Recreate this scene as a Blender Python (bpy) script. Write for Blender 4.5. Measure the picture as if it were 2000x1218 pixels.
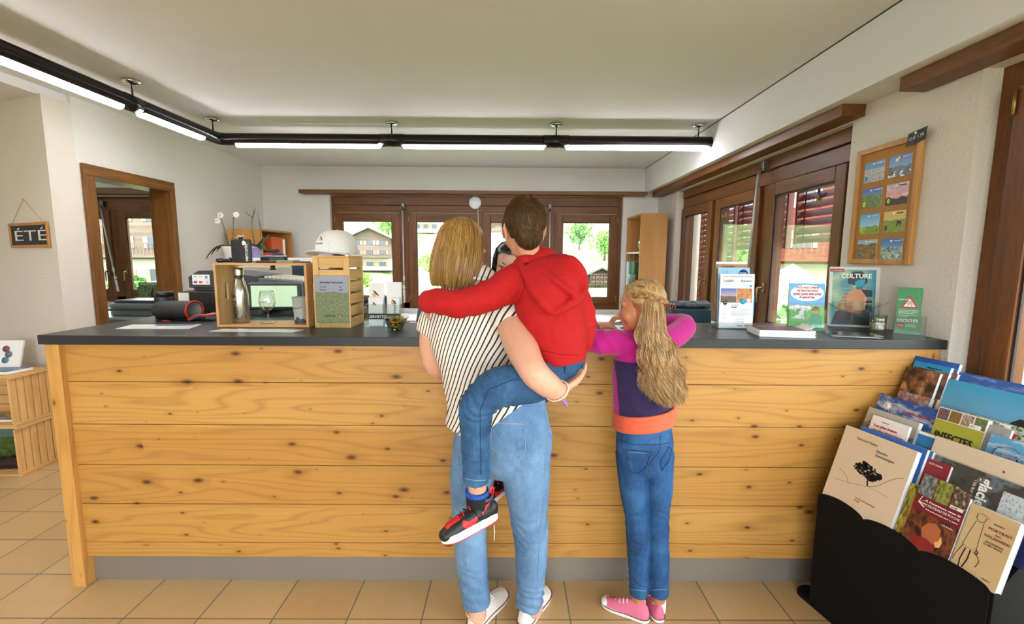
import bpy, bmesh, math, random
import numpy as np
from mathutils import Vector, Matrix, noise
PI=math.pi
for o in list(bpy.data.objects): bpy.data.objects.remove(o)
S=bpy.context.scene; C=S.collection
# ---------------------------------------------------------------- camera, sky, sun, exposure
F,PITCH,YAW,ROLL,H=883.63,.1193,.0045,.0065,1.4203
_cy,_sy=math.cos(YAW),math.sin(YAW)
CW=Vector((_sy*math.cos(PITCH),_cy*math.cos(PITCH),-math.sin(PITCH)))
_r=Vector((_cy,-_sy,0)); _u=_r.cross(CW)
CR=_r*math.cos(ROLL)+_u*math.sin(ROLL); CU=-_r*math.sin(ROLL)+_u*math.cos(ROLL)
CAM=Vector((0,0,H))
cam=bpy.data.cameras.new('camera'); cam.lens=F/2000*36; cam.sensor_width=36; cam.clip_start=.05; cam.clip_end=500
co=bpy.data.objects.new('camera',cam); C.objects.link(co)
co.matrix_world=Matrix((( CR.x,CU.x,-CW.x,0),(CR.y,CU.y,-CW.y,0),(CR.z,CU.z,-CW.z,H),(0,0,0,1)))
S.camera=co
S.view_settings.view_transform='Standard'; S.view_settings.look='None'; S.view_settings.gamma=1
S.view_settings.use_curve_mapping=False; S.view_settings.exposure=0.98
S.cycles.max_bounces=10; S.cycles.diffuse_bounces=5; S.cycles.transparent_max_bounces=16; S.cycles.sample_clamp_indirect=6
S.cycles.caustics_reflective=False; S.cycles.caustics_refractive=False
wd=bpy.data.worlds.new('sky'); S.world=wd; wd.use_nodes=True
_n=wd.node_tree.nodes; _bg=_n['Background']; _bg.inputs[0].default_value=(.87,.93,1,1); _bg.inputs[1].default_value=5.6
def light(name,typ,loc,energy,color=(1,1,1),size=None,sizey=None,rot=None,portal=False):
    l=bpy.data.lights.new(name,typ); l.energy=energy; l.color=color
    if typ=='AREA':
        l.shape='RECTANGLE'; l.size=size; l.size_y=sizey or size; l.cycles.is_portal=portal
    if typ=='SUN': l.angle=size or .02
    o=bpy.data.objects.new(name,l); C.objects.link(o); o.location=loc; o.rotation_euler=rot or (0,0,0); return o
light('sun','SUN',(-6,-8,12),6.0,(1,.97,.92),size=.03,rot=(math.radians(38),0,math.radians(-40)))
# sky portals in the openings daylight comes through
light('portal_rear','AREA',(0,-2.95,1.45),1,size=4.6,sizey=2.1,rot=(PI/2,0,PI),portal=True)
light('portal_back','AREA',(-.4,5.66,1.45),1,size=3.5,sizey=1.2,rot=(-PI/2,0,0),portal=True)
light('portal_side','AREA',(1.95,3.7,1.4),1,size=1.3,sizey=2.6,rot=(0,PI/2,0),portal=True)
light('portal_door','AREA',(1.95,-.3,1.1),1,size=2.1,sizey=4.1,rot=(0,PI/2,0),portal=True)
# ---------------------------------------------------------------- helpers
def ray(px,py): return CW+CR*((px-1000)/F)-CU*((py-609)/F)
def at(px,py,X=None,Y=None,Z=None):
    d=ray(px,py); t=(X/d.x) if X is not None else (Y/d.y) if Y is not None else (Z-H)/d.z
    return CAM+d*t
def atp(px,py,p0,n):
    d=ray(px,py); return CAM+d*((Vector(p0)-CAM).dot(n)/d.dot(n))
class MB:
    def __init__(s): s.v=[]; s.f=[]; s.sm=[]
    def add(s,vs,fs,smooth=False):
        b=len(s.v); s.v+= [tuple(v) for v in vs]; s.f+=[tuple(b+i for i in f) for f in fs]; s.sm+=[smooth]*len(fs); return s
    def box(s,a,b):
        x0,x1=sorted((a[0],b[0]));y0,y1=sorted((a[1],b[1]));z0,z1=sorted((a[2],b[2]))
        return s.add([(x0,y0,z0),(x1,y0,z0),(x1,y1,z0),(x0,y1,z0),(x0,y0,z1),(x1,y0,z1),(x1,y1,z1),(x0,y1,z1)],
          [(0,3,2,1),(4,5,6,7),(0,1,5,4),(1,2,6,5),(2,3,7,6),(3,0,4,7)])
    def obox(s,o,a,b,c):   # oriented box from corner o with edge vectors
        o,a,b,c=map(Vector,(o,a,b,c))
        P=[o,o+a,o+a+b,o+b,o+c,o+a+c,o+a+b+c,o+b+c]
        if a.cross(b).dot(c)<0: return s.add(P,[(0,1,2,3),(4,7,6,5),(0,4,5,1),(1,5,6,2),(2,6,7,3),(3,7,4,0)])
        return s.add(P,[(0,3,2,1),(4,5,6,7),(0,1,5,4),(1,2,6,5),(2,3,7,6),(3,0,4,7)])
    def tube(s,path,r,n=10,caps=True,ry=None,side=None,closed=False,smooth=True):
        P=[Vector(p) for p in path]; m=len(P); R=r if hasattr(r,'__len__') else [r]*m
        Q=ry if (ry is not None and hasattr(ry,'__len__')) else ([ry]*m if ry else R)
        vs=[];prev=None
        for i,p in enumerate(P):
            if closed: t=P[(i+1)%m]-P[i-1]
            else: t=P[min(i+1,m-1)]-P[max(i-1,0)]
            if t.length<1e-9: t=Vector((0,0,1))
            t.normalize()
            a=Vector(side) if side is not None else (prev if prev is not None else (Vector((1,0,0)) if abs(t.x)<.8 else Vector((0,1,0))))
            a=a-t*a.dot(t)
            if a.length<1e-6: a=t.orthogonal()
            a.normalize(); b=t.cross(a); prev=a
            for k in range(n):
                th=2*PI*k/n; vs.append(p+a*(R[i]*math.cos(th))+b*(Q[i]*math.sin(th)))
        fs=[]
        for i in range(m if closed else m-1):
            j=(i+1)%m
            for k in range(n): fs.append((i*n+k,i*n+(k+1)%n,j*n+(k+1)%n,j*n+k))
        if caps and not closed: fs+= [tuple(range(n-1,-1,-1)),tuple((m-1)*n+k for k in range(n))]
        return s.add(vs,fs,smooth)
    def lathe(s,prof,c=(0,0,0),n=24,smooth=True,axis='z'):
        vs=[];m=len(prof)
        for r,z in prof:
            for k in range(n):
                th=2*PI*k/n; q=(r*math.cos(th),r*math.sin(th),z)
                if axis=='y': q=(q[0],q[2],q[1])
                if axis=='x': q=(q[2],q[0],q[1])
                vs.append((c[0]+q[0],c[1]+q[1],c[2]+q[2]))
        fs=[]
        for i in range(m-1):
            for k in range(n): fs.append((i*n+k,i*n+(k+1)%n,(i+1)*n+(k+1)%n,(i+1)*n+k))
        if prof[0][0]>1e-6: fs.append(tuple(range(n-1,-1,-1)))
        if prof[-1][0]>1e-6: fs.append(tuple((m-1)*n+k for k in range(n)))
        return s.add(vs,fs,smooth)
    def prism(s,poly,o,a,b,c,smooth=False):  # 2-D polygon in plane o + a*x + b*y, extruded by c
        o,a,b,c=map(Vector,(o,a,b,c)); n=len(poly)
        P=[o+a*x+b*y for x,y in poly]; vs=P+[p+c for p in P]
        fs=[tuple(range(n-1,-1,-1)),tuple(range(n,2*n))]+[(i,(i+1)%n,n+(i+1)%n,n+i) for i in range(n)]
        return s.add(vs,fs,smooth)
    def ell(s,c,r,n=16,m=10,R=None):
        vs=[];fs=[]
        for i in range(m+1):
            ph=PI*i/m
            for k in range(n):
                th=2*PI*k/n; q=Vector((r[0]*math.sin(ph)*math.cos(th),r[1]*math.sin(ph)*math.sin(th),r[2]*math.cos(ph)))
                if R is not None: q=R@q
                vs.append(Vector(c)+q)
        for i in range(m):
            for k in range(n): fs.append((i*n+k,(i+1)*n+k,(i+1)*n+(k+1)%n,i*n+(k+1)%n))
        return s.add(vs,fs,True)
    def grid(s,fn,nu,nv,smooth=True,wrapu=False):
        vs=[fn(i/(nu if wrapu else nu-1),j/(nv-1)) for j in range(nv) for i in range(nu)]
        fs=[]
        for j in range(nv-1):
            for i in range(nu if wrapu else nu-1):
                k=(i+1)%nu; fs.append((j*nu+i,j*nu+k,(j+1)*nu+k,(j+1)*nu+i))
        return s.add(vs,fs,smooth)
    def mesh(s,name):
        me=bpy.data.meshes.new(name); me.from_pydata(s.v,[],s.f); 
        me.polygons.foreach_set('use_smooth',s.sm); me.update(); return me
    def build(s,name,mat,parent=None,loc=None,rot=None,bevel=0,seg=2,recalc=True,loose=False):
        me=s.mesh(name)
        if recalc:
            bm=bmesh.new(); bm.from_mesh(me); bmesh.ops.recalc_face_normals(bm,faces=bm.faces); bm.to_mesh(me); bm.free()
        return link(name,me,mat,parent,loc,rot,bevel,seg)
def link(name,me,mat,parent=None,loc=None,rot=None,bevel=0,seg=2):
    o=bpy.data.objects.new(name,me); C.objects.link(o)
    if mat is not None: me.materials.append(mat)
    if parent is not None: o.parent=parent
    if loc is not None: o.location=loc
    if rot is not None: o.rotation_euler=rot
    if bevel:
        m=o.modifiers.new('bevel','BEVEL'); m.width=bevel; m.segments=seg; m.limit_method='ANGLE'; m.harden_normals=False
    return o
def tag(o,label,cat,group=None,kind=None):
    if label: o['label']=label
    if cat: o['category']=cat
    if group: o['group']=group
    if kind: o['kind']=kind
    return o
def thing(name,label,cat,loc=(0,0,0),rot=(0,0,0),group=None,kind=None):
    o=bpy.data.objects.new(name,None); C.objects.link(o); o.location=loc
    o.rotation_euler=rot if hasattr(rot,'__len__') else (0,0,rot)
    o.empty_display_size=.05
    return tag(o,label,cat,group,kind)
def struct(o,label=None):
    o['kind']='structure'
    if label: o['label']=label
    return o
def quad(name,mat,parent,o,a,b,eps=0):
    """flat picture with its own 0..1 UV map"""
    o,a,b=map(Vector,(o,a,b)); n=a.cross(b).normalized()*eps
    me=bpy.data.meshes.new(name); me.from_pydata([o+n,o+a+n,o+a+b+n,o+b+n],[],[(0,1,2,3)])
    uv=me.uv_layers.new(name='uv'); 
    for i,c in enumerate(((0,0),(1,0),(1,1),(0,1))): uv.data[i].uv=c
    return link(name,me,mat,parent)
_tc={}
def text(s,parent,mat,o,a,size,b=(0,0,1),name='lettering',depth=.0004,align='LEFT',width=None,shear=0,bold=0,eps=.0006,spacing=1):
    """raised lettering: baseline start o, reading direction a, up direction b"""
    key=(s,shear,bold,align,depth/size,spacing)
    cu=bpy.data.curves.new(name,'FONT'); cu.body=s; cu.size=1; cu.extrude=depth/size; cu.align_x=align; cu.shear=shear; cu.offset=bold; cu.resolution_u=2; cu.space_character=spacing
    ob=bpy.data.objects.new('tmp',cu); C.objects.link(ob)
    dg=bpy.context.evaluated_depsgraph_get(); me=bpy.data.meshes.new_from_object(ob.evaluated_get(dg))
    bpy.data.objects.remove(ob); bpy.data.curves.remove(cu)
    a=Vector(a).normalized(); b=Vector(b); b=(b-a*b.dot(a)).normalized(); n=a.cross(b)
    xs=[v.co.x for v in me.vertices]; sx=size
    if width and xs: sx=width/max(1e-6,(max(xs)-min(xs)))
    o=Vector(o)+n*(depth+eps)
    for v in me.vertices: v.co=o+a*(v.co.x*sx)+b*(v.co.y*size)+n*(v.co.z*size)
    me.name=name; me.materials.clear()
    return link(name,me,mat,parent)
def wrap(o,r):
    """bend lettering laid on the plane y=-r round a cylinder of radius r about local z"""
    for v in o.data.vertices:
        rr=-v.co.y; a=v.co.x/r; v.co.x=math.sin(a)*rr; v.co.y=-math.cos(a)*rr
    return o
# ---------------------------------------------------------------- materials
def hexc(h):
    h=h.lstrip('#'); c=[int(h[i:i+2],16)/255 for i in (0,2,4)]
    return tuple((x/12.92 if x<=.04045 else ((x+.055)/1.055)**2.4) for x in c)+(1,)
def col(c): return hexc(c) if isinstance(c,str) else (tuple(c)+(1,) if len(c)==3 else tuple(c))
MC={}
class NT:
    def __init__(s,name,rough=.5,metal=0,spec=.5):
        s.m=bpy.data.materials.new(name); s.m.use_nodes=True; s.t=s.m.node_tree; s.N=s.t.nodes; s.L=s.t.links
        s.b=s.N['Principled BSDF']; s.b.inputs['Roughness'].default_value=rough; s.b.inputs['Metallic'].default_value=metal
        s.b.inputs['Specular IOR Level'].default_value=spec
    def n(s,t,**k):
        x=s.N.new(t)
        for a,v in k.items():
            if a.startswith('i_'): x.inputs[a[2:]].default_value=v
            else: setattr(x,a,v)
        return x
    def l(s,a,b): s.L.new(a,b)
    def val(s,x,inp):
        if hasattr(x,'is_output'): s.l(x,inp)
        else: inp.default_value=x
    def math(s,op,a,b=None,c=None,clamp=False):
        x=s.N.new('ShaderNodeMath'); x.operation=op; x.use_clamp=clamp; s.val(a,x.inputs[0])
        if b is not None: s.val(b,x.inputs[1])
        if c is not None: s.val(c,x.inputs[2])
        return x.outputs[0]
    def mix(s,f,a,b,blend='MIX'):
        x=s.N.new('ShaderNodeMix'); x.data_type='RGBA'; x.blend_type=blend; s.val(f,x.inputs[0])
        s.val(a if hasattr(a,'is_output') else col(a),x.inputs[6]); s.val(b if hasattr(b,'is_output') else col(b),x.inputs[7]); return x.outputs[2]
    def coord(s,kind='Object',scale=(1,1,1),loc=(0,0,0),rot=(0,0,0)):
        c=s.N.new('ShaderNodeTexCoord'); m=s.N.new('ShaderNodeMapping'); s.l(c.outputs[kind],m.inputs[0])
        m.inputs['Scale'].default_value=scale; m.inputs['Location'].default_value=loc; m.inputs['Rotation'].default_value=rot; return m.outputs[0]
    def noise(s,v,scale=5,detail=3,rough=.5,dist=0):
        x=s.N.new('ShaderNodeTexNoise'); s.l(v,x.inputs['Vector']); x.inputs['Scale'].default_value=scale; x.inputs['Detail'].default_value=detail
        x.inputs['Roughness'].default_value=rough; x.inputs['Distortion'].default_value=dist; return x.outputs[0]
    def ramp(s,f,stops,interp='LINEAR'):
        x=s.N.new('ShaderNodeValToRGB'); s.l(f,x.inputs[0]); x.color_ramp.interpolation=interp; e=x.color_ramp.elements
        while len(e)<len(stops): e.new(.5)
        for i,(p,c) in enumerate(stops): e[i].position=p; e[i].color=col(c)
        return x.outputs[0]
    def sep(s,v):
        x=s.N.new('ShaderNodeSeparateXYZ'); s.l(v,x.inputs[0]); return x.outputs
    def comb(s,x,y,z):
        c=s.N.new('ShaderNodeCombineXYZ'); 
        for i,q in enumerate((x,y,z)): s.val(q,c.inputs[i])
        return c.outputs[0]
    def bump2(s,fine,fs,coarse,cs,cd=.006):
        a=s.N.new('ShaderNodeBump'); s.l(coarse,a.inputs['Height']); a.inputs['Strength'].default_value=cs; a.inputs['Distance'].default_value=cd
        x=s.N.new('ShaderNodeBump'); s.l(fine,x.inputs['Height']); x.inputs['Strength'].default_value=fs; x.inputs['Distance'].default_value=.001
        s.l(a.outputs[0],x.inputs['Normal']); s.l(x.outputs[0],s.b.inputs['Normal'])
    def bump(s,h,strength=.3,dist=.01):
        x=s.N.new('ShaderNodeBump'); s.l(h,x.inputs['Height']); x.inputs['Strength'].default_value=strength; x.inputs['Distance'].default_value=dist
        s.l(x.outputs[0],s.b.inputs['Normal'])
    def base(s,c): s.val(c if hasattr(c,'is_output') else col(c),s.b.inputs['Base Color']); return s.m
def plain(name,c,rough=.5,metal=0,var=.06,scale=30,bump=0,bscale=200,spec=.5,coat=0):
    if name in MC: return MC[name]
    t=NT(name,rough,metal,spec); v=t.coord(); f=t.noise(v,scale,3)
    c=col(c); d=tuple(x*(1-var) for x in c[:3]); e=tuple(min(1,x*(1+var)) for x in c[:3])
    t.base(t.mix(f,d,e))
    if coat: t.b.inputs['Coat Weight'].default_value=coat
    if bump: t.bump(t.noise(v,bscale,4),bump,.004)
    MC[name]=t.m; return t.m
def wood(name,c1,c2,axis='z',scale=1,rough=.4,knots=False,bump=.15):
    if name in MC: return MC[name]
    t=NT(name,rough+.06,0,.35); s=[14*scale]*3; s['xyz'.index(axis)]=.9*scale
    v=t.coord(scale=tuple(s)); w=t.noise(v,1.6,5,.6,.5); v2=t.coord(scale=tuple(x*5 for x in s)); g=t.noise(v2,2,3)
    f=t.math('MULTIPLY_ADD',g,.35,t.math('MULTIPLY',w,.75))
    c=t.ramp(f,[(.3,c1),(.72,c2)])
    t.base(c); t.bump(g,bump,.002); MC[name]=t.m; return t.m
def pine(name,light_c,mid_c,dark_c,axis='x',plank=None,vert='z',rough=.42,rings=1.0):
    """knotty pine: grain along axis; cathedral rings and knots"""
    if name in MC: return MC[name]
    t=NT(name,rough); xyz=t.sep(t.coord()); A=xyz['xyz'.index(axis)]; V=xyz['xyz'.index(vert)]
    if plank: row=t.math('FLOOR',t.math('DIVIDE',V,plank)); A2=t.math('MULTIPLY_ADD',row,3.7,A)
    else: A2=A; row=None
    O=xyz[[i for i in range(3) if 'xyz'[i] not in (axis,vert)][0]]
    p=t.comb(t.math('MULTIPLY',A2,.55),t.math('MULTIPLY',V,5.5),t.math('MULTIPLY',O,5.5))
    d=t.noise(p,1.0,2,.5,.0)
    q=t.math('MULTIPLY_ADD',d,2.2*rings,t.math('MULTIPLY',V,4.0))
    rr=t.math('SINE',t.math('MULTIPLY',q,38))
    fine=t.noise(t.comb(t.math('MULTIPLY',A2,2),t.math('MULTIPLY',V,170),O),1,2)
    ring=t.math('MULTIPLY_ADD',t.math('POWER',t.math('MULTIPLY_ADD',rr,.5,.5),5),.34,t.math('MULTIPLY',fine,.45))
    kv=t.comb(t.math('MULTIPLY',A2,4.6),t.math('MULTIPLY',V,9.5),t.math('MULTIPLY',O,1.0))
    vo=t.n('ShaderNodeTexVoronoi',voronoi_dimensions='2D'); t.l(kv,vo.inputs['Vector']); vo.inputs['Scale'].default_value=1.0; vo.inputs['Randomness'].default_value=1
    rnd=t.sep(vo.outputs['Color'])[0]
    ks=t.math('MULTIPLY_ADD',t.math('POWER',rnd,2.2),.13,.016)
    kd=t.math('DIVIDE',vo.outputs['Distance'],ks)
    kmask=t.math('SUBTRACT',1.0,t.math('SMOOTH_MIN',kd,1.0,.25),clamp=True)
    halo=t.math('MULTIPLY',t.math('SUBTRACT',1.0,t.math('DIVIDE',kd,3.2),clamp=True),.45)
    big=t.noise(t.comb(t.math('MULTIPLY',A2,.8),t.math('MULTIPLY',V,3),O),1.3,2)
    c=t.mix(t.math('MULTIPLY',big,.8,clamp=True),light_c,mid_c)
    if row is not None:
        wn=t.n('ShaderNodeTexWhiteNoise'); wn.noise_dimensions='1D'; t.l(row,wn.inputs['W']); c=t.mix(t.math('MULTIPLY',wn.outputs['Value'],.45),c,mid_c)
    c=t.mix(t.math('MULTIPLY_ADD',ring,.95,-.06,clamp=True),c,t.mix(.5,mid_c,dark_c))
    c=t.mix(halo,c,t.mix(.45,mid_c,dark_c)); c=t.mix(t.math('MULTIPLY',kmask,1.3,clamp=True),c,dark_c)
    t.base(c); t.bump(fine,.08,.001); MC[name]=t.m; return t.m
def glass(name='clear_glass',tint=(1,1,1),gloss=.9,rough=.02,refl=1.0):
    if name in MC: return MC[name]
    m=bpy.data.materials.new(name); m.use_nodes=True; N=m.node_tree.nodes; L=m.node_tree.links; N.remove(N['Principled BSDF'])
    tr=N.new('ShaderNodeBsdfTransparent'); tr.inputs[0].default_value=col(tint); gl=N.new('ShaderNodeBsdfGlossy'); gl.inputs['Roughness'].default_value=rough
    fr=N.new('ShaderNodeLayerWeight'); fr.inputs[0].default_value=.5; pw=N.new('ShaderNodeMath'); pw.operation='POWER'; pw.inputs[1].default_value=4; L.new(fr.outputs['Facing'],pw.inputs[0]); mu=N.new('ShaderNodeMath'); mu.operation='MULTIPLY_ADD'; mu.use_clamp=True; mu.inputs[1].default_value=.85*refl; mu.inputs[2].default_value=.05*refl
    L.new(pw.outputs[0],mu.inputs[0]); mx=N.new('ShaderNodeMixShader'); L.new(mu.outputs[0],mx.inputs[0]); L.new(tr.outputs[0],mx.inputs[1]); L.new(gl.outputs[0],mx.inputs[2])
    L.new(mx.outputs[0],N['Material Output'].inputs[0]); MC[name]=m; return m
def emit(name,c,strength):
    if name in MC: return MC[name]
    m=bpy.data.materials.new(name); m.use_nodes=True; b=m.node_tree.nodes['Principled BSDF']; b.inputs['Base Color'].default_value=col(c)
    b.inputs['Emission Color'].default_value=col(c); b.inputs['Emission Strength'].default_value=strength; MC[name]=m; return m
_pc=[0]
def landscape(sky1='#2f7fc4',sky2='#bcd8ea',land1='#3d4a2c',land2='#8a8c5a',ridge=.5,amp=.25,ns=3,grain=14,cloud=0.0,seed=None,snow=None,rough=.35,base=None):
    """printed photograph of a mountain view, in the picture's own UV space"""
    _pc[0]+=1; sd=seed if seed is not None else _pc[0]*3.7
    t=NT('printed_view_%d'%_pc[0],rough); uv=t.coord('UV'); s=t.sep(uv)
    r=t.noise(t.comb(t.math('MULTIPLY',s[0],ns),sd,0),1,4,.55)
    h=t.math('MULTIPLY_ADD',t.math('SUBTRACT',r,.5),amp*2,ridge)
    mask=t.math('GREATER_THAN',s[1],h)
    sky=t.mix(s[1],sky2,sky1)
    if cloud:
        cn=t.noise(t.comb(t.math('MULTIPLY',s[0],2.2),t.math('MULTIPLY',s[1],5),sd),1.6,5,.6)
        sky=t.mix(t.math('MULTIPLY',t.math('SUBTRACT',cn,.5,clamp=True),cloud*6,clamp=True),sky,'#f2f2f0')
    g=t.noise(t.comb(s[0],s[1],sd),grain,5,.7); land=t.ramp(g,[(.36,land1),(.62,land2)])
    if snow: land=t.mix(t.math('GREATER_THAN',t.noise(t.comb(s[0],s[1],sd+2),grain*.5,5,.7),.56),land,snow)
    if base: land=t.mix(t.math('LESS_THAN',s[1],t.math('MULTIPLY_ADD',r,amp,base[0]-amp*.5)),land,base[1])
    t.base(t.mix(mask,land,sky)); return t.m
def blotch(cols,scale=6,seed=0,rough=.35,sharp=False,detail=3,name=None):
    """printed picture made of soft patches of a few colours"""
    _pc[0]+=1; t=NT(name or 'printed_picture_%d'%_pc[0],rough); uv=t.coord('UV',loc=(seed,seed*1.3,0)); f=t.noise(uv,scale,detail,.6)
    k=len(cols); t.base(t.ramp(f,[(.28+.44*i/(k-1),c) for i,c in enumerate(cols)],'CONSTANT' if sharp else 'LINEAR')); return t.m
# ---------------------------------------------------------------- the room
XL,XR,YB,ZC,XB,ZB=-2.966,1.774,5.55,2.484,1.604,2.194
plaster=plain('white_plaster','#d9d6d1',.85,var=.02,scale=3,bump=.55,bscale=95)
plaster2=plain('plaster_warm_lit','#d6cfc4',.9,var=.02,scale=3,bump=.8,bscale=75)  # same white plaster; beige cast of the light put into its colour
ceilm=plain('ceiling_paint','#dbdbdb',.9,var=.02,scale=2,bump=.15,bscale=60)
dwood=wood('dark_stained_wood','#3d200c','#7a4a1f','x',1.2,.38)
dwoodz=wood('dark_stained_wood_upright','#3d200c','#7c4b20','z',1.2,.38)
dwoody=wood('dark_stained_wood_deep','#40220d','#7d4b20','y',1.2,.38)
mwoodz=wood('brown_door_wood','#4c2c10','#855624','z',1.0,.38)
mwoody=wood('brown_door_wood_level','#4c2c10','#855624','y',1.0,.38)
bwoodx=wood('brown_rail_wood','#4f2e14','#7d5027','x',1.0,.38)
bwoody=wood('brown_rail_wood_deep','#4f2e14','#7d5027','y',1.0,.38)
steel=plain('brushed_steel','#b9b7b3',.35,1,.03); chrome=plain('chrome','#d8d8d8',.12,1,.01)
rodm=plain('grey_enamel_rod','#b4b6b6',.35,.3); brass=plain('worn_brass','#a8894e',.4,.9)
pane=glass('window_glass',(.97,.98,.98),refl=.8)
def floor_mat():
    t=NT('stone_floor_tiles',.42); xyz=t.sep(t.coord())
    u=t.math('DIVIDE',t.math('ADD',xyz[0],.048),.2935); v=t.math('DIVIDE',t.math('SUBTRACT',xyz[1],1.632),.2485)
    fu=t.math('FRACT',u); fv=t.math('FRACT',v)
    du=t.math('MULTIPLY',t.math('MINIMUM',fu,t.math('SUBTRACT',1,fu)),.2935); dv=t.math('MULTIPLY',t.math('MINIMUM',fv,t.math('SUBTRACT',1,fv)),.2485)
    j=t.math('LESS_THAN',t.math('MINIMUM',du,dv),.0028)
    wn=t.n('ShaderNodeTexWhiteNoise'); wn.noise_dimensions='2D'; t.l(t.comb(t.math('FLOOR',u),t.math('FLOOR',v),0),wn.inputs['Vector'])
    c=t.ramp(wn.outputs['Value'],[(0,'#b49160'),(.35,'#bd9b69'),(.7,'#c6a472'),(1,'#bb9059')])
    n1=t.noise(t.coord(scale=(1,1,1)),7,5,.65,.6); c=t.mix(t.math('MULTIPLY',n1,.55),c,'#cfb78d'); 
    n2=t.noise(t.coord(),60,4,.6); c=t.mix(t.math('MULTIPLY',n2,.35),c,'#9a7c50')
    t.base(t.mix(j,c,'#6f6a60')); t.bump(t.math('SUBTRACT',t.math('MULTIPLY_ADD',n1,.6,t.math('MULTIPLY',n2,.4)),t.math('MULTIPLY',j,1.5)),.25,.004)
    rr=t.math('MULTIPLY_ADD',j,.4,t.math('MULTIPLY_ADD',n1,.25,.25)); t.l(rr,t.b.inputs['Roughness']); return t.m
struct(MB().box((-7,-3.3,-.1),(2.2,5.9,0)).build('floor',floor_mat()))
struct(MB().box((-7,-3.3,ZC),(2.2,5.9,ZC+.12)).build('ceiling',ceilm))
struct(MB().box((-4.7,-3.3,2.425),(-2.99,3.6,ZC)).build('ceiling_left',ceilm))
struct(MB().box((XB,-3,ZB),(2.1,YB,ZC)).build('ceiling_beam_right',ceilm))
struct(MB().box((XB-.0025,-3,ZC-.006),(XB+.01,YB,ZC+.001)).build('trim_4',plain('dark_seam','#3a3836',.9)))
# back wall with two window openings
BW=(-2.17,1.355,.79,2.155)      # x0,x1,z0,z1
b=MB(); y0,y1=YB,YB+.28
b.box((XL,y0,0),(BW[0],y1,ZC)); b.box((BW[1],y0,0),(2.1,y1,ZC)); b.box((BW[0],y0,0),(BW[1],y1,BW[2])); b.box((BW[0],y0,BW[3]),(BW[1],y1,ZC))
LW=(-5.75,-4.05,.85,2.12)
b.box((-7,y0,0),(LW[0],y1,ZC)); b.box((LW[1],y0,0),(XL,y1,ZC)); b.box((LW[0],y0,0),(LW[1],y1,LW[2])); b.box((LW[0],y0,LW[3]),(LW[1],y1,ZC))
struct(b.build('wall_back',plaster))
# left wall with the door opening
DY0,DY1,DZ=3.3,4.02,1.972; TW=.15
b=MB(); b.box((XL-TW,3.2,0),(XL,DY0,ZC)); b.box((XL-TW,DY1,0),(XL,YB,ZC)); b.box((XL-TW,DY0,DZ),(XL,DY1,ZC))
struct(b.build('wall_left',plaster))
b=MB(); b.prism([(XL,3.0),(-4.65,3.66),(-4.65,3.9),(XL-TW,3.24),(XL,3.2)],(0,0,0),(1,0,0),(0,1,0),(0,0,2.43))
struct(b.build('wall_angled',plaster2))
struct(MB().box((-4.8,-3.3,0),(-4.65,3.9,ZC)).build('wall_far_left',plaster2))
b=MB(); b.box((-7,3.95,0),(-6.85,YB,ZC)); b.box((-7,3.8,0),(-4.65,3.95,ZC)); struct(b.build('wall_office',plaster))
# right wall
WY0,WY1,WZ0,WZ1=2.44,4.94,.86,2.13
b=MB(); x1=2.1
b.box((XR,WY1,0),(x1,YB,ZB)); b.box((XR,1.79,0),(x1,WY0,ZB)); b.box((XR,WY0,0),(x1,WY1,WZ0)); b.box((XR,WY0,WZ1),(x1,WY1,ZB)); b.box((XR,-3,0),(x1,-2.4,ZB)); b.box((XR,-2.4,2.14),(x1,1.79,ZB))
struct(b.build('wall_right',plaster2))
# rear wall behind the camera, with an unseen wide opening added to let in daylight
b=MB(); b.box((-4.7,-3.15,0),(-2.4,-3,ZC)); b.box((2.3,-3.15,0),(2.6,-3,ZC)); b.box((-2.4,-3.15,0),(2.3,-3,.75)); b.box((-2.4,-3.15,2.2),(2.3,-3,ZC)); b.box((1.9,-3.15,0),(2.3,-3,ZC))
struct(b.build('wall_rear',plaster))
# door casing in the left wall
d=thing('door_1','brown wooden door casing in the white left wall, open to a side office','door',(XL,0,0)); struct(d)
for n,a,bb,m in (('jamb',(-TW-.01,DY0-.02,0),(.022,DY0+.004,DZ),mwoodz),('jamb',(-TW-.01,DY1-.004,0),(.022,DY1+.02,DZ),mwoodz),('head',(-TW-.01,DY0-.02,DZ-.004),(.022,DY1+.02,DZ+.02),mwoody)):
    MB().box(a,bb).build(n,m,d)
MB().box((0,3.22,0),(.024,DY0-.0,DZ+.0)).build('casing',mwoodz,d,bevel=.003)
MB().box((0,DY1,0),(.024,4.075,DZ+.0)).build('casing',mwoodz,d,bevel=.003)
MB().box((0,3.22,DZ),(.024,4.075,2.05)).build('casing',mwoody,d,bevel=.003)
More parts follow.
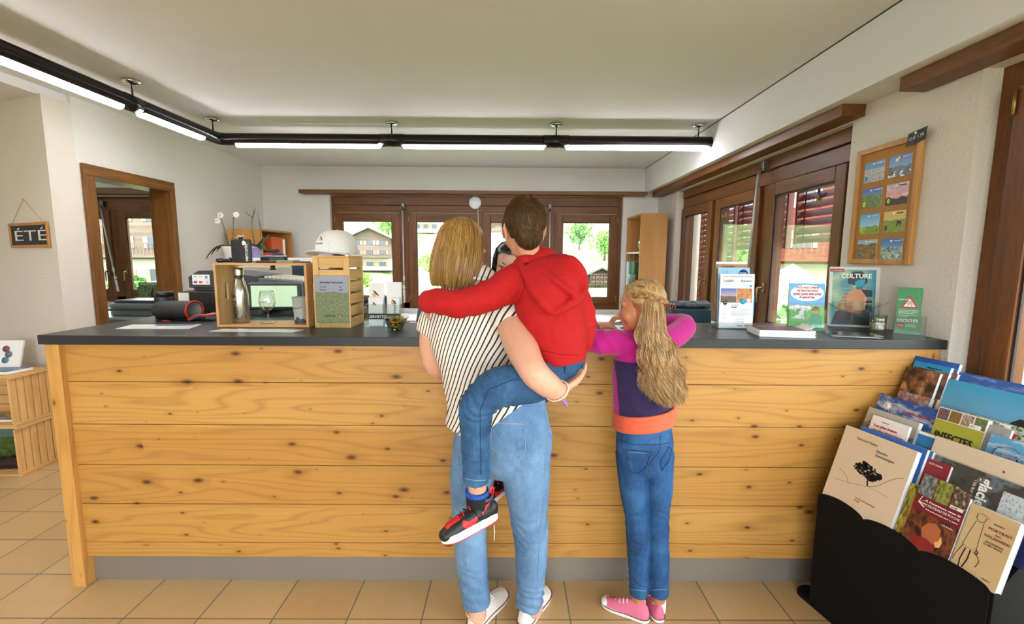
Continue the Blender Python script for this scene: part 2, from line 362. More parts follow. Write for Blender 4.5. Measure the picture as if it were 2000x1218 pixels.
# ---- windows: local x along, y outward, z up
def sash(w,x0,x1,z0,z1,fw=.085,depth=.055,handle=None,hinge=None,y=-.012,fb=None,mz=dwoodz,mx=dwood,slatted=False):
    b=MB(); fb=fb or fw
    s=MB(); s.box((x0,y,z0),(x0+fw,y+depth,z1)); s.box((x1-fw,y,z0),(x1,y+depth,z1)); o=s.build('sash',mz,w,bevel=.006)
    t=MB(); t.box((x0+fw,y,z1-fw),(x1-fw,y+depth,z1)); t.box((x0+fw,y,z0),(x1-fw,y+depth,z0+fb)); t.build('sash_rail',mx,o,bevel=.006)
    g=.012; q=MB(); q.box((x0+fw-g,y+.022,z0+fb-g),(x1-fw+g,y+.030,z1-fw+g)); q.build('pane',pane,o)
    q=MB(); e=.008
    for a,bb in (((x0+fw,z0+fb),(x0+fw+e,z1-fw)),((x1-fw-e,z0+fb),(x1-fw,z1-fw)),((x0+fw,z1-fw-e),(x1-fw,z1-fw)),((x0+fw,z0+fb),(x1-fw,z0+fb+e))):
        q.box((a[0],y+.012,a[1]),(bb[0],y+.021,bb[1]))
    q.build('gasket',plain('dark_rubber_gasket','#2b2422',.6),o)
    if handle is not None:
        hx,hz=handle; h=MB(); h.box((hx-.014,y-.009,hz-.035),(hx+.014,y,hz+.035)); h.tube([(hx,y-.005,hz),(hx,y-.045,hz),(hx,y-.052,hz-.012),(hx,y-.052,hz-.11)],[.009,.009,.009,.007],8); h.build('handle',plain('bronze_handle','#8f7a5c',.3,.9),o,bevel=.002)
    if hinge is not None:
        for hz in (z0+.06,z1-.06):
            MB().tube([(hinge,y-.006,hz-.045),(hinge,y-.006,hz+.045)],.006,8).build('hinge',brass,o)
    return o
def rod(w,x,ztop,zbot,lean=0,y=-.05,out=0):
    """crank rod for the roller shutter"""
    o=MB(); o.box((x-.018,y-.01,ztop-.03),(x+.018,y+.045,ztop+.045)); o.tube([(x,y,ztop),(x+lean*.05,y-.03,ztop-.05)],.011,8); p=o.build('crank_bracket',plain('dark_pewter','#6d6a62',.4,.8),w,bevel=.004)
    a=Vector((x+lean*.05,y-.03,ztop-.05)); e=Vector((x+lean,y-.03-out,zbot)); L=e-a
    MB().tube([a,a+L*.72],.0085,10).build('crank_rod',rodm,w)
    q=MB().tube([a+L*.70,a+L*.715,a+L*.75,a+L*.765],[.009,.012,.012,.006],10); q.tube([a+L*.76,a+L*.88],.006,8); q.ell(a+L*.83,(.016,.016,.022)); q.tube([a+L*.86,e],.012,10); q.build('crank_grip',plain('pale_grey_plastic','#c4c6c8',.4),w)
YW=5.60
X=lambda px,py=500: at(px,py,Y=YW).x
w1=thing('window_1','long brown wooden window of four casements in the back wall','window',(0,YW,0)); struct(w1)
x0,x1,z0,z1=BW
b=MB(); b.box((x0,0,z0),(x0+.045,.09,z1)); b.box((x1-.045,0,z0),(x1,.09,z1))
mul=[(X(782),X(799)),(X(933),X(943)),(X(1062),X(1083))]
for a,c in mul: b.box((a,0,z0),(c,.09,z1))
b.build('window_frame',dwoodz,w1,bevel=.004)
b=MB(); b.box((x0+.045,0,z0),(x1-.045,.09,z0+.075)); b.box((x0+.045,-.01,1.955),(x1-.045,.09,2.04)); b.box((x0+.045,-.02,2.042),(x1-.045,.09,z1)); b.build('head_board',dwood,w1,bevel=.004)
MB().box((x0-.05,.09,z0-.04),(x1+.05,.26,z0)).build('window_sill',plain('outer_sill','#cfcdc8',.6),w1)
zz=(.862,1.95)
sash(w1,X(656),X(783),*zz,fw=.1,handle=(X(775),1.07),hinge=X(657),fb=.075)
sash(w1,X(799),X(934),*zz,fw=.1,hinge=X(800),fb=.075)
sash(w1,X(942),X(1063),*zz,fw=.1,fb=.075)
sash(w1,X(1082),X(1205),*zz,fw=.1,hinge=X(1204),fb=.075)
rod(w1,X(791),2.02,.865); rod(w1,X(1072),2.02,.865)
w2=thing('window_2','dark wooden window of the side office seen through the door casing','window',(0,YW,0)); struct(w2)
x0,x1,z0,z1=LW
b=MB(); b.box((x0,0,z0),(x0+.05,.09,z1)); b.box((x1-.05,0,z0),(x1,.09,z1)); b.box((X(222),0,z0),(X(240),.09,z1)); b.build('window_frame',dwoodz,w2,bevel=.004)
b=MB(); b.box((x0+.05,0,z0),(x1-.05,.09,z0+.07)); b.box((x0+.05,-.01,1.95),(x1-.05,.09,z1)); b.build('head_board',dwood,w2,bevel=.004)
sash(w2,x0+.04,X(223),.90,1.96,fw=.1,handle=(X(212),1.22)); sash(w2,X(238),x1-.04,.90,1.96,fw=.09,handle=(X(247),1.22)); rod(w2,X(216),2.02,.98,lean=.12)
t=thing('window_valance','brown wooden curtain board above the window of the side office','curtain board',(0,0,0)); MB().box((-6.6,5.42,2.13),(-3.2,5.54,2.2)).build('board',bwoodx,t,bevel=.003)
# side window (outward +X): local x runs from far to near
w3=thing('window_3','brown wooden window of three casements in the right wall, shutter half down','window',(1.85,WY1,0),(0,0,-PI/2)); struct(w3)
LY=lambda Y:WY1-Y
L=WY1-WY0
b=MB(); b.box((0,0,WZ0),(.06,.1,WZ1)); b.box((L-.06,0,WZ0),(L,.1,WZ1)); b.box((LY(4.17),0,WZ0),(LY(4.10),.1,WZ1)); b.box((LY(3.39),0,WZ0),(LY(3.27),.1,WZ1)); b.build('window_frame',dwoodz,w3,bevel=.004)
b=MB(); b.box((.06,0,WZ0),(L-.06,.1,WZ0+.05)); b.box((.06,-.015,1.95),(L-.06,.1,2.045)); b.box((.06,-.03,2.05),(L-.06,.1,WZ1)); b.build('head_board',dwood,w3,bevel=.004)
sash(w3,LY(4.90),LY(4.18),.89,1.945,fw=.085,handle=(LY(4.22),1.22),depth=.06,y=-.03)
sash(w3,LY(4.10),LY(3.385),.89,1.945,fw=.085,handle=(LY(3.43),1.22),depth=.06,y=-.03)
sash(w3,LY(3.275),LY(2.52),.89,1.945,fw=.085,handle=(LY(3.235),1.22),depth=.06,y=-.03)
rod(w3,LY(3.30),2.07,1.0,lean=-.05,y=-.06,out=.02)
MB().box((.0,.1,WZ0-.03),(L,.24,WZ0)).build('window_sill',plain('outer_sill','#cfcdc8',.6),w3)
# roller shutters outside the side window, slats with light gaps
shut=plain('oxblood_shutter','#64190f',.5,var=.1)
def shutter(xa,xb,za,zb,label,tilt=.5):
    r=thing('roller_shutter',label,'shutter',(1.85,WY1,0),(0,0,-PI/2),group='roller shutters outside the side window')
    b=MB(); n=int((zb-za)/.052)
    for i in range(n):
        z=za+(i+.5)*(zb-za)/n; h=.0256
        b.obox((xa,.185-h*tilt,z-h),(xb-xa,0,0),(0,.004,0),(0,2*h*tilt,2*h))
    b.build('slats',shut,r)
    for x in (xa-.02,xb): MB().box((x,.17,za),(x+.02,.21,zb)).build('guide_rail',shut,r)
    for x in (xa+.09,xb-.09): MB().box((x,.16,za),(x+.012,.163,zb)).build('ladder_strap',plain('strap','#5b2018',.7),r)
shutter(LY(4.86),LY(4.16),.9,1.99,'oxblood slatted shutter fully down over the farthest casement of the side window',.75)
shutter(LY(4.07),LY(3.37),1.50,1.99,'oxblood slatted shutter half raised behind the middle casement of the side window',.75)
shutter(LY(3.24),LY(2.50),1.53,1.99,'oxblood slatted shutter half raised behind the nearest casement of the side window',.75)
# glazed terrace door at the right edge; last pane behind camera added for daylight
w4=thing('door_2','tall brown framed glass terrace door at the right edge of the room','door',(1.86,1.79,0),(0,0,-PI/2)); struct(w4)
b=MB(); b.box((0,-.01,0),(.085,.1,2.14)); b.box((2.40,0,0),(2.49,.1,2.14)); b.box((1.15,0,0),(1.25,.1,2.14)); b.box((4.10,0,0),(4.19,.1,2.14)); b.build('door_frame',dwoodz,w4,bevel=.005)
b=MB(); b.box((.085,-.01,2.04),(4.1,.1,2.14)); b.box((.085,0,0),(4.1,.1,.05)); b.build('head_board',dwood,w4,bevel=.005)
sash(w4,.075,1.16,.04,2.05,fw=.095,depth=.07,y=-.035,hinge=.083,fb=.14); sash(w4,1.24,2.41,.04,2.05,fw=.095,depth=.07,y=-.035,fb=.14); sash(w4,2.48,4.11,.04,2.05,fw=.095,depth=.07,y=-.035,fb=.14)
# curtain boards (trim)
def val(n,a,bb,lip,m):
    t=MB().box(a,bb); o=struct(t.build(n,m,bevel=.002)); return o
val('trim_1',(-2.47,5.40,2.155),(1.60,5.55,2.195),0,bwoodx)
p=at(1677,187,Z=2.194); q=at(1780,133,Z=2.194)
val('trim_2',(1.655,2.36,2.135),(XR,5.40,2.194),0,bwoody)
val('trim_3',(1.66,-2.6,2.135),(XR,2.03,2.194),0,bwoody)
print('valance ends',p,q)
# ---------------------------------------------------------------- counter
top_m=plain('anthracite_laminate','#24262a',.34,var=.05,scale=400,bump=.05,bscale=500)
pn=pine('counter_pine','#d0a258','#b47d36','#4f2a11','x',.1765)
pnz=pine('counter_post_pine','#d8a65c','#bf8840','#74431b','z',None,'x')
c=thing('reception_counter','long knotty pine reception counter front with steel kick plate and dark end','counter',(0,0,0))
zs=[.126,.193,.369,.543,.72,.902,1.062]
b=MB()
for i in range(6): b.box((-1.83,1.825,zs[i]+.0012),(XR-.05,1.845,zs[i+1]-.0012))
b.build('plank_front',pn,c,bevel=.0015)
MB().box((-1.83,1.838,.12),(XR-.05,1.86,1.062)).build('backing_board',plain('pine_back','#7a5a30',.7),c)
MB().box((-1.875,1.80,0),(-1.82,1.86,1.062)).build('end_post',pnz,c,bevel=.003)
MB().box((-1.875,1.86,0),(-1.855,2.9,1.062)).build('side_board',pnz,c)
MB().box((XR-.05,1.825,0),(XR-.002,1.86,1.062)).build('end_board',pnz,c)
MB().box((-1.82,1.85,.0),(XR-.05,1.856,.124)).build('kick_plate',plain('satin_steel_plate','#98928a',.45,.55,.03,6),c)
w=thing('counter_worktop','dark grey laminate worktop running the whole length of the pine counter','worktop',(0,0,1.062))
b=MB(); b.prism([(-1.896,1.796),(XR-.001,1.796),(XR-.001,2.262),(-.93,2.27),(-.93,2.92),(-1.896,2.92)],(0,0,0),(1,0,0),(0,1,0),(0,0,.038)); b.build('worktop',top_m,w,bevel=.002)
MB().box((-.93,2.262,-.5),(XR-.002,2.28,-.04)).build('back_panel',plain('pine_back','#7a5a30',.7),w)
# long white desk under the back window
t=thing('window_desk','long white desk standing against the back wall under the window','desk',(0,0,0))
MB().box((-2.0,4.86,.70),(1.30,5.53,.74)).build('desk_top',plain('white_laminate','#e6e6e6',.4),t,bevel=.002)
for x in (-1.96,-.4,1.22): MB().box((x,4.92,0),(x+.05,5.5,.70)).build('leg',plain('light_grey_metal','#b8bcc0',.4,.4),t)
# ---------------------------------------------------------------- tube light along the ceiling
tubeM=plain('black_gloss_tube','#17120f',.22,.3); lamp_m=emit('lamp_diffuser',(1,.975,1),19)
t=thing('tube_light','black tubular ceiling lamp with lit louvred strips, bent at the corner','ceiling lamp',(0,0,0))
R0=.047; P0=Vector((-2.33,3.76,2.345))
b=MB(); b.tube([(XB-.002,3.76,2.345),(-2.27,3.76,2.345),(-2.315,3.745,2.345),(-2.33,3.70,2.345),(-2.33,-1.5,2.345)],R0,20); b.build('tube_body',tubeM,t)
def strip(a,bb,ax):
    m=MB(); n=int(abs(bb-a)/.022)
    for i in range(n):
        s=a+(bb-a)*(i+.5)/n; h=(bb-a)/n*.36
        prof=[(-.031,-.038),(-.025,-.054),(-.011,-.061),(.011,-.061),(.025,-.054),(.031,-.038)]
        if ax=='x': m.prism(prof,(s-h,3.76,2.345),(0,1,0),(0,0,1),(2*h,0,0))
        else: m.prism(prof,(-2.33,s-h,2.345),(1,0,0),(0,0,1),(0,2*h,0))
    if ax=='x': m.box((a,3.737,2.290),(bb,3.783,2.306))
    else: m.box((-2.353,a,2.290),(-2.307,bb,2.306))
    m.build('diffuser',lamp_m,t)
for a,bb in ((463,742),(788,1062),(1107,1384)): strip(at(a,280,Y=3.76).x,at(bb,290,Y=3.76).x,'x')
for a,bb in ((1.2,2.83),(2.98,3.55),(-.4,1.05)): strip(a,bb,'y')
for x,y in ((-.952,3.76),(.361,3.76),(-2.33,3.69),(-2.33,2.93),(1.5,3.76),(-2.33,1.1)):
    m=MB(); m.lathe([(.0,0),(.045,0),(.05,-.006),(.05,-.014),(.03,-.024),(.006,-.026),(.006,-.09)],(x,y,ZC),20); m.build('ceiling_mount',chrome,t)
for x,y in ((-.952,0),(.361,0)):
    m=MB(); m.tube([(x-.1,3.76,2.345),(x+.1,3.76,2.345)],.050,20); m.build('joint_sleeve',tubeM,t)
m=MB().tube([(-2.33,2.86,2.345),(-2.33,2.96,2.345)],.050,20).build('joint_sleeve',tubeM,t)
t=MB().box((-1.72,3.80,ZC-.008),(-1.0,3.812,ZC)).tube([(-1.72,3.806,ZC-.004),(-1.76,3.80,ZC-.003),(-1.80,3.815,ZC-.004)],.002,6).build('cable_duct',plain('white_plastic','#d9d8d4',.5)); tag(t,'thin white cable duct on the ceiling running to a lamp mount','cable duct')
t=thing('office_tube_light','white fluorescent strip on the ceiling of the side office','ceiling lamp',(0,0,0))
MB().box((-5.9,4.42,2.36),(-4.2,4.50,2.40)).build('diffuser',emit('office_lamp',(1,1,1),5),t); MB().box((-5.92,4.41,2.40),(-4.18,4.51,2.484)).build('housing',plain('white_plastic','#d9d8d4',.5),t)
# ---------------------------------------------------------------- people toolkit
def P(x,y,Y): return at(x,y,Y=Y)
def capped(m,pts,rad,n=18,ry=None,side=None,flat0=False,flat1=False,sub=4):
    """closed tapered limb through pts (Catmull-Rom), round ends unless flat"""
    p=[Vector(q) for q in pts]; k=len(p); ry=ry or rad
    Q=[];A=[];B=[]
    for i in range(k-1):
        a,b,c,d=p[max(i-1,0)],p[i],p[i+1],p[min(i+2,k-1)]
        for j in range(sub):
            t=j/sub; h=t*t*(3-2*t)
            Q.append(.5*((2*b)+(c-a)*t+(2*a-5*b+4*c-d)*t*t+(3*b-a-3*c+d)*t**3)); A.append(rad[i]*(1-h)+rad[i+1]*h); B.append(ry[i]*(1-h)+ry[i+1]*h)
    Q.append(p[-1]);A.append(rad[-1]);B.append(ry[-1])
    def cap(q,dirn,a,b):
        o=[]
        for s in (.35,.65,.85,.97): o.append((q+dirn*(min(a,b)*s),a*math.sqrt(1-s*s),b*math.sqrt(1-s*s)))
        return o
    if not flat0:
        e=cap(Q[0],(Q[0]-Q[1]).normalized(),A[0],B[0])[::-1]; Q=[x[0] for x in e]+Q; A=[x[1] for x in e]+A; B=[x[2] for x in e]+B
    if not flat1:
        e=cap(Q[-1],(Q[-1]-Q[-2]).normalized(),A[-1],B[-1]); Q+= [x[0] for x in e]; A+=[x[1] for x in e]; B+=[x[2] for x in e]
    m.tube(Q,A,n,True,B,side)
def organic(name,m,mat,parent,voxel=.005,smooth=4,post=None,carve=None,origin=None):
    me=m.mesh('tmp'); bm=bmesh.new(); bm.from_mesh(me); bmesh.ops.recalc_face_normals(bm,faces=bm.faces); bm.to_mesh(me); bm.free()
    ob=bpy.data.objects.new('tmp',me); C.objects.link(ob)
    r=ob.modifiers.new('r','REMESH'); r.mode='VOXEL'; r.voxel_size=voxel
    if smooth: s=ob.modifiers.new('s','SMOOTH'); s.factor=.5; s.iterations=smooth
    dg=bpy.context.evaluated_depsgraph_get(); e=bpy.data.meshes.new_from_object(ob.evaluated_get(dg)); bpy.data.objects.remove(ob)
    e.name=name; n=len(e.vertices)
    if post:
        v=np.empty(n*3,np.float32); e.vertices.foreach_get('co',v); v=v.reshape(-1,3); nn=np.empty(n*3,np.float32); e.vertices.foreach_get('normal',nn); nn=nn.reshape(-1,3)
        v2=post(v.astype(float),nn.astype(float)); e.vertices.foreach_set('co',v2.astype(np.float32).ravel())
    e.polygons.foreach_set('use_smooth',[True]*len(e.polygons)); e.materials.clear(); e.update()
    return link(name,e,mat,parent)
def fbm(v,scale,stretch=(1,1,1),seed=0,octv=2):
    s=np.array(stretch)*scale; q=v*s+seed*7.31
    return np.array([noise.fractal(Vector(p),1.0,2.0,octv) for p in q])
def folds(amp,scale,stretch=(1,1,1),seed=0,octv=2):
    def f(v,n): return v+n*(fbm(v,scale,stretch,seed,octv)*amp)[:,None]
    return f
def rings_at(cs,amp,wid,freq,jit=.4,seed=0):
    """bunched cloth creases round a limb near centres cs=[(point,axis)]"""
    def f(v,n):
        d=np.zeros(len(v)); w=fbm(v,9,seed=seed,octv=2)
        for c,ax,a in cs:
            q=v-np.array(c); s=q@np.array(Vector(ax).normalized()); rr=np.linalg.norm(q,axis=1)
            d+=a*np.exp(-(rr/wid)**2)*np.sin(freq*(s+jit*.1*w))
        return v+n*(amp*d)[:,None]
    return f
def chainf(*fs):
    def f(v,n):
        for g in fs: v=g(v,n)
        return v
    return f
def skin_mat(name,c1,c2,freckle=.1):
    t=NT(name,.46); f=t.noise(t.coord(),14,4); t.base(t.mix(f,c1,c2)); t.b.inputs['Subsurface Weight'].default_value=.12; t.b.inputs['Subsurface Radius'].default_value=(.02,.008,.004); t.b.inputs['Subsurface Scale'].default_value=.5
    t.bump(t.noise(t.coord(),420,3),.08,.001); return t.m
def cloth(name,c,rough=.85,var=.08,weave=900,bump=.12,sheen=.15,scale=16):
    t=NT(name,rough); v=t.coord(); f=t.noise(v,scale,4,.6); k=col(c)
    t.base(t.mix(f,tuple(x*(1-var) for x in k[:3]),tuple(min(1,x*(1+var)) for x in k[:3]))); t.b.inputs['Sheen Weight'].default_value=sheen
    t.bump2(t.noise(v,weave,2),bump,t.noise(t.coord(scale=(1,1,.6)),17,4,.55,.9),.55,.014); return t.m
def denim(name,c_dark,c_mid,c_lite,scale=7):
    t=NT(name,.8); v=t.coord(scale=(1,1,.55)); f=t.noise(v,scale,5,.6,.4); g=t.noise(t.coord(scale=(1,1,.35)),260,2,.6)
    c=t.ramp(f,[(.3,c_dark),(.5,c_mid),(.72,c_lite)]); c=t.mix(t.math('MULTIPLY',t.math('SUBTRACT',g,.45,clamp=True),1.0,clamp=True),c,c_lite)
    t.base(c); w=t.n('ShaderNodeTexWave',wave_type='BANDS'); t.l(t.coord(rot=(0,.6,.4)),w.inputs['Vector']); w.inputs['Scale'].default_value=420; t.bump2(w.outputs[0],.12,t.noise(t.coord(scale=(1,1,.7)),24,4,.6,1.2),.5,.010); return t.m
def hair_mat(name,root,mid,tip,rough=.38,spec=.5):
    t=NT(name,rough,0,spec); g=t.n('ShaderNodeNewGeometry'); v=t.coord(scale=(1,1,.12)); f=t.noise(v,70,3,.6)
    k=t.math('MULTIPLY_ADD',g.outputs['Random Per Island'],.5,t.math('MULTIPLY',f,.55)); t.base(t.ramp(k,[(.15,root),(.5,mid),(.85,tip)])); t.bump(t.noise(t.coord(scale=(1,1,.06)),260,2),.35,.002); return t.m
def strands(name,paths,mat,parent,r0=.0011,r1=.0004,n=3):
    vs=[];fs=[];b=0
    for path in paths:
        m=len(path); prev=None
        for i,p in enumerate(path):
            t=(path[min(i+1,m-1)]-path[max(i-1,0)]).normalized(); a=prev if prev is not None else t.orthogonal(); a=(a-t*a.dot(t)); a=a.normalized() if a.length>1e-6 else t.orthogonal().normalized(); c=t.cross(a); prev=a
            r=r0+(r1-r0)*(i/(m-1))**2
            for k in range(n): th=2*PI*k/n; vs.append(p+a*(r*math.cos(th))+c*(r*math.sin(th)))
        for i in range(m-1):
            for k in range(n): fs.append((b+i*n+k,b+i*n+(k+1)%n,b+(i+1)*n+(k+1)%n,b+(i+1)*n+k))
        b+=m*n
    me=bpy.data.meshes.new(name); me.from_pydata(vs,[],fs); me.polygons.foreach_set('use_smooth',[True]*len(fs)); return link(name,me,mat,parent)
class Frame:
    def __init__(s,o,fwd,up=(0,0,1),k=1.0):
        s.o=Vector(o); s.f=Vector(fwd).normalized(); u=Vector(up); s.u=(u-s.f*u.dot(s.f)).normalized(); s.r=s.f.cross(s.u).normalized(); s.k=k
    def __call__(s,x,y,z): return s.o+(s.r*x+s.f*y+s.u*z)*s.k
    def R(s): return Matrix((s.r,s.f,s.u)).transposed()
    def loc(s,p): q=Vector(p)-s.o; return Vector((q.dot(s.r),q.dot(s.f),q.dot(s.u)))/s.k
def head(m,fr,neck=None,nr=.052,child=False,ears=True):
    k=fr.k; R=fr.R(); E=lambda c,r: m.ell(fr(*c),[x*k for x in r],20,14,R)
    E((0,-.018,.035),(.073,.092,.086)); E((0,.028,-.02),(.063,.066,.082)); E((0,.018,.03),(.066,.072,.07))
    E((0,.036,-.072),(.046,.042,.034)); E((0,.064,-.092),(.022,.02,.018)); E((0,.070,-.075),(.026,.018,.020))
    for s in (-1,1):
        E((s*.036,.056,-.036),(.026,.030,.030)); E((s*.030,.073,.022),(.028,.015,.013))
        if ears:
            ear=fr(s*.073,-.004,-.012); 
            m.ell(ear,[.010*k,.018*k,.032*k],14,10,R@Matrix.Rotation(s*.35,3,'Z')); m.ell(fr(s*.080,-.012,.004),[.006*k,.019*k,.024*k],12,8,R@Matrix.Rotation(s*.45,3,'Z'))
    capped(m,[fr(0,.080,.020),fr(0,.088,-.008),fr(0,.0955,-.028)],[.007*k,.008*k,.0095*k],12); 
    for s in (-1,1): E((s*.010,.088,-.031),(.008,.010,.007))
    E((0,.086,-.056),(.023,.011,.007)); E((0,.085,-.066),(.019,.011,.008)); 
    if neck: capped(m,[fr(0,-.022,-.045)]+list(neck),[nr*k]+[nr*k*1.02]*(len(neck)-1)+[nr*k*1.35],18)
def chaikin(p,k=2,closed=True):
    for _ in range(k):
        q=[]; n=len(p)
        for i in range(n if closed else n-1):
            a,b=Vector(p[i]),Vector(p[(i+1)%n]); q+=[a.lerp(b,.25),a.lerp(b,.75)]
        p=q if closed else [Vector(p[0])]+q+[Vector(p[-1])]
    return p
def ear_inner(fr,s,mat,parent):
    m=MB(); k=fr.k; m.ell(fr(s*.086,-.006,-.006),[.003*k,.010*k,.018*k],12,8,fr.R()@Matrix.Rotation(s*.4,3,'Z')); return m.build('ear_hollow_shade',mat,parent)  # shade inside the ear painted as a patch of darker skin
def eye(fr,s,parent,open_=1.0,iris='#3a2415'):
    k=fr.k; c=fr(s*.029,.0758,.002); R=fr.R()
    o=MB().ell(c,[.0100*k,.0070*k,.0046*k*open_],16,12,R).build('eye',plain('eye_white','#cdbfb4',.25),parent)
    MB().ell(c+fr.f*.0046*k-fr.u*.0005*k,[.0058*k,.0046*k,.0047*k*open_],12,8,R).build('iris',plain('iris'+iris,iris,.15),o)
    b=MB(); b.tube([fr(s*(.031+dx),.0855-abs(dx)*.25,.008+.004*(1-abs(dx)/.014)-.003) for dx in (-.014,-.007,0,.007,.014)],[.0008*k,.0016*k,.0018*k,.0016*k,.001*k],6); b.build('eyelash',plain('lash','#1c120d',.6),o)
    b=MB(); b.tube([fr(s*(.014+dx),.091-dx*.45,.026+.006*math.sin(dx/.036*PI)) for dx in (0,.012,.024,.036)],[.0018*k,.003*k,.0026*k,.001*k],6,ry=[.001*k]*4); b.build('eyebrow',plain('brow'+iris,'#4a3222' if iris!='#21150e' else '#1d1512',.8),parent)
def hand(m,w,d,up,k=1.0,curl=.5,spread=.1,thumb=1,fist=False):
    """palm + five separate fingers; w wrist point, d finger direction, up back-of-hand normal, thumb side +1/-1"""
    fr=Frame(w,d,up,k); 
    capped(m,[fr(0,-.02,0),fr(0,.02,0),fr(0,.06,0),fr(0,.085,-.004)],[.026*k,.030*k,.040*k,.037*k],16,ry=[.018*k,.016*k,.014*k,.011*k],side=fr.r)
    L=[.068,.078,.072,.056]
    for i in range(4):
        x=thumb*(.030-.0205*i); sp=thumb*(spread*(1.5-i)); l=L[i]; a=curl*(1+.08*i)
        p=Vector((x,.080,-.003)); pts=[p.copy()]; ang=a*.35
        for sg,f in ((.45,1.0),(.30,1.9),(.25,2.5)):
            ang=a*.55*f; p=p+Vector((math.sin(sp)*l*sg,math.cos(ang)*l*sg,-math.sin(ang)*l*sg)); pts.append(p.copy())
        capped(m,[fr(*q) for q in pts],[.0092*k,.0086*k,.0078*k,.0066*k],10,sub=3)
    pts=[(thumb*.022,.010,-.006),(thumb*.046,.036,-.014),(thumb*.056,.062,-.022),(thumb*(.056-.012*curl),.086,-.030)]
    capped(m,[fr(*q) for q in pts],[.013*k,.011*k,.0095*k,.008*k],10,sub=3)
    return fr
# ---------------------------------------------------------------- woman in the striped blouse
skinA=skin_mat('fair_skin','#d59c80','#e2b198'); skinB=skin_mat('tanned_child_skin','#b9754f','#cc8a62')
mo=thing('person','person in striped blouse and light blue jeans, carrying the small person in red','person',(.05,1.6,0))
OFF=Vector((-.05,-1.6,0))
def shift(m,o=OFF):
    m.v=[(v[0]+o.x,v[1]+o.y,v[2]+o.z) for v in m.v]; return m
hm=Frame(P(903,487,1.585)+Vector((0,0,-.012)),(.42,.93,-.14),(.10,0,1),.93)
sh=lambda x,y,Y: P(x,y,Y)
m=MB()
head(m,hm,[P(922,556,1.56),P(925,585,1.57)],.050)
# torso core, arms
capped(m,[P(925,585,1.585),P(925,650,1.585),P(935,720,1.60),P(965,800,1.60),P(975,860,1.60)],[.12,.14,.115,.135,.13],24,ry=[.06,.08,.075,.09,.085],side=(1,0,0))
RA=[P(990,612,1.53),P(1016,672,1.42),P(1040,722,1.325),P(1066,748,1.325),P(1090,764,1.345)]
capped(m,RA,[.050,.053,.044,.040,.031],18)
LA=[P(850,612,1.60),P(842,665,1.625),P(849,716,1.655)]; capped(m,LA+[P(872,716,1.73),P(905,668,1.80),P(930,655,1.88)],[.046,.043,.037,.036,.031,.025],18)
hand(m,P(930,655,1.885)+Vector((0,.01,.002)),(.7,.7,-.02),(0,0,1),.92,.35,.1,-1)
hand(m,RA[-1]+Vector((.012,.004,.002)),(.58,.78,.20),(.35,-.02,-.93),.88,.55,.07,-1)
for pts,r in (([P(926,1130,1.60),P(931,1175,1.60),P(932,1200,1.60)],[.036,.034,.036]),([P(1040,1120,1.60),P(1042,1165,1.61),P(1044,1188,1.62)],[.05,.036,.034])): capped(m,pts,r,16)
for q_ in ([P(945,860,1.60),P(922,930,1.605),P(918,1010,1.61),P(920,1075,1.60),P(926,1135,1.60)],[P(1020,860,1.595),P(1028,930,1.59),P(1034,1010,1.60),P(1037,1080,1.60),P(1040,1125,1.60)]): capped(m,q_,[.07,.065,.052,.048,.036],16)
organic('body',shift(m),skinA,mo,.0042,3)
# blouse
stripe=NT('striped_blouse',.8)
t=stripe; v=t.coord(); dn=t.noise(v,5.5,2,.5); xyz=t.sep(v)
# stripes: run up and over to the right on the back, arching across the sleeve
bend=t.math('MULTIPLY',t.math('ADD',xyz[0],.03),t.math('ADD',xyz[0],.03))
k=t.math('ADD',t.math('MULTIPLY',xyz[0],.80),t.math('MULTIPLY',xyz[2],-.60))
k=t.math('ADD',k,t.math('MULTIPLY',bend,-2.1)); k=t.math('MULTIPLY_ADD',dn,.035,k)
st=t.math('GREATER_THAN',t.math('FRACT',t.math('MULTIPLY',k,44)),.70)
t.base(t.mix(st,'#e9e3d6','#2c1c1e')); t.bump2(t.noise(v,700,2),.1,t.noise(t.coord(scale=(1,1,.5)),15,4,.55,.9),.5,.012)
m=MB()
capped(m,[P(940,548,1.575),P(930,572,1.575),P(925,606,1.580),P(925,650,1.578),P(930,710,1.592),P(952,765,1.595),P(975,806,1.59)],[.062,.105,.150,.158,.138,.158,.168],28,ry=[.050,.075,.098,.104,.100,.116,.122],side=(1,0,.0),flat1=True)
capped(m,[P(962,582,1.57),P(986,612,1.535),P(1000,640,1.495)],[.066,.072,.068],20,flat1=True)
capped(m,[P(880,590,1.585),P(856,616,1.60),P(845,648,1.615)],[.064,.060,.055],20,flat1=True)
capped(m,[P(905,790,1.60),P(901,828,1.60)],[.062,.062],20,ry=[.10,.09],side=(1,0,0),flat1=True)
def blouse_post(v,n):
    d=.0065*fbm(v,7,(1.2,1,.55),3,3)+.004*fbm(v,16,(1,1,.45),5,2)
    return v+n*d[:,None]
bl=organic('blouse',shift(m),stripe.m,mo,.006,4,blouse_post)
m=MB(); pts=[]
for i in range(22):
    a=PI*(.14+.72*i/21)+PI
    pts.append(P(938,549,1.575)+Vector((math.cos(a)*.070,math.sin(a)*.052,.004*math.sin(a*2)+.012)))
capped(m,pts,[.009]*22,10,ry=[.022]*22,side=(0,0,1)); 
organic('collar',shift(m),stripe.m,mo,.005,3)
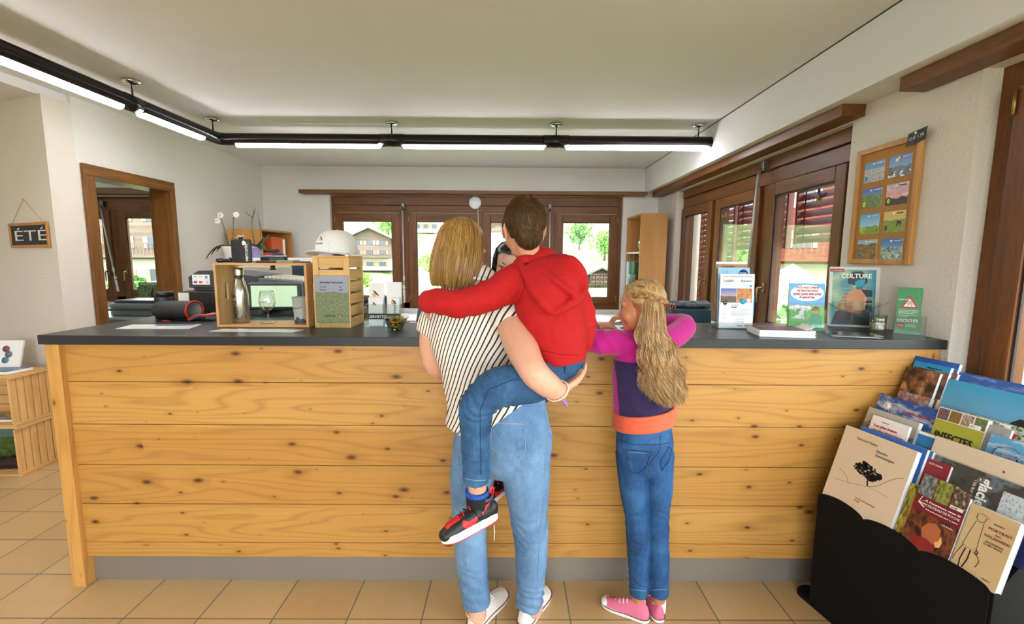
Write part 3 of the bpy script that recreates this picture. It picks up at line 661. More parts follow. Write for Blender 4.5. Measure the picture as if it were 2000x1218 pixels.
# jeans
jm=denim('light_wash_denim','#40638a','#5f84aa','#88a9c8',6)
m=MB()
capped(m,[P(985,776,1.60),P(984,830,1.59),P(980,880,1.60)],[.150,.168,.150],26,ry=[.105,.122,.105],side=(1,0,0))
RL=[P(1030,850,1.595),P(1028,930,1.59),P(1034,1010,1.60),P(1037,1080,1.60),P(1036,1135,1.605),P(1034,1180,1.61)]
LL=[P(935,850,1.60),P(922,930,1.605),P(918,1010,1.61),P(920,1075,1.60),P(925,1130,1.60),P(931,1178,1.60)]
capped(m,RL,[.092,.088,.070,.062,.055,.052],22,ry=[.10,.095,.076,.068,.058,.054],side=(1,0,0),flat1=True)
capped(m,LL,[.090,.084,.068,.062,.055,.053],22,ry=[.10,.092,.074,.068,.058,.054],side=(1,0,0),flat1=True)
kn=[(RL[2],(.3,0,1),1),(RL[1]+Vector((0,0,.08)),(.5,0,1),.5),(RL[5]+Vector((0,0,.05)),(0,.2,1),1.1),(LL[2],(-.2,0,1),.8),(LL[4],(.3,0,1),1),(RL[0]+Vector((-.04,0,-.02)),(.8,0,.7),.9)]
kn=[(p+OFF,a,w) for p,a,w in kn]
je=organic('jeans',shift(m),jm,mo,.006,4,chainf(rings_at(kn,.0045,.085,150,seed=2),folds(.003,11,(1,1,.6),8)))
stm=plain('jeans_stitching','#c9b089',.8); jd=denim('light_wash_seam','#4f7494','#6b8fae','#8aaac4',8)
def on_surface(o,p,d,off=.0015):
    """nearest point on mesh o (local space) hit along d from p"""
    hit,loc,nr,_=o.ray_cast(p,d); return (loc+nr*off) if hit else None
bpy.context.view_layer.update()
def decal(o,poly,Y0,mat,name,parent,off_v,thick=.0015,d=(0,1,0),closed=True,r=.0011):
    """piping laid on the garment along pixel outline poly"""
    pts=[]
    for i in range(len(poly) if closed else len(poly)-1):
        a=poly[i]; b=poly[(i+1)%len(poly)]; n=max(2,int(math.hypot(a[0]-b[0],a[1]-b[1])/4))
        for j in range(n):
            x=a[0]+(b[0]-a[0])*j/n; y=a[1]+(b[1]-a[1])*j/n; q=CAM+off_v; h=on_surface(o,q,ray(x,y).normalized(),thick*.4)
            if h is not None: pts.append(h)
    if len(pts)>3: return MB().tube(pts,r,6,closed=closed).build(name,mat,parent)
pk=[(958,822),(1024,822),(1026,880),(1000,893),(974,888),(958,872)]
decal(je,pk,0,jd,'pocket_seam',mo,OFF,r=.0016)
decal(je,[(955,826),(1026,828)],0,stm,'pocket_hem',mo,OFF,closed=False,r=.0008)
decal(je,[(940,800),(990,797),(1040,795),(1062,790)],0,jd,'waistband_seam',mo,OFF,closed=False,r=.0018)
decal(je,[(1062,800),(1066,870),(1062,950),(1054,1040),(1050,1130)],0,jd,'side_seam',mo,OFF,closed=False,r=.0014)
# frayed hem
m=MB(); rnd=random.Random(4)
for i in range(46):
    a=rnd.uniform(0,2*PI); p=P(1034,1181,1.61)+OFF+Vector((math.cos(a)*.048,math.sin(a)*.050,0)); m.tube([p+Vector((0,0,.006)),p+Vector((rnd.uniform(-.006,.006),rnd.uniform(-.006,.006),-rnd.uniform(.004,.016)))],.0006,4)
m.build('frayed_hem',plain('frayed_denim','#c6d6e2',.9),mo)
# hair: bob
def bob(th,t,off=0):
    # th: azimuth, 0 = back of the head; t: 0 crown .. 1 tips
    a=min(t/.42,1.0)*PI/2; s=math.sin(a)
    if t<.42: r=1.0*s; z=.035+.094*math.cos(a)
    else:
        q=(t-.42)/.58; r=1.0+.10*math.sin(q*PI*.85)-.16*q**3; z=.035-.165*q
    wx=.085*r+off; wy=.102*r+off
    return hm(math.sin(th)*wx, -math.cos(th)*wy-.012-.015*max(0,t-.4)*(1 if math.cos(th)>0 else 0), z)
hb=hair_mat('golden_blond_hair','#5c3c16','#9a7134','#d3aa66',.32)
rnd=random.Random(11)
def openth(t): return PI if t<.25 else 2.15-.15*t
sh_=MB()
sh_.grid(lambda u,w:bob((u*2-1)*openth(w*.98)-(.32*u if w>.26 else .32*u*w/.26*0),w*.98,-.004)+OFF,44,30)
hs=sh_.build('hair',hb,mo); so=hs.modifiers.new('s','SOLIDIFY'); so.thickness=.012; so.offset=-1
paths=[]
for i in range(2600):
    th=rnd.uniform(-2.05,1.66); L=rnd.uniform(.9,1.03); clump=math.sin(th*23+1.7*math.sin(th*7))*.0035; off=rnd.uniform(-.002,.0035); ph=rnd.uniform(0,6); pa=[]; dth=rnd.gauss(0,.03)
    tw=.14*math.sin(th*3)
    for j in range(15):
        t=.02+(L-.02)*j/14; tt=th*(1 if t>.12 else .6+.4*t/.12)
        q=bob(tt+dth*t+tw*t*.5+.02*math.sin(t*5+ph),t,off+clump*t+.001*math.sin(t*9+ph)); pa.append(q+OFF)
    paths.append(pa)
strands('hair_strands',paths,hb,mo,.0012,.0006)
e=hm(.079,.0,-.035)+OFF
MB().tube([e+Vector((math.cos(a)*.002,math.sin(a)*.016,math.cos(a)*0+math.cos(a)*.017-.015)) for a in [2*PI*i/16 for i in range(16)]],.0012,6,closed=True).build('earring',plain('gold','#d9b25a',.2,1),mo)
# bracelets and anklet
wr=(RA[-1]-RA[-2]).normalized(); a=wr.orthogonal().normalized(); b=wr.cross(a); cc=RA[-1]-wr*.006+OFF
MB().tube([cc+(a*math.cos(x)+b*math.sin(x))*.036+wr*.012*math.sin(x) for x in [2*PI*i/28 for i in range(28)]],.0026,8,closed=True).build('bracelet',plain('pale_string','#e8cfc0',.6),mo)
q=P(1093,774,1.32)+OFF
MB().tube([q,q+Vector((.012,-.002,-.012)),q+Vector((.022,0,-.026)),q+Vector((.026,.002,-.034))],[.004,.006,.005,.001],8,ry=[.002]*4).build('bracelet_ribbon',blotch(['#b87bb0','#e8d6e0','#7a6fb8','#d06a86'],9,1,.7),mo)
aw=P(929,1198,1.60)+OFF; m=MB()
for i in range(26):
    x=2*PI*i/26; m.ell(aw+Vector((math.cos(x)*.0365,math.sin(x)*.0365,.006*math.sin(x*2)-.006*math.cos(x))),(.0032,.0032,.0022),8,6)
m.build('anklet',plain('shell_beads','#e6cfb2',.5),mo)
# shoes
def low_shoe(parent,heel,toe,k,upper,sole_m,rim_m,lace_m,off,name='shoe',toe_m=None,open_=True):
    h=Vector(heel); tt=Vector(toe); fr=Frame(h,(tt-h),(0,0,1),(tt-h).length)
    m=MB(); prof=[(0.02,.13,.27),(.15,.145,.30),(.32,.14,.29),(.5,.155,.235),(.68,.175,.16),(.84,.165,.115),(.95,.11,.08)]
    # (y along, half width, height)
    rings=[]; n=20
    for y,w,hh in prof:
        ring=[]
        for i in range(n):
            a=2*PI*i/n; x=math.cos(a)*w; z=math.sin(a); z=(.075+ (hh*1.05 if z>0 else .04)*z)
            ring.append(fr(x*(1-.25*max(0,math.sin(a))),y,z))
        rings.append(ring)
    vs=[q for r in rings for q in r]+[fr(0,-.035,.1),fr(0,1.0,.075)]; fs=[]
    for i in range(len(prof)-1):
        for k2 in range(n): fs.append((i*n+k2,i*n+(k2+1)%n,(i+1)*n+(k2+1)%n,(i+1)*n+k2))
    L=len(prof)*n; fs+=[(L,(k2+1)%n,k2) for k2 in range(n)]+[(L+1,(len(prof)-1)*n+k2,(len(prof)-1)*n+(k2+1)%n) for k2 in range(n)]
    m.add([v+off for v in vs],fs,True); o=m.build(name,upper,parent); sb=o.modifiers.new('s','SUBSURF'); sb.levels=2; sb.render_levels=2
    out=[(-.03,0),(-.02,.09),(.10,.145),(.3,.142),(.5,.155),(.7,.182),(.86,.165),(.96,.105),(1.005,0)]
    def outline(s): 
        pts=[(x*s,y) for y,x in out]+[(-x*s,y) for y,x in out[-2:0:-1]]
        return pts
    s=MB(); n2=len(outline(1)); vs=[]
    for z,sc in ((0,.97),(.012,1.03),(.085,1.05),(.095,1.0)): vs+=[fr(x*sc,y,z)+off for x,y in outline(1)]
    fs=[tuple(range(n2-1,-1,-1)),tuple(3*n2+i for i in range(n2))]
    for j in range(3):
        for i in range(n2): fs.append((j*n2+i,j*n2+(i+1)%n2,(j+1)*n2+(i+1)%n2,(j+1)*n2+i))
    s.add(vs,fs,True); so=s.build('sole',sole_m,o); sb=so.modifiers.new('s','SUBSURF'); sb.levels=1; sb.render_levels=2
    if rim_m: MB().tube([fr(x*1.055,y,.088)+off for x,y in chaikin(outline(1))],.007*fr.k,6,closed=True).build('sole_stripe',rim_m,o)
    if lace_m:
        for i,y in enumerate((.42,.50,.58,.66)):
            w=.09; z=.335-.034*i; l=MB(); l.tube([fr(-w,y,z-.04)+off,fr(-.03,y+.015,z+.005)+off,fr(.03,y+.02,z+.005)+off,fr(w,y+.03,z-.05)+off],.010*fr.k,6); l.build('lace',lace_m,o)
    if toe_m:
        q=MB(); q.ell(fr(0,.88,.10)+off,(.15*fr.k,.115*fr.k,.075*fr.k),18,12,fr.R()); q.build('toe_cap',toe_m,o)
    return o,fr
wht=plain('white_canvas','#e9e5df',.75,var=.03,bump=.2,bscale=500); rub=plain('white_rubber','#efece6',.5); maroon=plain('maroon_rubber','#6e1f35',.5)
o,_=low_shoe(mo,P(921,1226,1.575)*1+Vector((0,0,-at(921,1226,Y=1.575).z)),Vector((-.015,1.775,0)),1,wht,rub,maroon,wht,OFF); o['label']='white canvas sneaker of the left foot'
o,_=low_shoe(mo,Vector((.055,1.585,0)),Vector((.165,1.79,0)),1,wht,rub,maroon,wht,OFF); o['label']='white canvas sneaker of the right foot'
# ---------------------------------------------------------------- boy in the red hoodie, carried on her hip
bo=thing('person','small person in red hoodie and blue jeans, carried on the hip','person',(.16,1.45,1.0))
OB=Vector((-.16,-1.45,-1.0)); sB=lambda m:shift(m,OB)
hf=Frame(P(1023,450,1.485),(-.22,.96,-.16),(.02,0,1),.80)
skinC=skin_mat('boy_skin','#cf8f70','#dda588')
m=MB()
head(m,hf,[P(1036,500,1.48),P(1046,524,1.485)],.046)
capped(m,[P(1050,530,1.485),P(1070,600,1.47),P(1090,690,1.46)],[.09,.10,.095],20,ry=[.055,.07,.07],side=(1,0,0))
LA=[P(1012,548,1.47),P(960,574,1.445),P(905,592,1.43),P(852,588,1.455),P(832,592,1.505)]
capped(m,LA,[.036,.034,.030,.026,.021],14)
hand(m,P(831,594,1.515),(-.05,.75,-.65),(-1,-.1,-.1),.60,.5,.06,1)
RA=[P(1115,560,1.50),P(1136,615,1.50),P(1132,668,1.53),P(1112,655,1.62),P(1092,640,1.69)]
capped(m,RA,[.036,.034,.032,.027,.021],14)
hand(m,P(1090,640,1.70),(-.8,.5,-.1),(0,0,1),.60,.5,.06,1)
capped(m,[P(930,900,1.375),P(932,950,1.378),P(934,990,1.378)],[.036,.030,.028],14)
capped(m,[P(986,880,1.725),P(986,940,1.725)],[.032,.028],14)
LG1=[P(1084,690,1.46),P(1084,732,1.45),P(1030,748,1.385),P(972,757,1.345),P(935,792,1.338),P(930,850,1.350),P(930,900,1.362),P(931,940,1.375)]
capped(m,LG1,[.05,.045,.045,.042,.040,.034,.030,.028],14)
capped(m,[P(1094,690,1.46),P(1096,726,1.52),P(1090,734,1.60),P(1050,768,1.695),P(1004,815,1.732),P(990,880,1.728),P(986,935,1.726)],[.05,.042,.038,.034,.032,.030,.026],14)
organic('body',sB(m),skinC,bo,.0038,3)
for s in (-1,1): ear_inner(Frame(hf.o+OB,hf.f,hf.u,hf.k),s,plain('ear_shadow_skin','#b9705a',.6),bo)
# jeans
jb=denim('mid_blue_denim','#0f3157','#235079','#4a769d',9)
m=MB()
capped(m,[P(1094,688,1.475),P(1090,722,1.475)],[.088,.078],22,ry=[.082,.084],side=(1,0,.0))
L1=[P(1084,728,1.45),P(1030,748,1.385),P(972,757,1.345),P(933,792,1.335),P(929,850,1.350),P(930,900,1.362),P(930,938,1.372)]
capped(m,L1,[.070,.066,.064,.058,.048,.044,.043],20,ry=[.070,.066,.062,.055,.047,.044,.043],flat1=True,side=(0,1,0))
L2=[P(1098,722,1.50),P(1092,730,1.60),P(1052,768,1.70),P(1004,815,1.735),P(990,880,1.728),P(986,925,1.726)]
capped(m,L2,[.064,.054,.048,.044,.040,.038],18,flat1=True)
kn=[(L1[3]+OB,(.6,0,.8),1.2),(L1[2]+OB,(.9,0,.1),1),(L1[0]+OB,(1,0,-.3),.8),(L1[5]+OB,(.1,0,1),.5)]
jb_o=organic('jeans',sB(m),jb,bo,.0048,3,chainf(rings_at(kn,.0040,.07,210,seed=5),folds(.0022,15,(1,1,.7),4)))
bpy.context.view_layer.update()
seam=plain('dark_denim_seam','#14304f',.8); thread=plain('pale_denim_thread','#7f9fbc',.8)
decal(jb_o,[(1066,738),(1100,748),(1122,744)],0,thread,'yoke_seam',bo,OB,closed=False,r=.0009)
decal(jb_o,[(1062,736),(1000,742),(955,760),(938,800),(938,860),(940,930)],0,seam,'leg_seam',bo,OB,closed=False,r=.0012)
decal(jb_o,[(906,934),(930,938),(953,937)],0,thread,'hem_seam',bo,OB,closed=False,r=.0010)
q=P(1103,722,1.385)+OB; q=P(1103,723,1.39)+OB
decal(jb_o,[(1103,716),(1103,734)],0,seam,'belt_loop',bo,OB,closed=False,r=.0028)
# red hoodie
red=cloth('red_sweatshirt','#b3060c',.85,.07,700,.1,.0,9)
m=MB()
B=[P(1050,516,1.485),P(1062,545,1.475),P(1074,600,1.462),P(1086,655,1.458),P(1092,700,1.462),P(1093,708,1.462)]
capped(m,B,[.075,.104,.110,.102,.090,.084],26,ry=[.055,.080,.092,.094,.090,.085],side=(1,0,-.12),flat1=True)
capped(m,[P(1040,540,1.475)]+LA[:-1]+[P(834,590,1.485)],[.056,.060,.053,.047,.042,.037],20,flat1=True)
capped(m,RA,[.052,.049,.046,.040,.034],18,flat1=True)
kn=[(LA[1]+OB,(1,0,0),1.0),(LA[2]+OB,(1,0,.2),1.3),(LA[3]+OB,(.9,0,-.2),1.0),(LA[0]+OB,(.7,0,-.7),1),(RA[1]+OB,(0,0,1),1),(P(1100,640,1.38)+OB,(.5,0,.8),.9),(P(1040,620,1.39)+OB,(.8,0,-.6),.8)]
bh=organic('hoodie',sB(m),red,bo,.0048,3,chainf(rings_at(kn,.0026,.075,115,seed=7),folds(.0048,8,(1,1,.6),6,3)))
# hood: a thick folded bag hanging behind the neck
m=MB()
W=lambda x,y,d:P(x,y,1.475-d)
# collar roll round the neck
capped(m,[W(1006,536,.0),W(1010,514,.015),W(1030,505,.03),W(1058,512,.035),W(1084,506,.03),W(1106,504,.02)],[.012,.013,.014,.015,.015,.012],14,ry=[.018,.020,.020,.020,.020,.018])
# hanging bag, pointed at the bottom
capped(m,[W(1046,522,.06),W(1066,556,.115),W(1082,590,.135),W(1088,606,.13)],[.052,.056,.036,.014],22,ry=[.022,.026,.022,.012],side=(.85,0,.35))
capped(m,[W(1088,520,.05),W(1108,548,.105),W(1118,570,.115)],[.044,.044,.024],18,ry=[.030,.030,.022],side=(.8,0,-.5))
capped(m,[W(1078,560,.10),W(1104,566,.105),W(1124,566,.085)],[.040,.040,.026],18,ry=[.026,.024,.020],side=(0,0,1))
capped(m,[W(1074,580,.12),W(1100,582,.118)],[.030,.024],16,ry=[.022,.020],side=(0,0,1))
# left free edge from the neck to the tip, and the doubled front edge on the right
capped(m,[W(1016,516,.05),W(1034,552,.105),W(1058,590,.142),W(1082,612,.150)],[.010,.012,.013,.010],12)
capped(m,[W(1080,612,.150),W(1106,598,.148),W(1130,582,.125),W(1141,566,.09)],[.011,.014,.015,.012],12)
capped(m,[W(1090,504,.05),W(1116,512,.085),W(1134,534,.095),W(1142,562,.085)],[.014,.020,.021,.014],14)
capped(m,[W(1062,524,.10),W(1090,552,.145),W(1124,576,.135)],[.008,.011,.010],12)
organic('hood',sB(m),red,bo,.0045,4,folds(.0028,14,(1,1,1),9,2))
m=MB(); m.tube([P(1050+8*i,691+2.0*i+(3*math.sin(i/9*PI)),1.36)+OB for i in range(11)],.0)
bpy.context.view_layer.update()
dk=plain('red_rib_seam','#7c0308',.85)
decal(bh,[(1030,680),(1060,684),(1095,692),(1136,694)],0,dk,'hem_seam',bo,OB,closed=False,r=.0012)
decal(bh,[(1018,520),(1024,560),(1012,590),(1002,600)],0,dk,'sleeve_seam',bo,OB,closed=False,r=.0011)
q=Frame(P(1066,508,1.455)+OB,(0,-1,.2)); MB().tube([P(1052,505,1.452)+OB,P(1062,506,1.45)+OB,P(1070,503,1.45)+OB],.006,8).build('shirt_collar',wht,bo)
# short brown hair
hbm=hair_mat('short_brown_hair','#2a190d','#4a3019','#6d4c2b',.5,.3)
m=MB(); R=hf.R(); k=hf.k
m.ell(hf(0,-.020,.040),[.082*k,.099*k,.090*k],24,18,R); m.ell(hf(0,-.070,-.028),[.056*k,.038*k,.058*k],18,12,R); m.ell(hf(0,-.015,.075),[.066*k,.08*k,.06*k],18,12,R)
for s in (-1,1): m.ell(hf(s*.066,.026,.02),[.014*k,.03*k,.045*k],12,8,R)
hh=organic('hair',sB(m),hbm,bo,.0045,4,folds(.0012,60,(1,1,.5),3))
bpy.context.view_layer.update()
rnd=random.Random(5); paths=[]; me=hh.data; cr=hf(.008,-.055,.115)+OB; fr2=Frame(hf.o+OB,hf.f,hf.u,hf.k)
vv=[v for v in me.vertices if fr2.loc(v.co).z>-.105]
for i in range(5200):
    v=rnd.choice(vv); n=v.normal; d=(v.co-cr); d=d-n*d.dot(n); 
    if d.length<1e-5: continue
    d.normalize(); w=n.cross(d); d=(d+w*(.35+rnd.gauss(0,.15))).normalized(); L=rnd.uniform(.010,.020)
    p=v.co; paths.append([p-n*.001,p+d*L*.5+n*.0022,p+d*L+n*rnd.uniform(.0,.0022)])
strands('hair_strands',paths,hbm,bo,.0010,.0003)
# socks and shoes
blk=plain('black_knit_sock','#14161b',.9,bump=.3,bscale=300); blu=plain('blue_sock_band','#1c4fae',.9,bump=.3,bscale=300)
def low_sneaker(ank,toe,upv,label,k=.185):
    a=P(*ank)+OB; t=P(*toe)+OB; fr=Frame(a,(t-a),upv,k)
    o=thing('shoe',None,None,(0,0,0)); o.parent=bo; o['label']=label
    def blobs(m,pp): m.v+=[]
    m=MB()
    # upper, local: y 0 heel..1 toe, z 0 sole..
    capped(m,[fr(0,.03,.16),fr(0,.25,.15),fr(0,.5,.13),fr(0,.75,.10),fr(0,.93,.07)],[.125*k,.135*k,.145*k,.165*k,.14*k],20,ry=[.16*k,.17*k,.17*k,.15*k,.10*k],side=fr.r)
    capped(m,[fr(0,.10,.16),fr(0,.12,.33)],[.125*k,.135*k],20,ry=[.14*k,.15*k],side=fr.r,flat1=True)
    capped(m,[fr(0,.24,.22),fr(0,.50,.20)],[.11*k,.11*k],18,ry=[.09*k,.06*k],side=fr.r)
    up=organic('upper',m,plain('black_leather','#16171b',.45,bump=.1),o,.003,3)
    m=MB(); out=[(-.055,0),(-.03,.10),(.2,.145),(.45,.15),(.7,.185),(.88,.16),(.97,.10),(1.03,0)]
    O2=[(x,y) for y,x in out]+[(-x,y) for y,x in out[-2:0:-1]]; n2=len(O2); vs=[]
    for z,sc in ((-.06,.95),(-.045,1.0),(.07,1.02),(.09,.96)): vs+=[fr(x*sc,y,z+.035*max(0,y-.75)) for x,y in O2]
    fs=[tuple(range(n2-1,-1,-1)),tuple(3*n2+i for i in range(n2))]
    for j in range(3):
        for i in range(n2): fs.append((j*n2+i,j*n2+(i+1)%n2,(j+1)*n2+(i+1)%n2,(j+1)*n2+i))
    m.add(vs,fs,True); s=m.build('sole',rub,o); sb=s.modifiers.new('s','SUBSURF'); sb.levels=2; sb.render_levels=2
    rd=plain('bright_red_leather','#d01a1e',.45)
    MB().tube([fr(x*.90,y*.97,-.058+.035*max(0,y-.75)) for x,y in O2],.009*k,6,closed=True).build('outsole',rd,o)
    # toe box patch, collar, tongue, strap, heel loop, curved side mark
    def patch(name,fn,nu,nv,mat,th=.0022):
        g=MB(); g.grid(fn,nu,nv); q=g.build(name,mat,o); z=q.modifiers.new('s','SOLIDIFY'); z.thickness=th; z.offset=1; w=q.modifiers.new('w','SHRINKWRAP'); w.target=up; w.wrap_method='NEAREST_SURFACEPOINT'; w.wrap_mode='ABOVE_SURFACE'; w.offset=.0012; q.modifiers.move(1,0); return q
    patch('toe_box',lambda u,v:fr((u-.5)*.30*(1-.3*v),.62+.32*v,.36-.10*v),10,10,rd)
    patch('strap',lambda u,v:fr((u-.5)*.36,.27+.09*v,.42-.30*abs(u-.5)**2*4),16,4,plain('black_strap','#1c1d22',.5),.003)
    for s in (-1,1):
        # tapering hook: short rounded hook at the toe end, long thin tail towards the heel
        pts=[(.60,.13),(.57,.195),(.545,.235),(.57,.115),(.52,.085),(.45,.10),(.30,.175),(.10,.30)]
        up_e=[(.60,.29),(.575,.235),(.54,.195),(.46,.19),(.36,.225),(.25,.275),(.10,.36),(.0,.41)]
        lo_e=[(.63,.285),(.655,.19),(.63,.11),(.53,.06),(.40,.10),(.27,.175),(.12,.285),(.0,.40)]
        g=MB(); vs=[]
        for a_,b_ in zip(up_e,lo_e):
            for f in (0,.5,1): vs.append(fr(s*.20,a_[0]*(1-f)+b_[0]*f,a_[1]*(1-f)+b_[1]*f))
        fs=[(i*3+j,i*3+j+1,(i+1)*3+j+1,(i+1)*3+j) for i in range(7) for j in range(2)]
        g.add(vs,fs,True); q=g.build('side_mark',rd,o); q.modifiers.new('b','SUBSURF').levels=1
        w=q.modifiers.new('w','SHRINKWRAP'); w.target=up; w.wrap_method='PROJECT'; w.use_project_x=w.use_project_y=w.use_project_z=False
        w.wrap_method='NEAREST_SURFACEPOINT'; w.wrap_mode='ABOVE_SURFACE'; w.offset=.0018
    MB().tube([fr(math.cos(t)*.128,.115+math.sin(t)*.14,.345+.05*max(0,math.sin(t))+.02) for t in [2*PI*i/24 for i in range(24)]],.014*k,8,closed=True,ry=.03*k).build('collar',plain('grey_leather_collar','#3d4653',.5),o)
    g=MB(); g.grid(lambda u,v:fr((u-.5)*.20,.27-.03*v,.36+.13*v-.0*abs(u-.5)),8,6); q=g.build('tongue',rd,o); z=q.modifiers.new('s','SOLIDIFY'); z.thickness=.006
    MB().tube([fr(0,-.03,.30),fr(0,-.07,.40),fr(0,-.10,.46),fr(0,-.06,.50),fr(0,-.02,.45),fr(0,-.02,.38)],.012*k,8,ry=.03*k).build('heel_loop',rd,o)
    for i in range(4):
        y=.42+.065*i; z=.335-.022*i; MB().tube([fr(-.085,y+.02,z-.01),fr(0,y,z+.012),fr(.085,y+.02,z-.01)],.013*k,6).build('lace',plain('black_lace','#101013',.8) if i%2 else rd,o)
    return o,fr
o,fs1=low_sneaker((966,1006,1.385),(872,1052,1.30),(-.30,.02,1),'black and red low sneaker with red curved side mark and white sole')
m=MB(); capped(m,[P(931,958,1.377),P(934,985,1.378),P(942,1005,1.378)],[.0365,.038,.036],18,flat0=True); organic('sock',sB(m),blk,bo,.004,2)
m=MB(); m.tube([P(931,957,1.377)+OB,P(931,958,1.377)+OB,P(932,963,1.377)+OB,P(932,965,1.377)+OB],[.0375,.0385,.0385,.0372],22); m.build('sock_band',blu,bo)
m=MB(); capped(m,[P(986,925,1.726),P(986,950,1.728)],[.034,.034],14); organic('sock',sB(m),blk,bo,.005,1)
low_sneaker((990,950,1.715),(968,965,1.66),(.0,-.2,1),'second black and red sneaker, seen between the legs of the jeans',.165)
m=MB(); m.tube([P(965,1025,1.345)+OB,P(966,1040,1.345)+OB,P(965,1056,1.345)+OB],.0012,5); m.build('loose_thread',plain('white_thread','#e6e6ea',.8),mo); bpy.data.objects[m and 'loose_thread'].location=Vector(OFF-OB)*1.0
# ---------------------------------------------------------------- girl in the magenta and purple fleece
gi=thing('person','person in magenta and purple fleece with coral waistband, leaning on the counter','person',(.5,1.64,0))
OG=Vector((-.5,-1.64,0)); sG=lambda m:shift(m,OG)
hg=Frame(P(1252,600,1.66),(-.93,.36,-.10),(.04,.04,1),.80)
m=MB()
head(m,hg,[P(1262,648,1.665),P(1266,672,1.67)],.044)
capped(m,[P(1264,672,1.675),P(1256,720,1.665),P(1252,790,1.655),P(1256,850,1.655)],[.085,.095,.088,.095],20,ry=[.055,.065,.062,.07],side=(1,0,0))
LA=[P(1224,668,1.665),P(1188,668,1.655),P(1150,664,1.68),P(1136,656,1.735),P(1150,645,1.83),P(1166,641,1.885)]
capped(m,LA,[.036,.033,.031,.029,.024,.020],14)
hand(m,P(1168,640,1.89)+Vector((0,0,.008)),(.93,.35,.02),(.05,-.25,1),.72,.55,.06,-1)
RA=[P(1290,668,1.685),P(1322,652,1.74),P(1336,634,1.80),P(1290,628,1.88),P(1240,622,1.93)]
capped(m,RA,[.036,.033,.031,.025,.020],14)
hand(m,P(1236,622,1.935)+Vector((0,0,.006)),(-.95,.25,.05),(0,-.1,1),.70,.7,.08,1)
for pts in ([P(1246,1130,1.655),P(1247,1160,1.655),P(1246,1172,1.66)],[P(1286,1130,1.655),P(1287,1160,1.655),P(1286,1172,1.66)]): capped(m,pts,[.030,.026,.026],14)
for xx in ([1234,1238,1244,1247,1247],[1284,1284,1283,1286,1287]): capped(m,[P(xx[0],850,1.655),P(xx[1],930,1.655),P(xx[2],1010,1.66),P(xx[3],1080,1.66),P(xx[4],1135,1.655)],[.045,.042,.034,.030,.028],14)
organic('body',sG(m),skinB,gi,.0036,3)
ge=Frame(hg.o+OG,hg.f,hg.u,hg.k)
for s in (-1,1): eye(ge,s,gi)
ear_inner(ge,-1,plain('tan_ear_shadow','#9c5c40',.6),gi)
MB().tube([ge(.0+dx,.100-abs(dx)*.5,-.063) for dx in (-.022,-.012,0,.012,.022)],[.0008,.0022,.0026,.0022,.0008],6).build('lips',plain('lip','#b0604f',.5),gi)
MB().ell(ge(-.083,.004,-.036),(.002,.002,.002),8,6).build('earring',plain('gold','#d9b25a',.2,1),gi)
# jeans
jg=denim('deep_blue_denim','#0b305a','#18487b','#38709f',8)
m=MB(); capped(m,[P(1258,832,1.655),P(1258,866,1.650),P(1258,893,1.655)],[.102,.108,.098],24,ry=[.080,.088,.078],side=(1,0,.0))
LL=[P(1232,885,1.655),P(1236,945,1.655),P(1243,1010,1.66),P(1246,1080,1.66),P(1247,1125,1.658),P(1247,1160,1.658)]
RL=[P(1286,885,1.655),P(1286,945,1.655),P(1284,1010,1.66),P(1286,1080,1.66),P(1287,1125,1.658),P(1287,1160,1.658)]
for L in (LL,RL): capped(m,L,[.058,.053,.044,.041,.038,.037],20,ry=[.066,.058,.047,.044,.038,.037],flat1=True,side=(1,0,0))
kn=[(p+OG,(.2,0,1),w) for p,w in ((LL[2],1.3),(RL[2],1.3),(LL[1],.6),(LL[4],.7),(RL[4],.6),(LL[3],.8),(RL[3],.5))]
jo=organic('jeans',sG(m),jg,gi,.0044,3,chainf(rings_at(kn,.0035,.06,170,seed=3),folds(.002,14,(1,1,.7),2)))
bpy.context.view_layer.update()
for pl in ([(1222,878),(1272,882),(1262,912),(1246,924),(1228,920)],[(1306,872),(1312,876),(1306,900),(1292,918),(1290,900)]):
    decal(jo,pl,0,seam,'pocket_seam',gi,OG,r=.0013)
decal(jo,[(1226,882),(1268,885)],0,thread,'pocket_hem',gi,OG,closed=False,r=.0008)
decal(jo,[(1206,858),(1240,868),(1290,868),(1312,862)],0,seam,'yoke_seam',gi,OG,closed=False,r=.0012)
decal(jo,[(1290,850),(1288,880),(1266,910)],0,seam,'centre_seam',gi,OG,closed=False,r=.0012)
decal(jo,[(1204,880),(1212,950),(1222,1010),(1226,1090),(1228,1155)],0,seam,'side_seam',gi,OG,closed=False,r=.0012)
for pl in ([(1228,1150),(1266,1154)],[(1270,1152),(1306,1150)]): decal(jo,pl,0,thread,'hem_seam',gi,OG,closed=False,r=.0010)
for x in (1212,1291): decal(jo,[(x,846),(x,860)],0,seam,'belt_loop',gi,OG,closed=False,r=.0026)
# fleece, colour blocked
t=NT('colour_blocked_fleece',.9); xyz=t.sep(t.coord()); zc=P(1250,705,1.6).z; xs=P(1206,760,1.62).x-.5
pur='#22103f'; mag='#b3087a'
lowz=t.math('LESS_THAN',t.math('MULTIPLY_ADD',xyz[0],-.06,xyz[2]),zc); inside=t.math('GREATER_THAN',t.math('MULTIPLY_ADD',xyz[2],.10,xyz[0]),xs+.10*P(1206,760,1.62).z)
torso=t.math('GREATER_THAN',xyz[0],P(1192,760,1.62).x-.5)
f=t.math('MULTIPLY',lowz,t.math('MULTIPLY',inside,torso)); n1=t.noise(t.coord(),12,3); 
t.base(t.mix(t.math('MULTIPLY',n1,.25),t.mix(f,mag,pur),'#e03aa6' if False else t.mix(f,'#bb1886','#35205c'))); t.b.inputs['Sheen Weight'].default_value=.2; t.bump(t.noise(t.coord(),800,2),.12,.001)
m=MB()
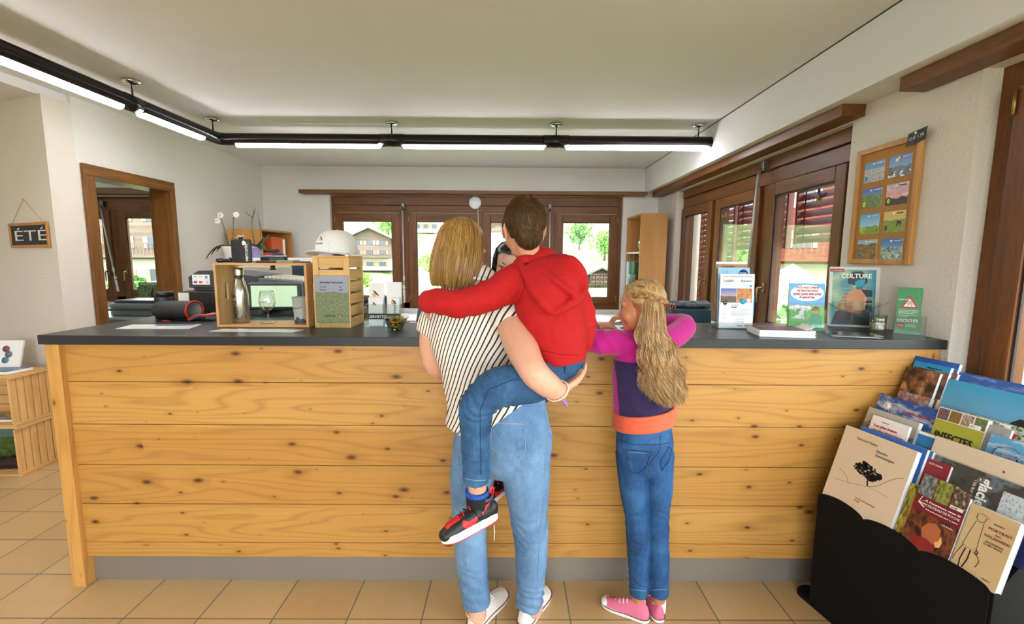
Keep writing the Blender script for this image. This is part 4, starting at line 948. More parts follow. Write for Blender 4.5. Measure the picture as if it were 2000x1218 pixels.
B=[P(1264,655,1.675),P(1260,682,1.670),P(1254,725,1.660),P(1252,775,1.655),P(1256,805,1.655),P(1257,814,1.655)]
capped(m,B,[.060,.105,.112,.104,.106,.100],26,ry=[.050,.078,.088,.086,.086,.08],side=(1,0,0),flat1=True)
capped(m,[P(1240,672,1.665)]+LA[:-1]+[P(1158,644,1.86)],[.054,.050,.047,.046,.042,.034,.028],20,flat1=True)
capped(m,[P(1276,672,1.68)]+RA[:-1],[.054,.050,.046,.044,.034],20,flat1=True)
kn=[(LA[0]+OG,(.8,0,.5),1.1),(LA[1]+OG,(1,0,.3),1),(LA[2]+OG,(.9,0,.4),1),(LA[3]+OG,(.4,.8,0),1),(P(1230,800,1.56)+OG,(.2,0,1),.8),(P(1290,805,1.57)+OG,(-.2,0,1),.7)]
fl=organic('fleece',sG(m),t.m,gi,.0046,3,chainf(rings_at(kn,.0036,.07,120,seed=1),folds(.003,10,(1,1,.6),11,3)))
m=MB(); capped(m,[P(1256,664,1.675),P(1262,642,1.672)],[.060,.052],20,ry=[.052,.05],side=(1,0,0)); organic('collar',sG(m),cloth('magenta_collar','#b3087a'),gi,.005,3)
# ribbed coral waistband
coral=cloth('coral_rib','#e8623f',.8,.05,600,.1)
m=MB(); n=150; rows=[]
zt,zb=P(1256,812,1.57).z,P(1256,845,1.57).z; c0=P(1257,828,1.655)+OG
for j in range(13):
    q=j/12; z=zt+(zb-zt)*q; rr=1+.02*math.sin(q*PI)-.03*(1 if j in (4,8) else 0); rows.append([Vector((c0.x+(.1145+.0022*math.sin(i*PI))*rr*math.cos(2*PI*i/n),c0.y+(.093+.0022*math.sin(i*PI+.5))*rr*math.sin(2*PI*i/n),z+.016*math.cos(2*PI*i/n)+.0)) for i in range(n)])
for r_ in rows:
    for i in range(n):
        d=Vector((math.cos(2*PI*i/n),math.sin(2*PI*i/n),0)); r_[i]=r_[i]+d*(.0014 if i%2 else -.0014)
m.add([q for r_ in rows for q in r_],[(j*n+i,j*n+(i+1)%n,(j+1)*n+(i+1)%n,(j+1)*n+i) for j in range(12) for i in range(n)],True); o=m.build('waistband',coral,gi); z=o.modifiers.new('s','SOLIDIFY'); z.thickness=.012; z.offset=-1
# wrist band
a=(LA[5]-LA[4]).normalized(); cc=P(1160,641,1.872)+OG; b1=a.orthogonal().normalized(); b2=a.cross(b1)
MB().tube([cc+(b1*math.cos(x)+b2*math.sin(x))*.0285 for x in [2*PI*i/24 for i in range(24)]],.0018,8,closed=True,ry=.007,side=None).build('watch_strap',plain('pink_strap','#e79fb4',.5),gi)
# hair
hgm=hair_mat('wavy_fair_hair','#5e3b1c','#b08550','#ecd0a0',.36)
def scalp(th,ph,off=0):  # th around (0 back), ph 0 crown .. 1 ear level
    a=ph*PI/2; s=math.sin(a); return hg(math.sin(th)*(.082*s+off),-math.cos(th)*(.100*s+off)-.014,.034+(.092+off)*math.cos(a))
rnd=random.Random(8)
m=MB(); R=hg.R(); k=hg.k
m.ell(hg(0,-.024,.038),[.079*k,.096*k,.086*k],22,16,R); m.ell(hg(.0,-.060,-.03),[.060*k,.045*k,.07*k],18,12,R)
cen=[P(1268,640,1.625),P(1278,680,1.575),P(1290,725,1.555),P(1298,762,1.560)]
capped(m,cen,[.040,.050,.048,.030],20,ry=[.032,.024,.020,.014],side=(1,0,0)); capped(m,[P(1262,640,1.62),P(1262,690,1.565),P(1268,735,1.560)],[.03,.03,.018],16,ry=[.02,.018,.012],side=(1,0,0))
organic('hair',sG(m),hgm,gi,.005,3,folds(.003,24,(1,1,.35),5))
paths=[]
def down(x0,x1,y0,Yb,L,ph,amp):
    pts=[]
    for j in range(20):
        q=j/19; y=y0+(L-y0)*q; x=x0+(x1-x0)*(1-(1-q)**1.6); w=amp*(.2+q)*math.sin(q*15+ph)
        pts.append(P(x+w,y,Yb-.0*q+.02*math.cos(q*15+ph)*amp*.06)+OG)
    return pts
for i in range(3000):
    th=rnd.uniform(-1,1)*1.75; tip=rnd.random(); clump=int(rnd.random()*34); rr=random.Random(clump*7+1); ph=rr.uniform(0,6)+rnd.gauss(0,.12)
    start=[]
    for j in range(7):
        p=.04+.9*j/6; start.append(scalp(th*(.85+.15*p),p,.004+rnd.uniform(-.001,.003))+OG)
    # falling part: position across the back follows the azimuth
    u=(math.sin(th*.8)*.5+.5)  # 0..1 (left of face .. right)
    u=min(1,max(0,(clump+.5)/34*.86+.14*rnd.random())) if True else u
    xe=1252+90*u+rnd.gauss(0,2); ye=745+40*math.sin(u*PI*.8)+rnd.uniform(-25,12)
    x0=1236+60*u; Yb=1.605-.028*math.sin(u*PI)+rnd.uniform(-.008,.012)
    fall=[]; n=40; a0=start[-1]; amp=4.2*rr.uniform(.9,1.7)
    for j in range(1,n):
        q=j/(n-1); y=632+(ye-632)*q; x=x0+(xe-x0)*(1-(1-q)**1.5)+amp*(.3+q)*math.sin(q*17+ph); Yd=Yb-.040*min(1,q*2.2)+.022*max(0,q-.5)+.006*math.cos(q*14+ph)*q
        fall.append(P(x,y,Yd)+OG)
    # blend the scalp end to the falling start
    s_=start[3]; 
    paths.append(start[:5]+[start[4].lerp(fall[3],.4)+Vector((0,-.006,0)),start[4].lerp(fall[3],.75)+Vector((0,-.006,0))]+fall[4:]) if abs(th)<1.5 else None
paths=[p for p in paths if p]
# front and top hair laid over the curve of the skull
def onE(d,off=0):
    d=Vector(d).normalized(); q=Vector((.0815+off,.098+off,.090+off)); t_=1/math.sqrt((d.x/q.x)**2+(d.y/q.y)**2+(d.z/q.z)**2); return hg(d.x*t_,-.014+d.y*t_,.036+d.z*t_)+OG
def lay(ds,off,n_=9):
    ds=chaikin(ds,3,False); return [onE(d,off) for d in ds]
for s in (-1,1):
    for i in range(750):
        f0=rnd.random(); g0=rnd.gauss(0,.03); off=rnd.uniform(.0,.004)
        paths.append(lay([(s*(.04+.10*f0),.90-.30*f0,.62+.15*f0+g0),(s*(.66+.16*f0),.74-.30*f0,.42-.42*f0+g0),(s*1.0,.24-.20*f0,.20-.42*f0+g0),(s*.95,-.35,.14-.22*f0+g0),(s*.55,-.9,.10-.12*f0+g0)],off+.0035))
for s in (-1,1):
    for i in range(900):
        f0=rnd.uniform(-.15,1.15); off=rnd.uniform(.002,.006); g0=rnd.gauss(0,.02)
        paths.append(lay([(s*(.30-.24*f0),.80,.78-.10*f0+g0),(s*(.72+.04*f0),.48+.16*f0,.82-.34*f0+g0),(s*(.95+.05*f0),.0,.66-.36*f0+g0),(s*.86,-.62,.42-.22*f0+g0),(s*.50,-.95,.20-.1*f0+g0)],off))
for i in range(1500):
    x=rnd.uniform(-.95,.95); off=rnd.uniform(.001,.005); g0=rnd.gauss(0,.02)
    paths.append(lay([(x*.6,.78-.3*abs(x),.72+g0),(x*.95,.25,1.0),(x*1.05,-.45,.85),(x*1.0,-.95,.35),(x*.85,-1.0,.0)],off))
strands('hair_strands',paths,hgm,gi,.0010,.0004)
# braid and claw clip
bp=[hg(-.078,.02,.060),hg(-.090,-.015,.055),hg(-.086,-.045,.047),hg(-.066,-.078,.036),hg(-.040,-.104,.022),hg(-.015,-.116,.006)]
m=MB()
for s in range(3):
    pts=[]
    for i in range(41):
        q=i/40*(len(bp)-1); a=int(min(q,len(bp)-2)); f=q-a; c=bp[a].lerp(bp[a+1],f); t_=(bp[min(a+1,5)]-bp[a]).normalized(); n_=(c-hg(0,-.02,.03)).normalized(); w_=t_.cross(n_); an=i/40*2*PI*4+s*2*PI/3
        pts.append(c+w_*math.cos(an)*.0058+n_*(math.sin(2*an)*.0025+.004)+OG)
    m.tube(pts,.0046,8)
m.build('braid',hair_mat('braided_hair','#4a2e14','#8a6236','#b98e58'),gi)
cl=Frame(bp[-1]+Vector((.006,-.012,-.006)),(0,-1,0)); m=MB()
for i in range(4):
    m.tube([cl(-.014+.009*i,-.004,.012)+OG,cl(-.014+.009*i,.009,.006)+OG,cl(-.014+.009*i,.009,-.006)+OG,cl(-.014+.009*i,-.004,-.013)+OG],.0022,6)
m.tube([cl(-.018,.006,.008)+OG,cl(.018,.006,.008)+OG],.003,8); m.tube([cl(-.018,.006,-.007)+OG,cl(.018,.006,-.007)+OG],.003,8)
m.build('hair_clip',plain('tortoiseshell','#5a1f12',.2,coat=.5),gi)
# ankle socks, shoes
for x in (1247,1287):
    m=MB(); capped(m,[P(x,1170,1.66),P(x,1188,1.665)],[.0285,.027],16,flat0=True); organic('sock',sG(m),plain('white_sock','#e4e2e0',.9,bump=.3,bscale=300),gi,.004,2)
pink=plain('pink_canvas','#d9708f',.75,var=.04,bump=.25,bscale=450)
o,_=low_shoe(gi,Vector((.552,1.625,0)),Vector((.386,1.722,0)),1,pink,rub,plain('black_stripe_rubber','#24181c',.5),wht,OG,toe_m=rub); o['label']='pink canvas sneaker pointing left'
o,_=low_shoe(gi,Vector((.597,1.618,0)),Vector((.580,1.80,0)),1,pink,rub,plain('black_stripe_rubber','#24181c',.5),wht,OG,toe_m=rub); o['label']='pink canvas sneaker seen from its heel'
# ---------------------------------------------------------------- receptionist
rc=thing('person','person with thin round glasses and black top behind the counter, looking down','person',(-.02,2.85,0))
OR=Vector((.02,-2.85,0))
hr=Frame(P(993,516,2.46),(-.08,-.93,-.28),(.12,0,1),.95)
m=MB(); head(m,hr,[P(992,572,2.53),P(992,590,2.56)],.05)
capped(m,[P(992,594,2.58),Vector((-.02,2.66,1.0)),Vector((-.02,2.78,.88)),Vector((-.02,2.84,.6))],[.11,.12,.14,.15],20,ry=[.06,.08,.09,.1],side=(1,0,0))
for s in (-1,1):
    c_=P(992,600,2.58); A=[c_+Vector((s*.15,0,-.02)),c_+Vector((s*.19,-.10,-.12)),Vector((s*.14-.02,2.24,1.146)),Vector((s*.05-.02,2.16,1.13))]; capped(m,A,[.044,.040,.034,.026],14); hand(m,A[-1],(-s*.5,-.85,0),(0,0,1),.82,.3,.1,s)
skinR=skin_mat('pale_skin','#cb9c84','#dab09a')
organic('body',shift(m,OR),skinR,rc,.0045,3)
er=Frame(hr.o+OR,hr.f,hr.u,hr.k)
for s in (-1,1): eye(er,s,rc,.55,'#21150e')
MB().tube([er(dx,.101-abs(dx)*.5,-.062) for dx in (-.022,-.012,0,.012,.022)],[.0008,.003,.0034,.003,.0008],6).build('lips',plain('lip','#b0604f',.5),rc)
go=thing('glasses',None,None); go.parent=rc; go['label']='thin gold rimmed round glasses'; gm=plain('gold_wire','#b08a55',.25,1)
for s in (-1,1):
    MB().tube([er(s*.034+.025*math.cos(a),.104-.004*abs(math.cos(a)),-.002+.022*math.sin(a)) for a in [2*PI*i/28 for i in range(28)]],.0016,6,closed=True).build('rim',gm,go)
    MB().tube([er(s*.059,.100,.004),er(s*.078,.05,.004),er(s*.080,-.005,.0)],.0010,6).build('temple',gm,go)
MB().tube([er(-.010,.103,.004),er(0,.108,.008),er(.010,.103,.004)],.001,6).build('bridge',gm,go)
m=MB(); capped(m,[P(992,588,2.57),P(992,606,2.58),Vector((-.02,2.67,1.0)),Vector((-.02,2.80,.84))],[.09,.155,.145,.165],24,ry=[.05,.085,.10,.11],side=(1,0,0))
for s in (-1,1): capped(m,[c_+Vector((s*.13,0,-.02)),c_+Vector((s*.19,-.10,-.12)),Vector((s*.14-.02,2.30,1.158))],[.056,.050,.040],16,flat1=True)
organic('top',shift(m,OR),cloth('black_top','#15161a'),rc,.007,3,folds(.004,9,seed=2))
bkm=hair_mat('black_hair','#060505','#0d0a0a','#1b1614',.3)
def longh(th,t,off=0):
    a=min(t/.3,1)*PI/2; s=math.sin(a)
    if t<.3: r=s; z=.035+.095*math.cos(a)
    else: q=(t-.3)/.7; r=1+.16*q; z=.035-.30*q
    return hr(math.sin(th)*(.086*r+off),-math.cos(th)*(.104*r+off)-.012-.03*max(0,t-.3),z)+OR
g=MB(); g.grid(lambda u,w:longh((u*2-1)*(PI if w<.22 else 2.0),w,-.002),40,26); q=g.build('hair',bkm,rc); so=q.modifiers.new('s','SOLIDIFY'); so.thickness=.012
paths=[]
for i in range(900):
    th=rnd.uniform(-1,1)*2.1; off=rnd.uniform(0,.004); paths.append([longh(th*(1 if j>2 else .8),.03+.97*j/11,off+.002*math.sin(j+th*20)) for j in range(12)])
strands('hair_strands',paths,bkm,rc,.0012,.0006)

m=MB(); capped(m,[Vector((-.02,2.80,.90)),Vector((-.02,2.83,.80))],[.155,.15],22,ry=[.11,.11],side=(1,0,0))
for s in (-1,1): capped(m,[Vector((s*.08-.02,2.83,.80)),Vector((s*.10-.02,2.83,.45)),Vector((s*.10-.02,2.86,.06))],[.085,.062,.048],18,flat1=True)
organic('trousers',shift(m,OR),cloth('black_trousers','#1a1b1f'),rc,.008,3)
for s in (-1,1):
    m=MB(); capped(m,[Vector((s*.10-.02,2.88,.045)),Vector((s*.11-.02,2.72,.032))],[.042,.038],14,ry=[.04,.03],side=(1,0,0)); organic('shoe',shift(m,OR),plain('black_shoe','#101012',.4),rc,.006,2)
# ---------------------------------------------------------------- things on and behind the counter
ZT=1.1004
crw=wood('crate_pine','#c4904f','#e6bf82','z',.8,.5); crx=wood('crate_pine_level','#c4904f','#e6bf82','x',.8,.5); cry=wood('crate_pine_deep','#c4904f','#e6bf82','y',.8,.5)
acr=glass('acrylic',(.93,.96,.96),refl=1.1); blackp=plain('black_plastic','#131416',.4); white_p=plain('white_paper','#efeeec',.6,var=.015)
ink=plain('black_ink','#17181a',.6); navy=plain('navy_ink','#1b2340',.6); yel=plain('logo_yellow','#f0a818',.5); wtx=plain('white_ink','#f2f2ee',.6); redi=plain('red_ink','#b3272a',.6)
def logo(parent,o,a,b,s,word=None,wm=None,dark=None,tail=None):
    """small round yellow bird mark with a dark wing, and the word beside it"""
    o,a,b=Vector(o),Vector(a).normalized(),Vector(b).normalized(); n=a.cross(b)
    pts=[(math.cos(t)*.34+.36,math.sin(t)*.34+.34) for t in [PI*(.75+i/10*1.3) for i in range(11)]]
    MB().prism([(x*s,y*s) for x,y in pts],o+n*.0006,a,b,n*.0004).build('logo_round',yel,parent)
    MB().prism([(x*s,y*s) for x,y in ((.12,1.0),(.42,.88),(.98,.30),(1.05,.02),(.70,.30),(.36,.58))],o+n*.0008,a,b,n*.0004).build('logo_wing',dark or navy,parent)
    if word: text(word,parent,wm or ink,o+a*(-s*3.6),a,s*.95,b,name='lettering')
# --- stacked crates on the left
def slat_crate(name,label,loc,w,d,h,group,rt=.02):
    r=thing(name,label,'crate',loc,0,group)
    def side(x):
        b=MB(); n=6; g=.007; sw=(d-.0-(n-1)*g)/n
        for i in range(n): b.box((x-.006,i*(sw+g),.018),(x+.006,i*(sw+g)+sw,h-.018))
        b.build('side_panel',crw,r,bevel=.0015)
        for z in (0,h-.02): MB().box((x+(.006 if x<0 else -.018),0,z),(x+(.018 if x<0 else -.006),d,z+.02)).build('side_rail',cry,r,bevel=.002)
    side(-.006); side(-w+.006)
    b=MB(); n=5; sw=(d-.02)/n
    for i in range(n): b.box((-w,i*sw+.004,h-.012),(0,i*sw+sw-.004,h))
    b.build('top_panel',crx,r,bevel=.0015)
    b=MB()
    for i in range(n): b.box((-w,i*sw+.004,0),(0,i*sw+sw-.004,.012))
    b.build('bottom_panel',crx,r,bevel=.0015)
    b=MB()
    for i in range(5): b.box((-w,d-.012,i*h/5+.004),(0,d,(i+1)*h/5-.004))
    b.build('back_panel',crx,r,bevel=.0015); return r
slat_crate('wooden_crate','pine slat crate on the floor, bottom one of the stack left of the counter',(-3.15,2.783,0),.50,.27,.329,'pine crates stacked beside the counter')
slat_crate('wooden_crate','pine slat crate on top of the other crate left of the counter',(-3.15,2.783,.33),.50,.27,.329,'pine crates stacked beside the counter')
def leaflet(name,label,cat,o,a,b,th,m,group=None,extra=None):
    """flat printed sheet or booklet lying or standing: corner o, edges a (reading direction) and b (up the page)"""
    o,a,b=Vector(o),Vector(a),Vector(b); n=a.cross(b).normalized(); r=thing(name,label,cat,o,0,group)
    z=Vector((0,0,0)); MB().obox(z,a,b,-n*th).build('pages',white_p,r); q=quad('printed_face',m,r,z,a,b,.0006); return r,a,b,n
r,_,_,_=leaflet('booklet','white booklet with three round photos leaning on the wall above the crates','booklet',(-3.475,2.955,.661),(.19,.02,0),(0,.05,.185),.012,white_p)
for i,(x,z,c) in enumerate(((.095,.13,('#2b4f86','#b0452b')),(.115,.095,('#222c22','#8fa0a8')),(.10,.058,('#274a66','#7aa3b8')))):
    m=MB(); m.lathe([(.022,0),(.022,.0015)],(0,0,0),20); o=m.build('round_photo',blotch(c,5,i),r); o.location=Vector((x,x*.105-.0012+z*.27,z)); o.rotation_euler=(math.radians(75),0,math.radians(6))
quad('top_photo',blotch(['#2a2a26','#b9a88a','#c8382c'],4,2),r,(0,.047,.150),(.17,.018,0),(0,.0092,.034),.002)
r,a,b,n=leaflet('booklet_stack','small stack of blue booklets lying on the crates','booklets',(-3.575,2.80,.661+.018),(.38,.02,0),(.03,.13,0),.017,landscape('#3c7fae','#8fb8cc','#2f5a68','#6f97a0',.5))
r,a,b,n=leaflet('booklet','dark booklet lying inside the upper crate','booklet',(-3.50,2.81,.345+.012),(.30,.03,0),(.02,.15,.0),.011,blotch(['#1f2a33','#4d6a5d','#b9b7aa','#2b3d66'],5,3))
t=thing('picture_board','green and dark printed board standing inside the lower crate','board',(-3.55,2.98,.02)); MB().box((0,0,0),(.36,.01,.27)).build('board',blackp,t); quad('printed_face',landscape('#5f7f80','#49696a','#1d3a1c','#5d7a3a',.62,.2,2,8),t,(0,-.001,0),(.36,0,0),(0,0,.27))
m=MB(); m.ell((0,0,.045),(.10,.045,.035)); m.ell((.06,.01,.05),(.06,.04,.04)); m.ell((-.07,0,.04),(.05,.04,.028))
o=organic('driftwood_piece',m,plain('dark_wood_root','#2a1812',.8,var=.3,bump=.5,bscale=60),None,.006,2,folds(.012,20,seed=3)); o.location=(-3.33,2.87,.006); tag(o,'dark brown root piece lying in the lower crate in front of the board','root')
# --- slate sign
nrm=Vector((.654,-1.684,0)).normalized()*1; wd=Vector((1.684,.66,0)).normalized()*1
wa=Vector((XL,3.0,0)); wdir=Vector((XL+4.65,3.0-3.66,0)).normalized(); wn=Vector((wdir.y,-wdir.x,0)); 
if wn.y>0: wn=-wn
nail=atp(47,389,wa,wn)+wn*.004; tl=atp(22,437,wa,wn); tr=atp(97,433,wa,wn); bl=atp(27,484,wa,wn)
ax=(tr-tl); wS=ax.length; ax.normalize(); uz=(tl-bl); uz=(uz-ax*uz.dot(ax)); hS=uz.length; uz.normalize(); ctr=bl+ax*0
sg=thing('slate_sign','small framed slate reading ÉTÉ hanging by a string on the angled wall','sign',bl+wn*.003,0)
def F3(x,y,z): return ax*x+uz*y+wn*z
m=MB(); fw=.018
for (x0,y0,x1,y1) in ((0,0,wS,fw),(0,hS-fw,wS,hS),(0,fw,fw,hS-fw),(wS-fw,fw,wS,hS-fw)): m.obox(F3(x0,y0,0),ax*(x1-x0),uz*(y1-y0),wn*.014)
m.build('frame',wood('oak_frame','#9a6a30','#c08c4a','x',1,.45),sg,bevel=.004)
MB().obox(F3(fw,fw,.002),ax*(wS-2*fw),uz*(hS-2*fw),wn*.006).build('slate',plain('slate','#22242a',.6,var=.2,scale=20),sg)
text('ÉTÉ',sg,plain('chalk','#d8d8d4',.9),F3(fw+.03,fw+.028,.008),ax,.10,uz,bold=-.006,depth=.0008,width=wS-2*fw-.05)
nl=nail-bl-wn*.003
MB().tube([F3(.04,hS,.007),nl,F3(wS-.05,hS,.007)],.0016,6).build('string',plain('jute','#c49a63',.9),sg); MB().tube([nl-wn*.01,nl+wn*.008],.003,8).build('nail',steel,sg)
wl_=plain('white_melamine','#dcdad6',.5)
# --- flat leaflets on the worktop
pr=blotch(['#e9e6e2','#efe9e4','#d5dde2','#e8e2d8'],4,1)
leaflet('leaflet','white printed leaflet lying at the left end of the dark worktop','leaflet',(-1.72,1.955,ZT+.0012),(.31,.015,0),(-.03,.125,0),.001,pr)
quad('photo',landscape(seed=2),bpy.data.objects['leaflet'],(.10,.09,.0022),(.17,.008,0),(-.008,.03,0))
leaflet('leaflet','glossy white leaflet lying in front of the open wooden box','leaflet',(-1.28,1.905,ZT+.0012),(.36,-.01,0),(.02,.065,0),.001,pr)
# --- lens barrel
ln=thing('camera_lens','black cylindrical lens standing on the worktop beside the open pouch','lens',(-1.785,2.335,ZT)); k=.044
MB().lathe([(k,0),(k,.03),(k*1.02,.032),(k*1.02,.075),(k,.078),(k,.098),(k*.93,.105),(k*.93,.112)],(0,0,0),36).build('barrel',plain('black_lens_body','#15161a',.45),ln)
m=MB(); 
for i in range(40): a=2*PI*i/40; m.box((math.cos(a)*k*1.03-.0015,math.sin(a)*k*1.03-.0015,.037),(math.cos(a)*k*1.03+.0015,math.sin(a)*k*1.03+.0015,.070))
m.build('grip_ring',plain('rubber_black','#0e0e10',.7),ln); MB().lathe([(k*.96,.112),(k*.96,.132),(k*.90,.135),(0,.135)],(0,0,0),36).build('cap',blackp,ln); MB().lathe([(k*1.005,.020),(k*1.005,.0225)],(0,0,0),36).build('red_ring',plain('dull_red','#8a2a22',.5),ln)
# --- pouch with red piping
po=thing('padded_pouch','black padded pouch with red piping lying open on the worktop','pouch',(-1.66,2.27,ZT),math.radians(-6))
def sect(x,s=1.0):
    return [Vector((x,.060*s*math.cos(a)*(1 if abs(math.cos(a))<.9 else .97),.048+.047*s*math.sin(a))) for a in [2*PI*i/20 for i in range(20)]]
m=MB(); rows=[sect(-.125,.55),sect(-.12,.85),sect(-.09,.98),sect(0,1),sect(.075,1)]
m.add([q for r_ in rows for q in r_],[(j*20+i,j*20+(i+1)%20,(j+1)*20+(i+1)%20,(j+1)*20+i) for j in range(4) for i in range(20)]+[tuple(range(19,-1,-1))],True)
o=m.build('shell',plain('black_nylon','#17181b',.6,bump=.3,bscale=500),po); z=o.modifiers.new('s','SOLIDIFY'); z.thickness=.008; z.offset=-1; z=o.modifiers.new('u','SUBSURF'); z.levels=2; z.render_levels=2
m=MB(); r2=[Vector((q.x,q.y*.86,.048+(q.z-.048)*.84)) for r_ in (sect(.074),sect(-.06,.95)) for q in r_]; m.add(r2,[(i,(i+1)%20,20+(i+1)%20,20+i) for i in range(20)]+[tuple(range(39,19,-1))],True); m.build('lining',plain('grey_lining','#8d8f90',.8,bump=.2),po)
redp=plain('red_piping','#c02018',.5); MB().tube(sect(.077,.97),.0042,8,closed=True).build('piping',redp,po)
m=MB(); m.grid(lambda u,v:Vector((.08+.10*v,(u-.5)*.10*(1-.25*v*v),.006+.012*math.sin(v*PI)+.022*v)),10,10); o=m.build('flap',plain('grey_lining','#8d8f90',.8,bump=.2),po); z=o.modifiers.new('s','SOLIDIFY'); z.thickness=.006
MB().tube([Vector((.08+.10*v,(s_)*.052*(1-.25*v*v),.006+.012*math.sin(v*PI)+.022*v)) for s_,v in [(-1,i/8) for i in range(9)]+[(1,1-i/8) for i in range(9)]],.004,8).build('flap_piping',redp,po)
MB().box((-.045,-.066,.001),(-.005,-.058,.004)).build('tag',redp,po)
# --- cash register on its drawer
cr=thing('cash_register','dark grey cash register with keyboard on a black drawer, card stickers on its side','cash register',(-1.58,2.56,ZT),math.radians(0))
dkg=plain('dark_grey_casing','#3a3a3b',.5,bump=.1); dkb=plain('black_drawer','#1a1a1b',.45)
MB().box((-.30,0,.0),(.16,.40,.118)).build('cash_drawer',dkb,cr,bevel=.004)
m=MB(); m.prism([(0,.135),(.0,.20),(.06,.235),(.12,.238),(.40,.205),(.40,.135)],(-.27,.05,0),(1,0,0),(0,0,1),(0,.30,0)); m.box((-.25,.06,.118),(.12,.34,.137)); m.build('casing',dkg,cr,bevel=.005)
st=thing('sticker',None,None,(0,0,0)); st.parent=cr; st['label']='white sticker with six payment marks'
MB().box((-.245,.0475,.155),(-.145,.0495,.212)).build('label_sheet',white_p,st)
text('VISA',st,plain('blue_ink','#1c3f8c',.5),(-.236,.0472,.197),(1,0,0),.009); text('V PAY',st,plain('blue_ink','#1c3f8c',.5),(-.205,.0472,.197),(1,0,0),.007)
MB().box((-.171,.046,.190),(-.157,.0475,.204)).build('blue_mark',plain('sky_blue','#2f76c8',.4),st); text('AMEX',st,wtx,(-.1705,.046,.195),(1,0,0),.0045)
for x,c1,c2 in ((-.232,'#d8262c','#2a6fc0'),(-.200,'#d8262c','#f0a020')):
    for dx,c in ((0,c1),(.009,c2)): MB().lathe([(.0068,0),(.0068,.0008)],(x+dx,.0468-(dx*.02),.170),16,axis='y').build('round_mark',plain('mark'+c,c,.4),st)
for i in range(3): m=MB(); m.tube([(-.166+.004*i,.0470,.165+.0),(-.163+.004*i,.0470,.170),(-.166+.004*i,.0470,.175)],.0007,5); m.build('wave_mark',ink,st)
MB().box((-.296,-.0025,.055),(-.236,-.0005,.112)).build('blank_sticker',white_p,cr)
kb=thing('keyboard',None,None,(.13,.0,.15)); kb.parent=cr; kb['label']='grey keyboard deck with pale keys'
m=MB(); m.prism([(0,0),(0,.045),(.30,.02),(.30,0)],(0,.05,0),(1,0,0),(0,0,1),(0,.30,0)); m.box((.02,.10,-.148),(.10,.30,0)); m.build('deck',plain('slate_grey_casing','#5a6064',.5),kb,bevel=.004)
m=MB()
for i in range(11):
    for j in range(8): x=.02+i*.024; y=.08+j*.032; z=.045-.0833*x; m.box((x,y,z),(x+.019,y+.026,z+.012))
m.build('keys',plain('cream_keys','#d8d4c8',.5),kb,bevel=.002)
t=thing('customer_display','small black customer display with a green screen on the register','display',(-1.46,2.80,ZT+.236),math.radians(12))
MB().lathe([(.02,0),(.014,.01),(.014,.04)],(0,0,0),16).build('stand',blackp,t); MB().obox((-.06,-.02,.03),(.15,0,0),(0,.03,.01),(0,-.012,.05)).build('housing',blackp,t,bevel=.005); quad('screen',plain('green_grey_screen','#52655a',.2),t,(-.01,-.0215,.035),(.085,0,0),(0,-.010,.04),.002)
t=thing('barcode_scanner','black barcode scanner head on a stand behind the register','scanner',(-1.74,2.78,ZT+.2385)); 
MB().lathe([(.03,0),(.03,.006),(.012,.012),(.011,.04)],(0,0,0),18).build('stand',blackp,t); m=MB(); capped(m,[(-.03,-.01,.055),(.0,0,.055),(.035,.0,.055)],[.016,.017,.019],16,ry=[.016,.019,.018]); organic('scanner_head',m,plain('dark_green_black','#15201f',.3),t,.004,2)
t=thing('receipt_printer','pale box shaped printer behind the register','printer',(-1.88,3.0,ZT-.03)); t.location=(-1.95,3.25,.80); MB().box((-.02,-.02,-.02),(.34,.24,0)).build('stand_top',wl_,t); MB().box((.0,.0,-.80),(.32,.22,-.02)).build('stand',wl_,t); MB().box((0,0,0),(.30,.2,.55)).build('body',plain('putty_plastic','#b7b2a8',.5),t,bevel=.01); MB().box((.03,-.003,.47),(.27,0,.49)).build('slot',blackp,t)
# --- small terminal with a screen seen through the open box
t=thing('small_monitor','small black terminal with a green reflection on its screen, behind the open wooden box','monitor',(-1.30,2.49,ZT),math.radians(6))
MB().box((-.13,-.02,.03),(.15,.03,.175)).build('housing',plain('grey_black','#2c3236',.4),t,bevel=.008); quad('screen',emit('green_reflection_glow',(.40,.55,.36),.45),t,(-.11,-.0215,.045),(.24,0,0),(0,0,.115))  # green reflection on the screen drawn as a weak glow
for x in (-.1,.11): MB().box((x-.02,-.03,0),(x+.02,.06,.03)).build('foot',blackp,t)
t=MB().box((-.10,-.08,0),(.16,.12,.004)).build('desk_mat',plain('dark_mat','#2f3a3e',.7)); t.location=(-1.12,2.62,ZT); tag(t,'thin dark mat on the worktop behind the wine glass','mat')
m=MB().tube([(-1.42,2.44,ZT+.003),(-1.32,2.41,ZT+.003),(-1.22,2.46,ZT+.003),(-1.14,2.45,ZT+.003)],.0025,6).build('cable',blackp); tag(m,'thin black cable lying on the worktop behind the steel bottle','cable')
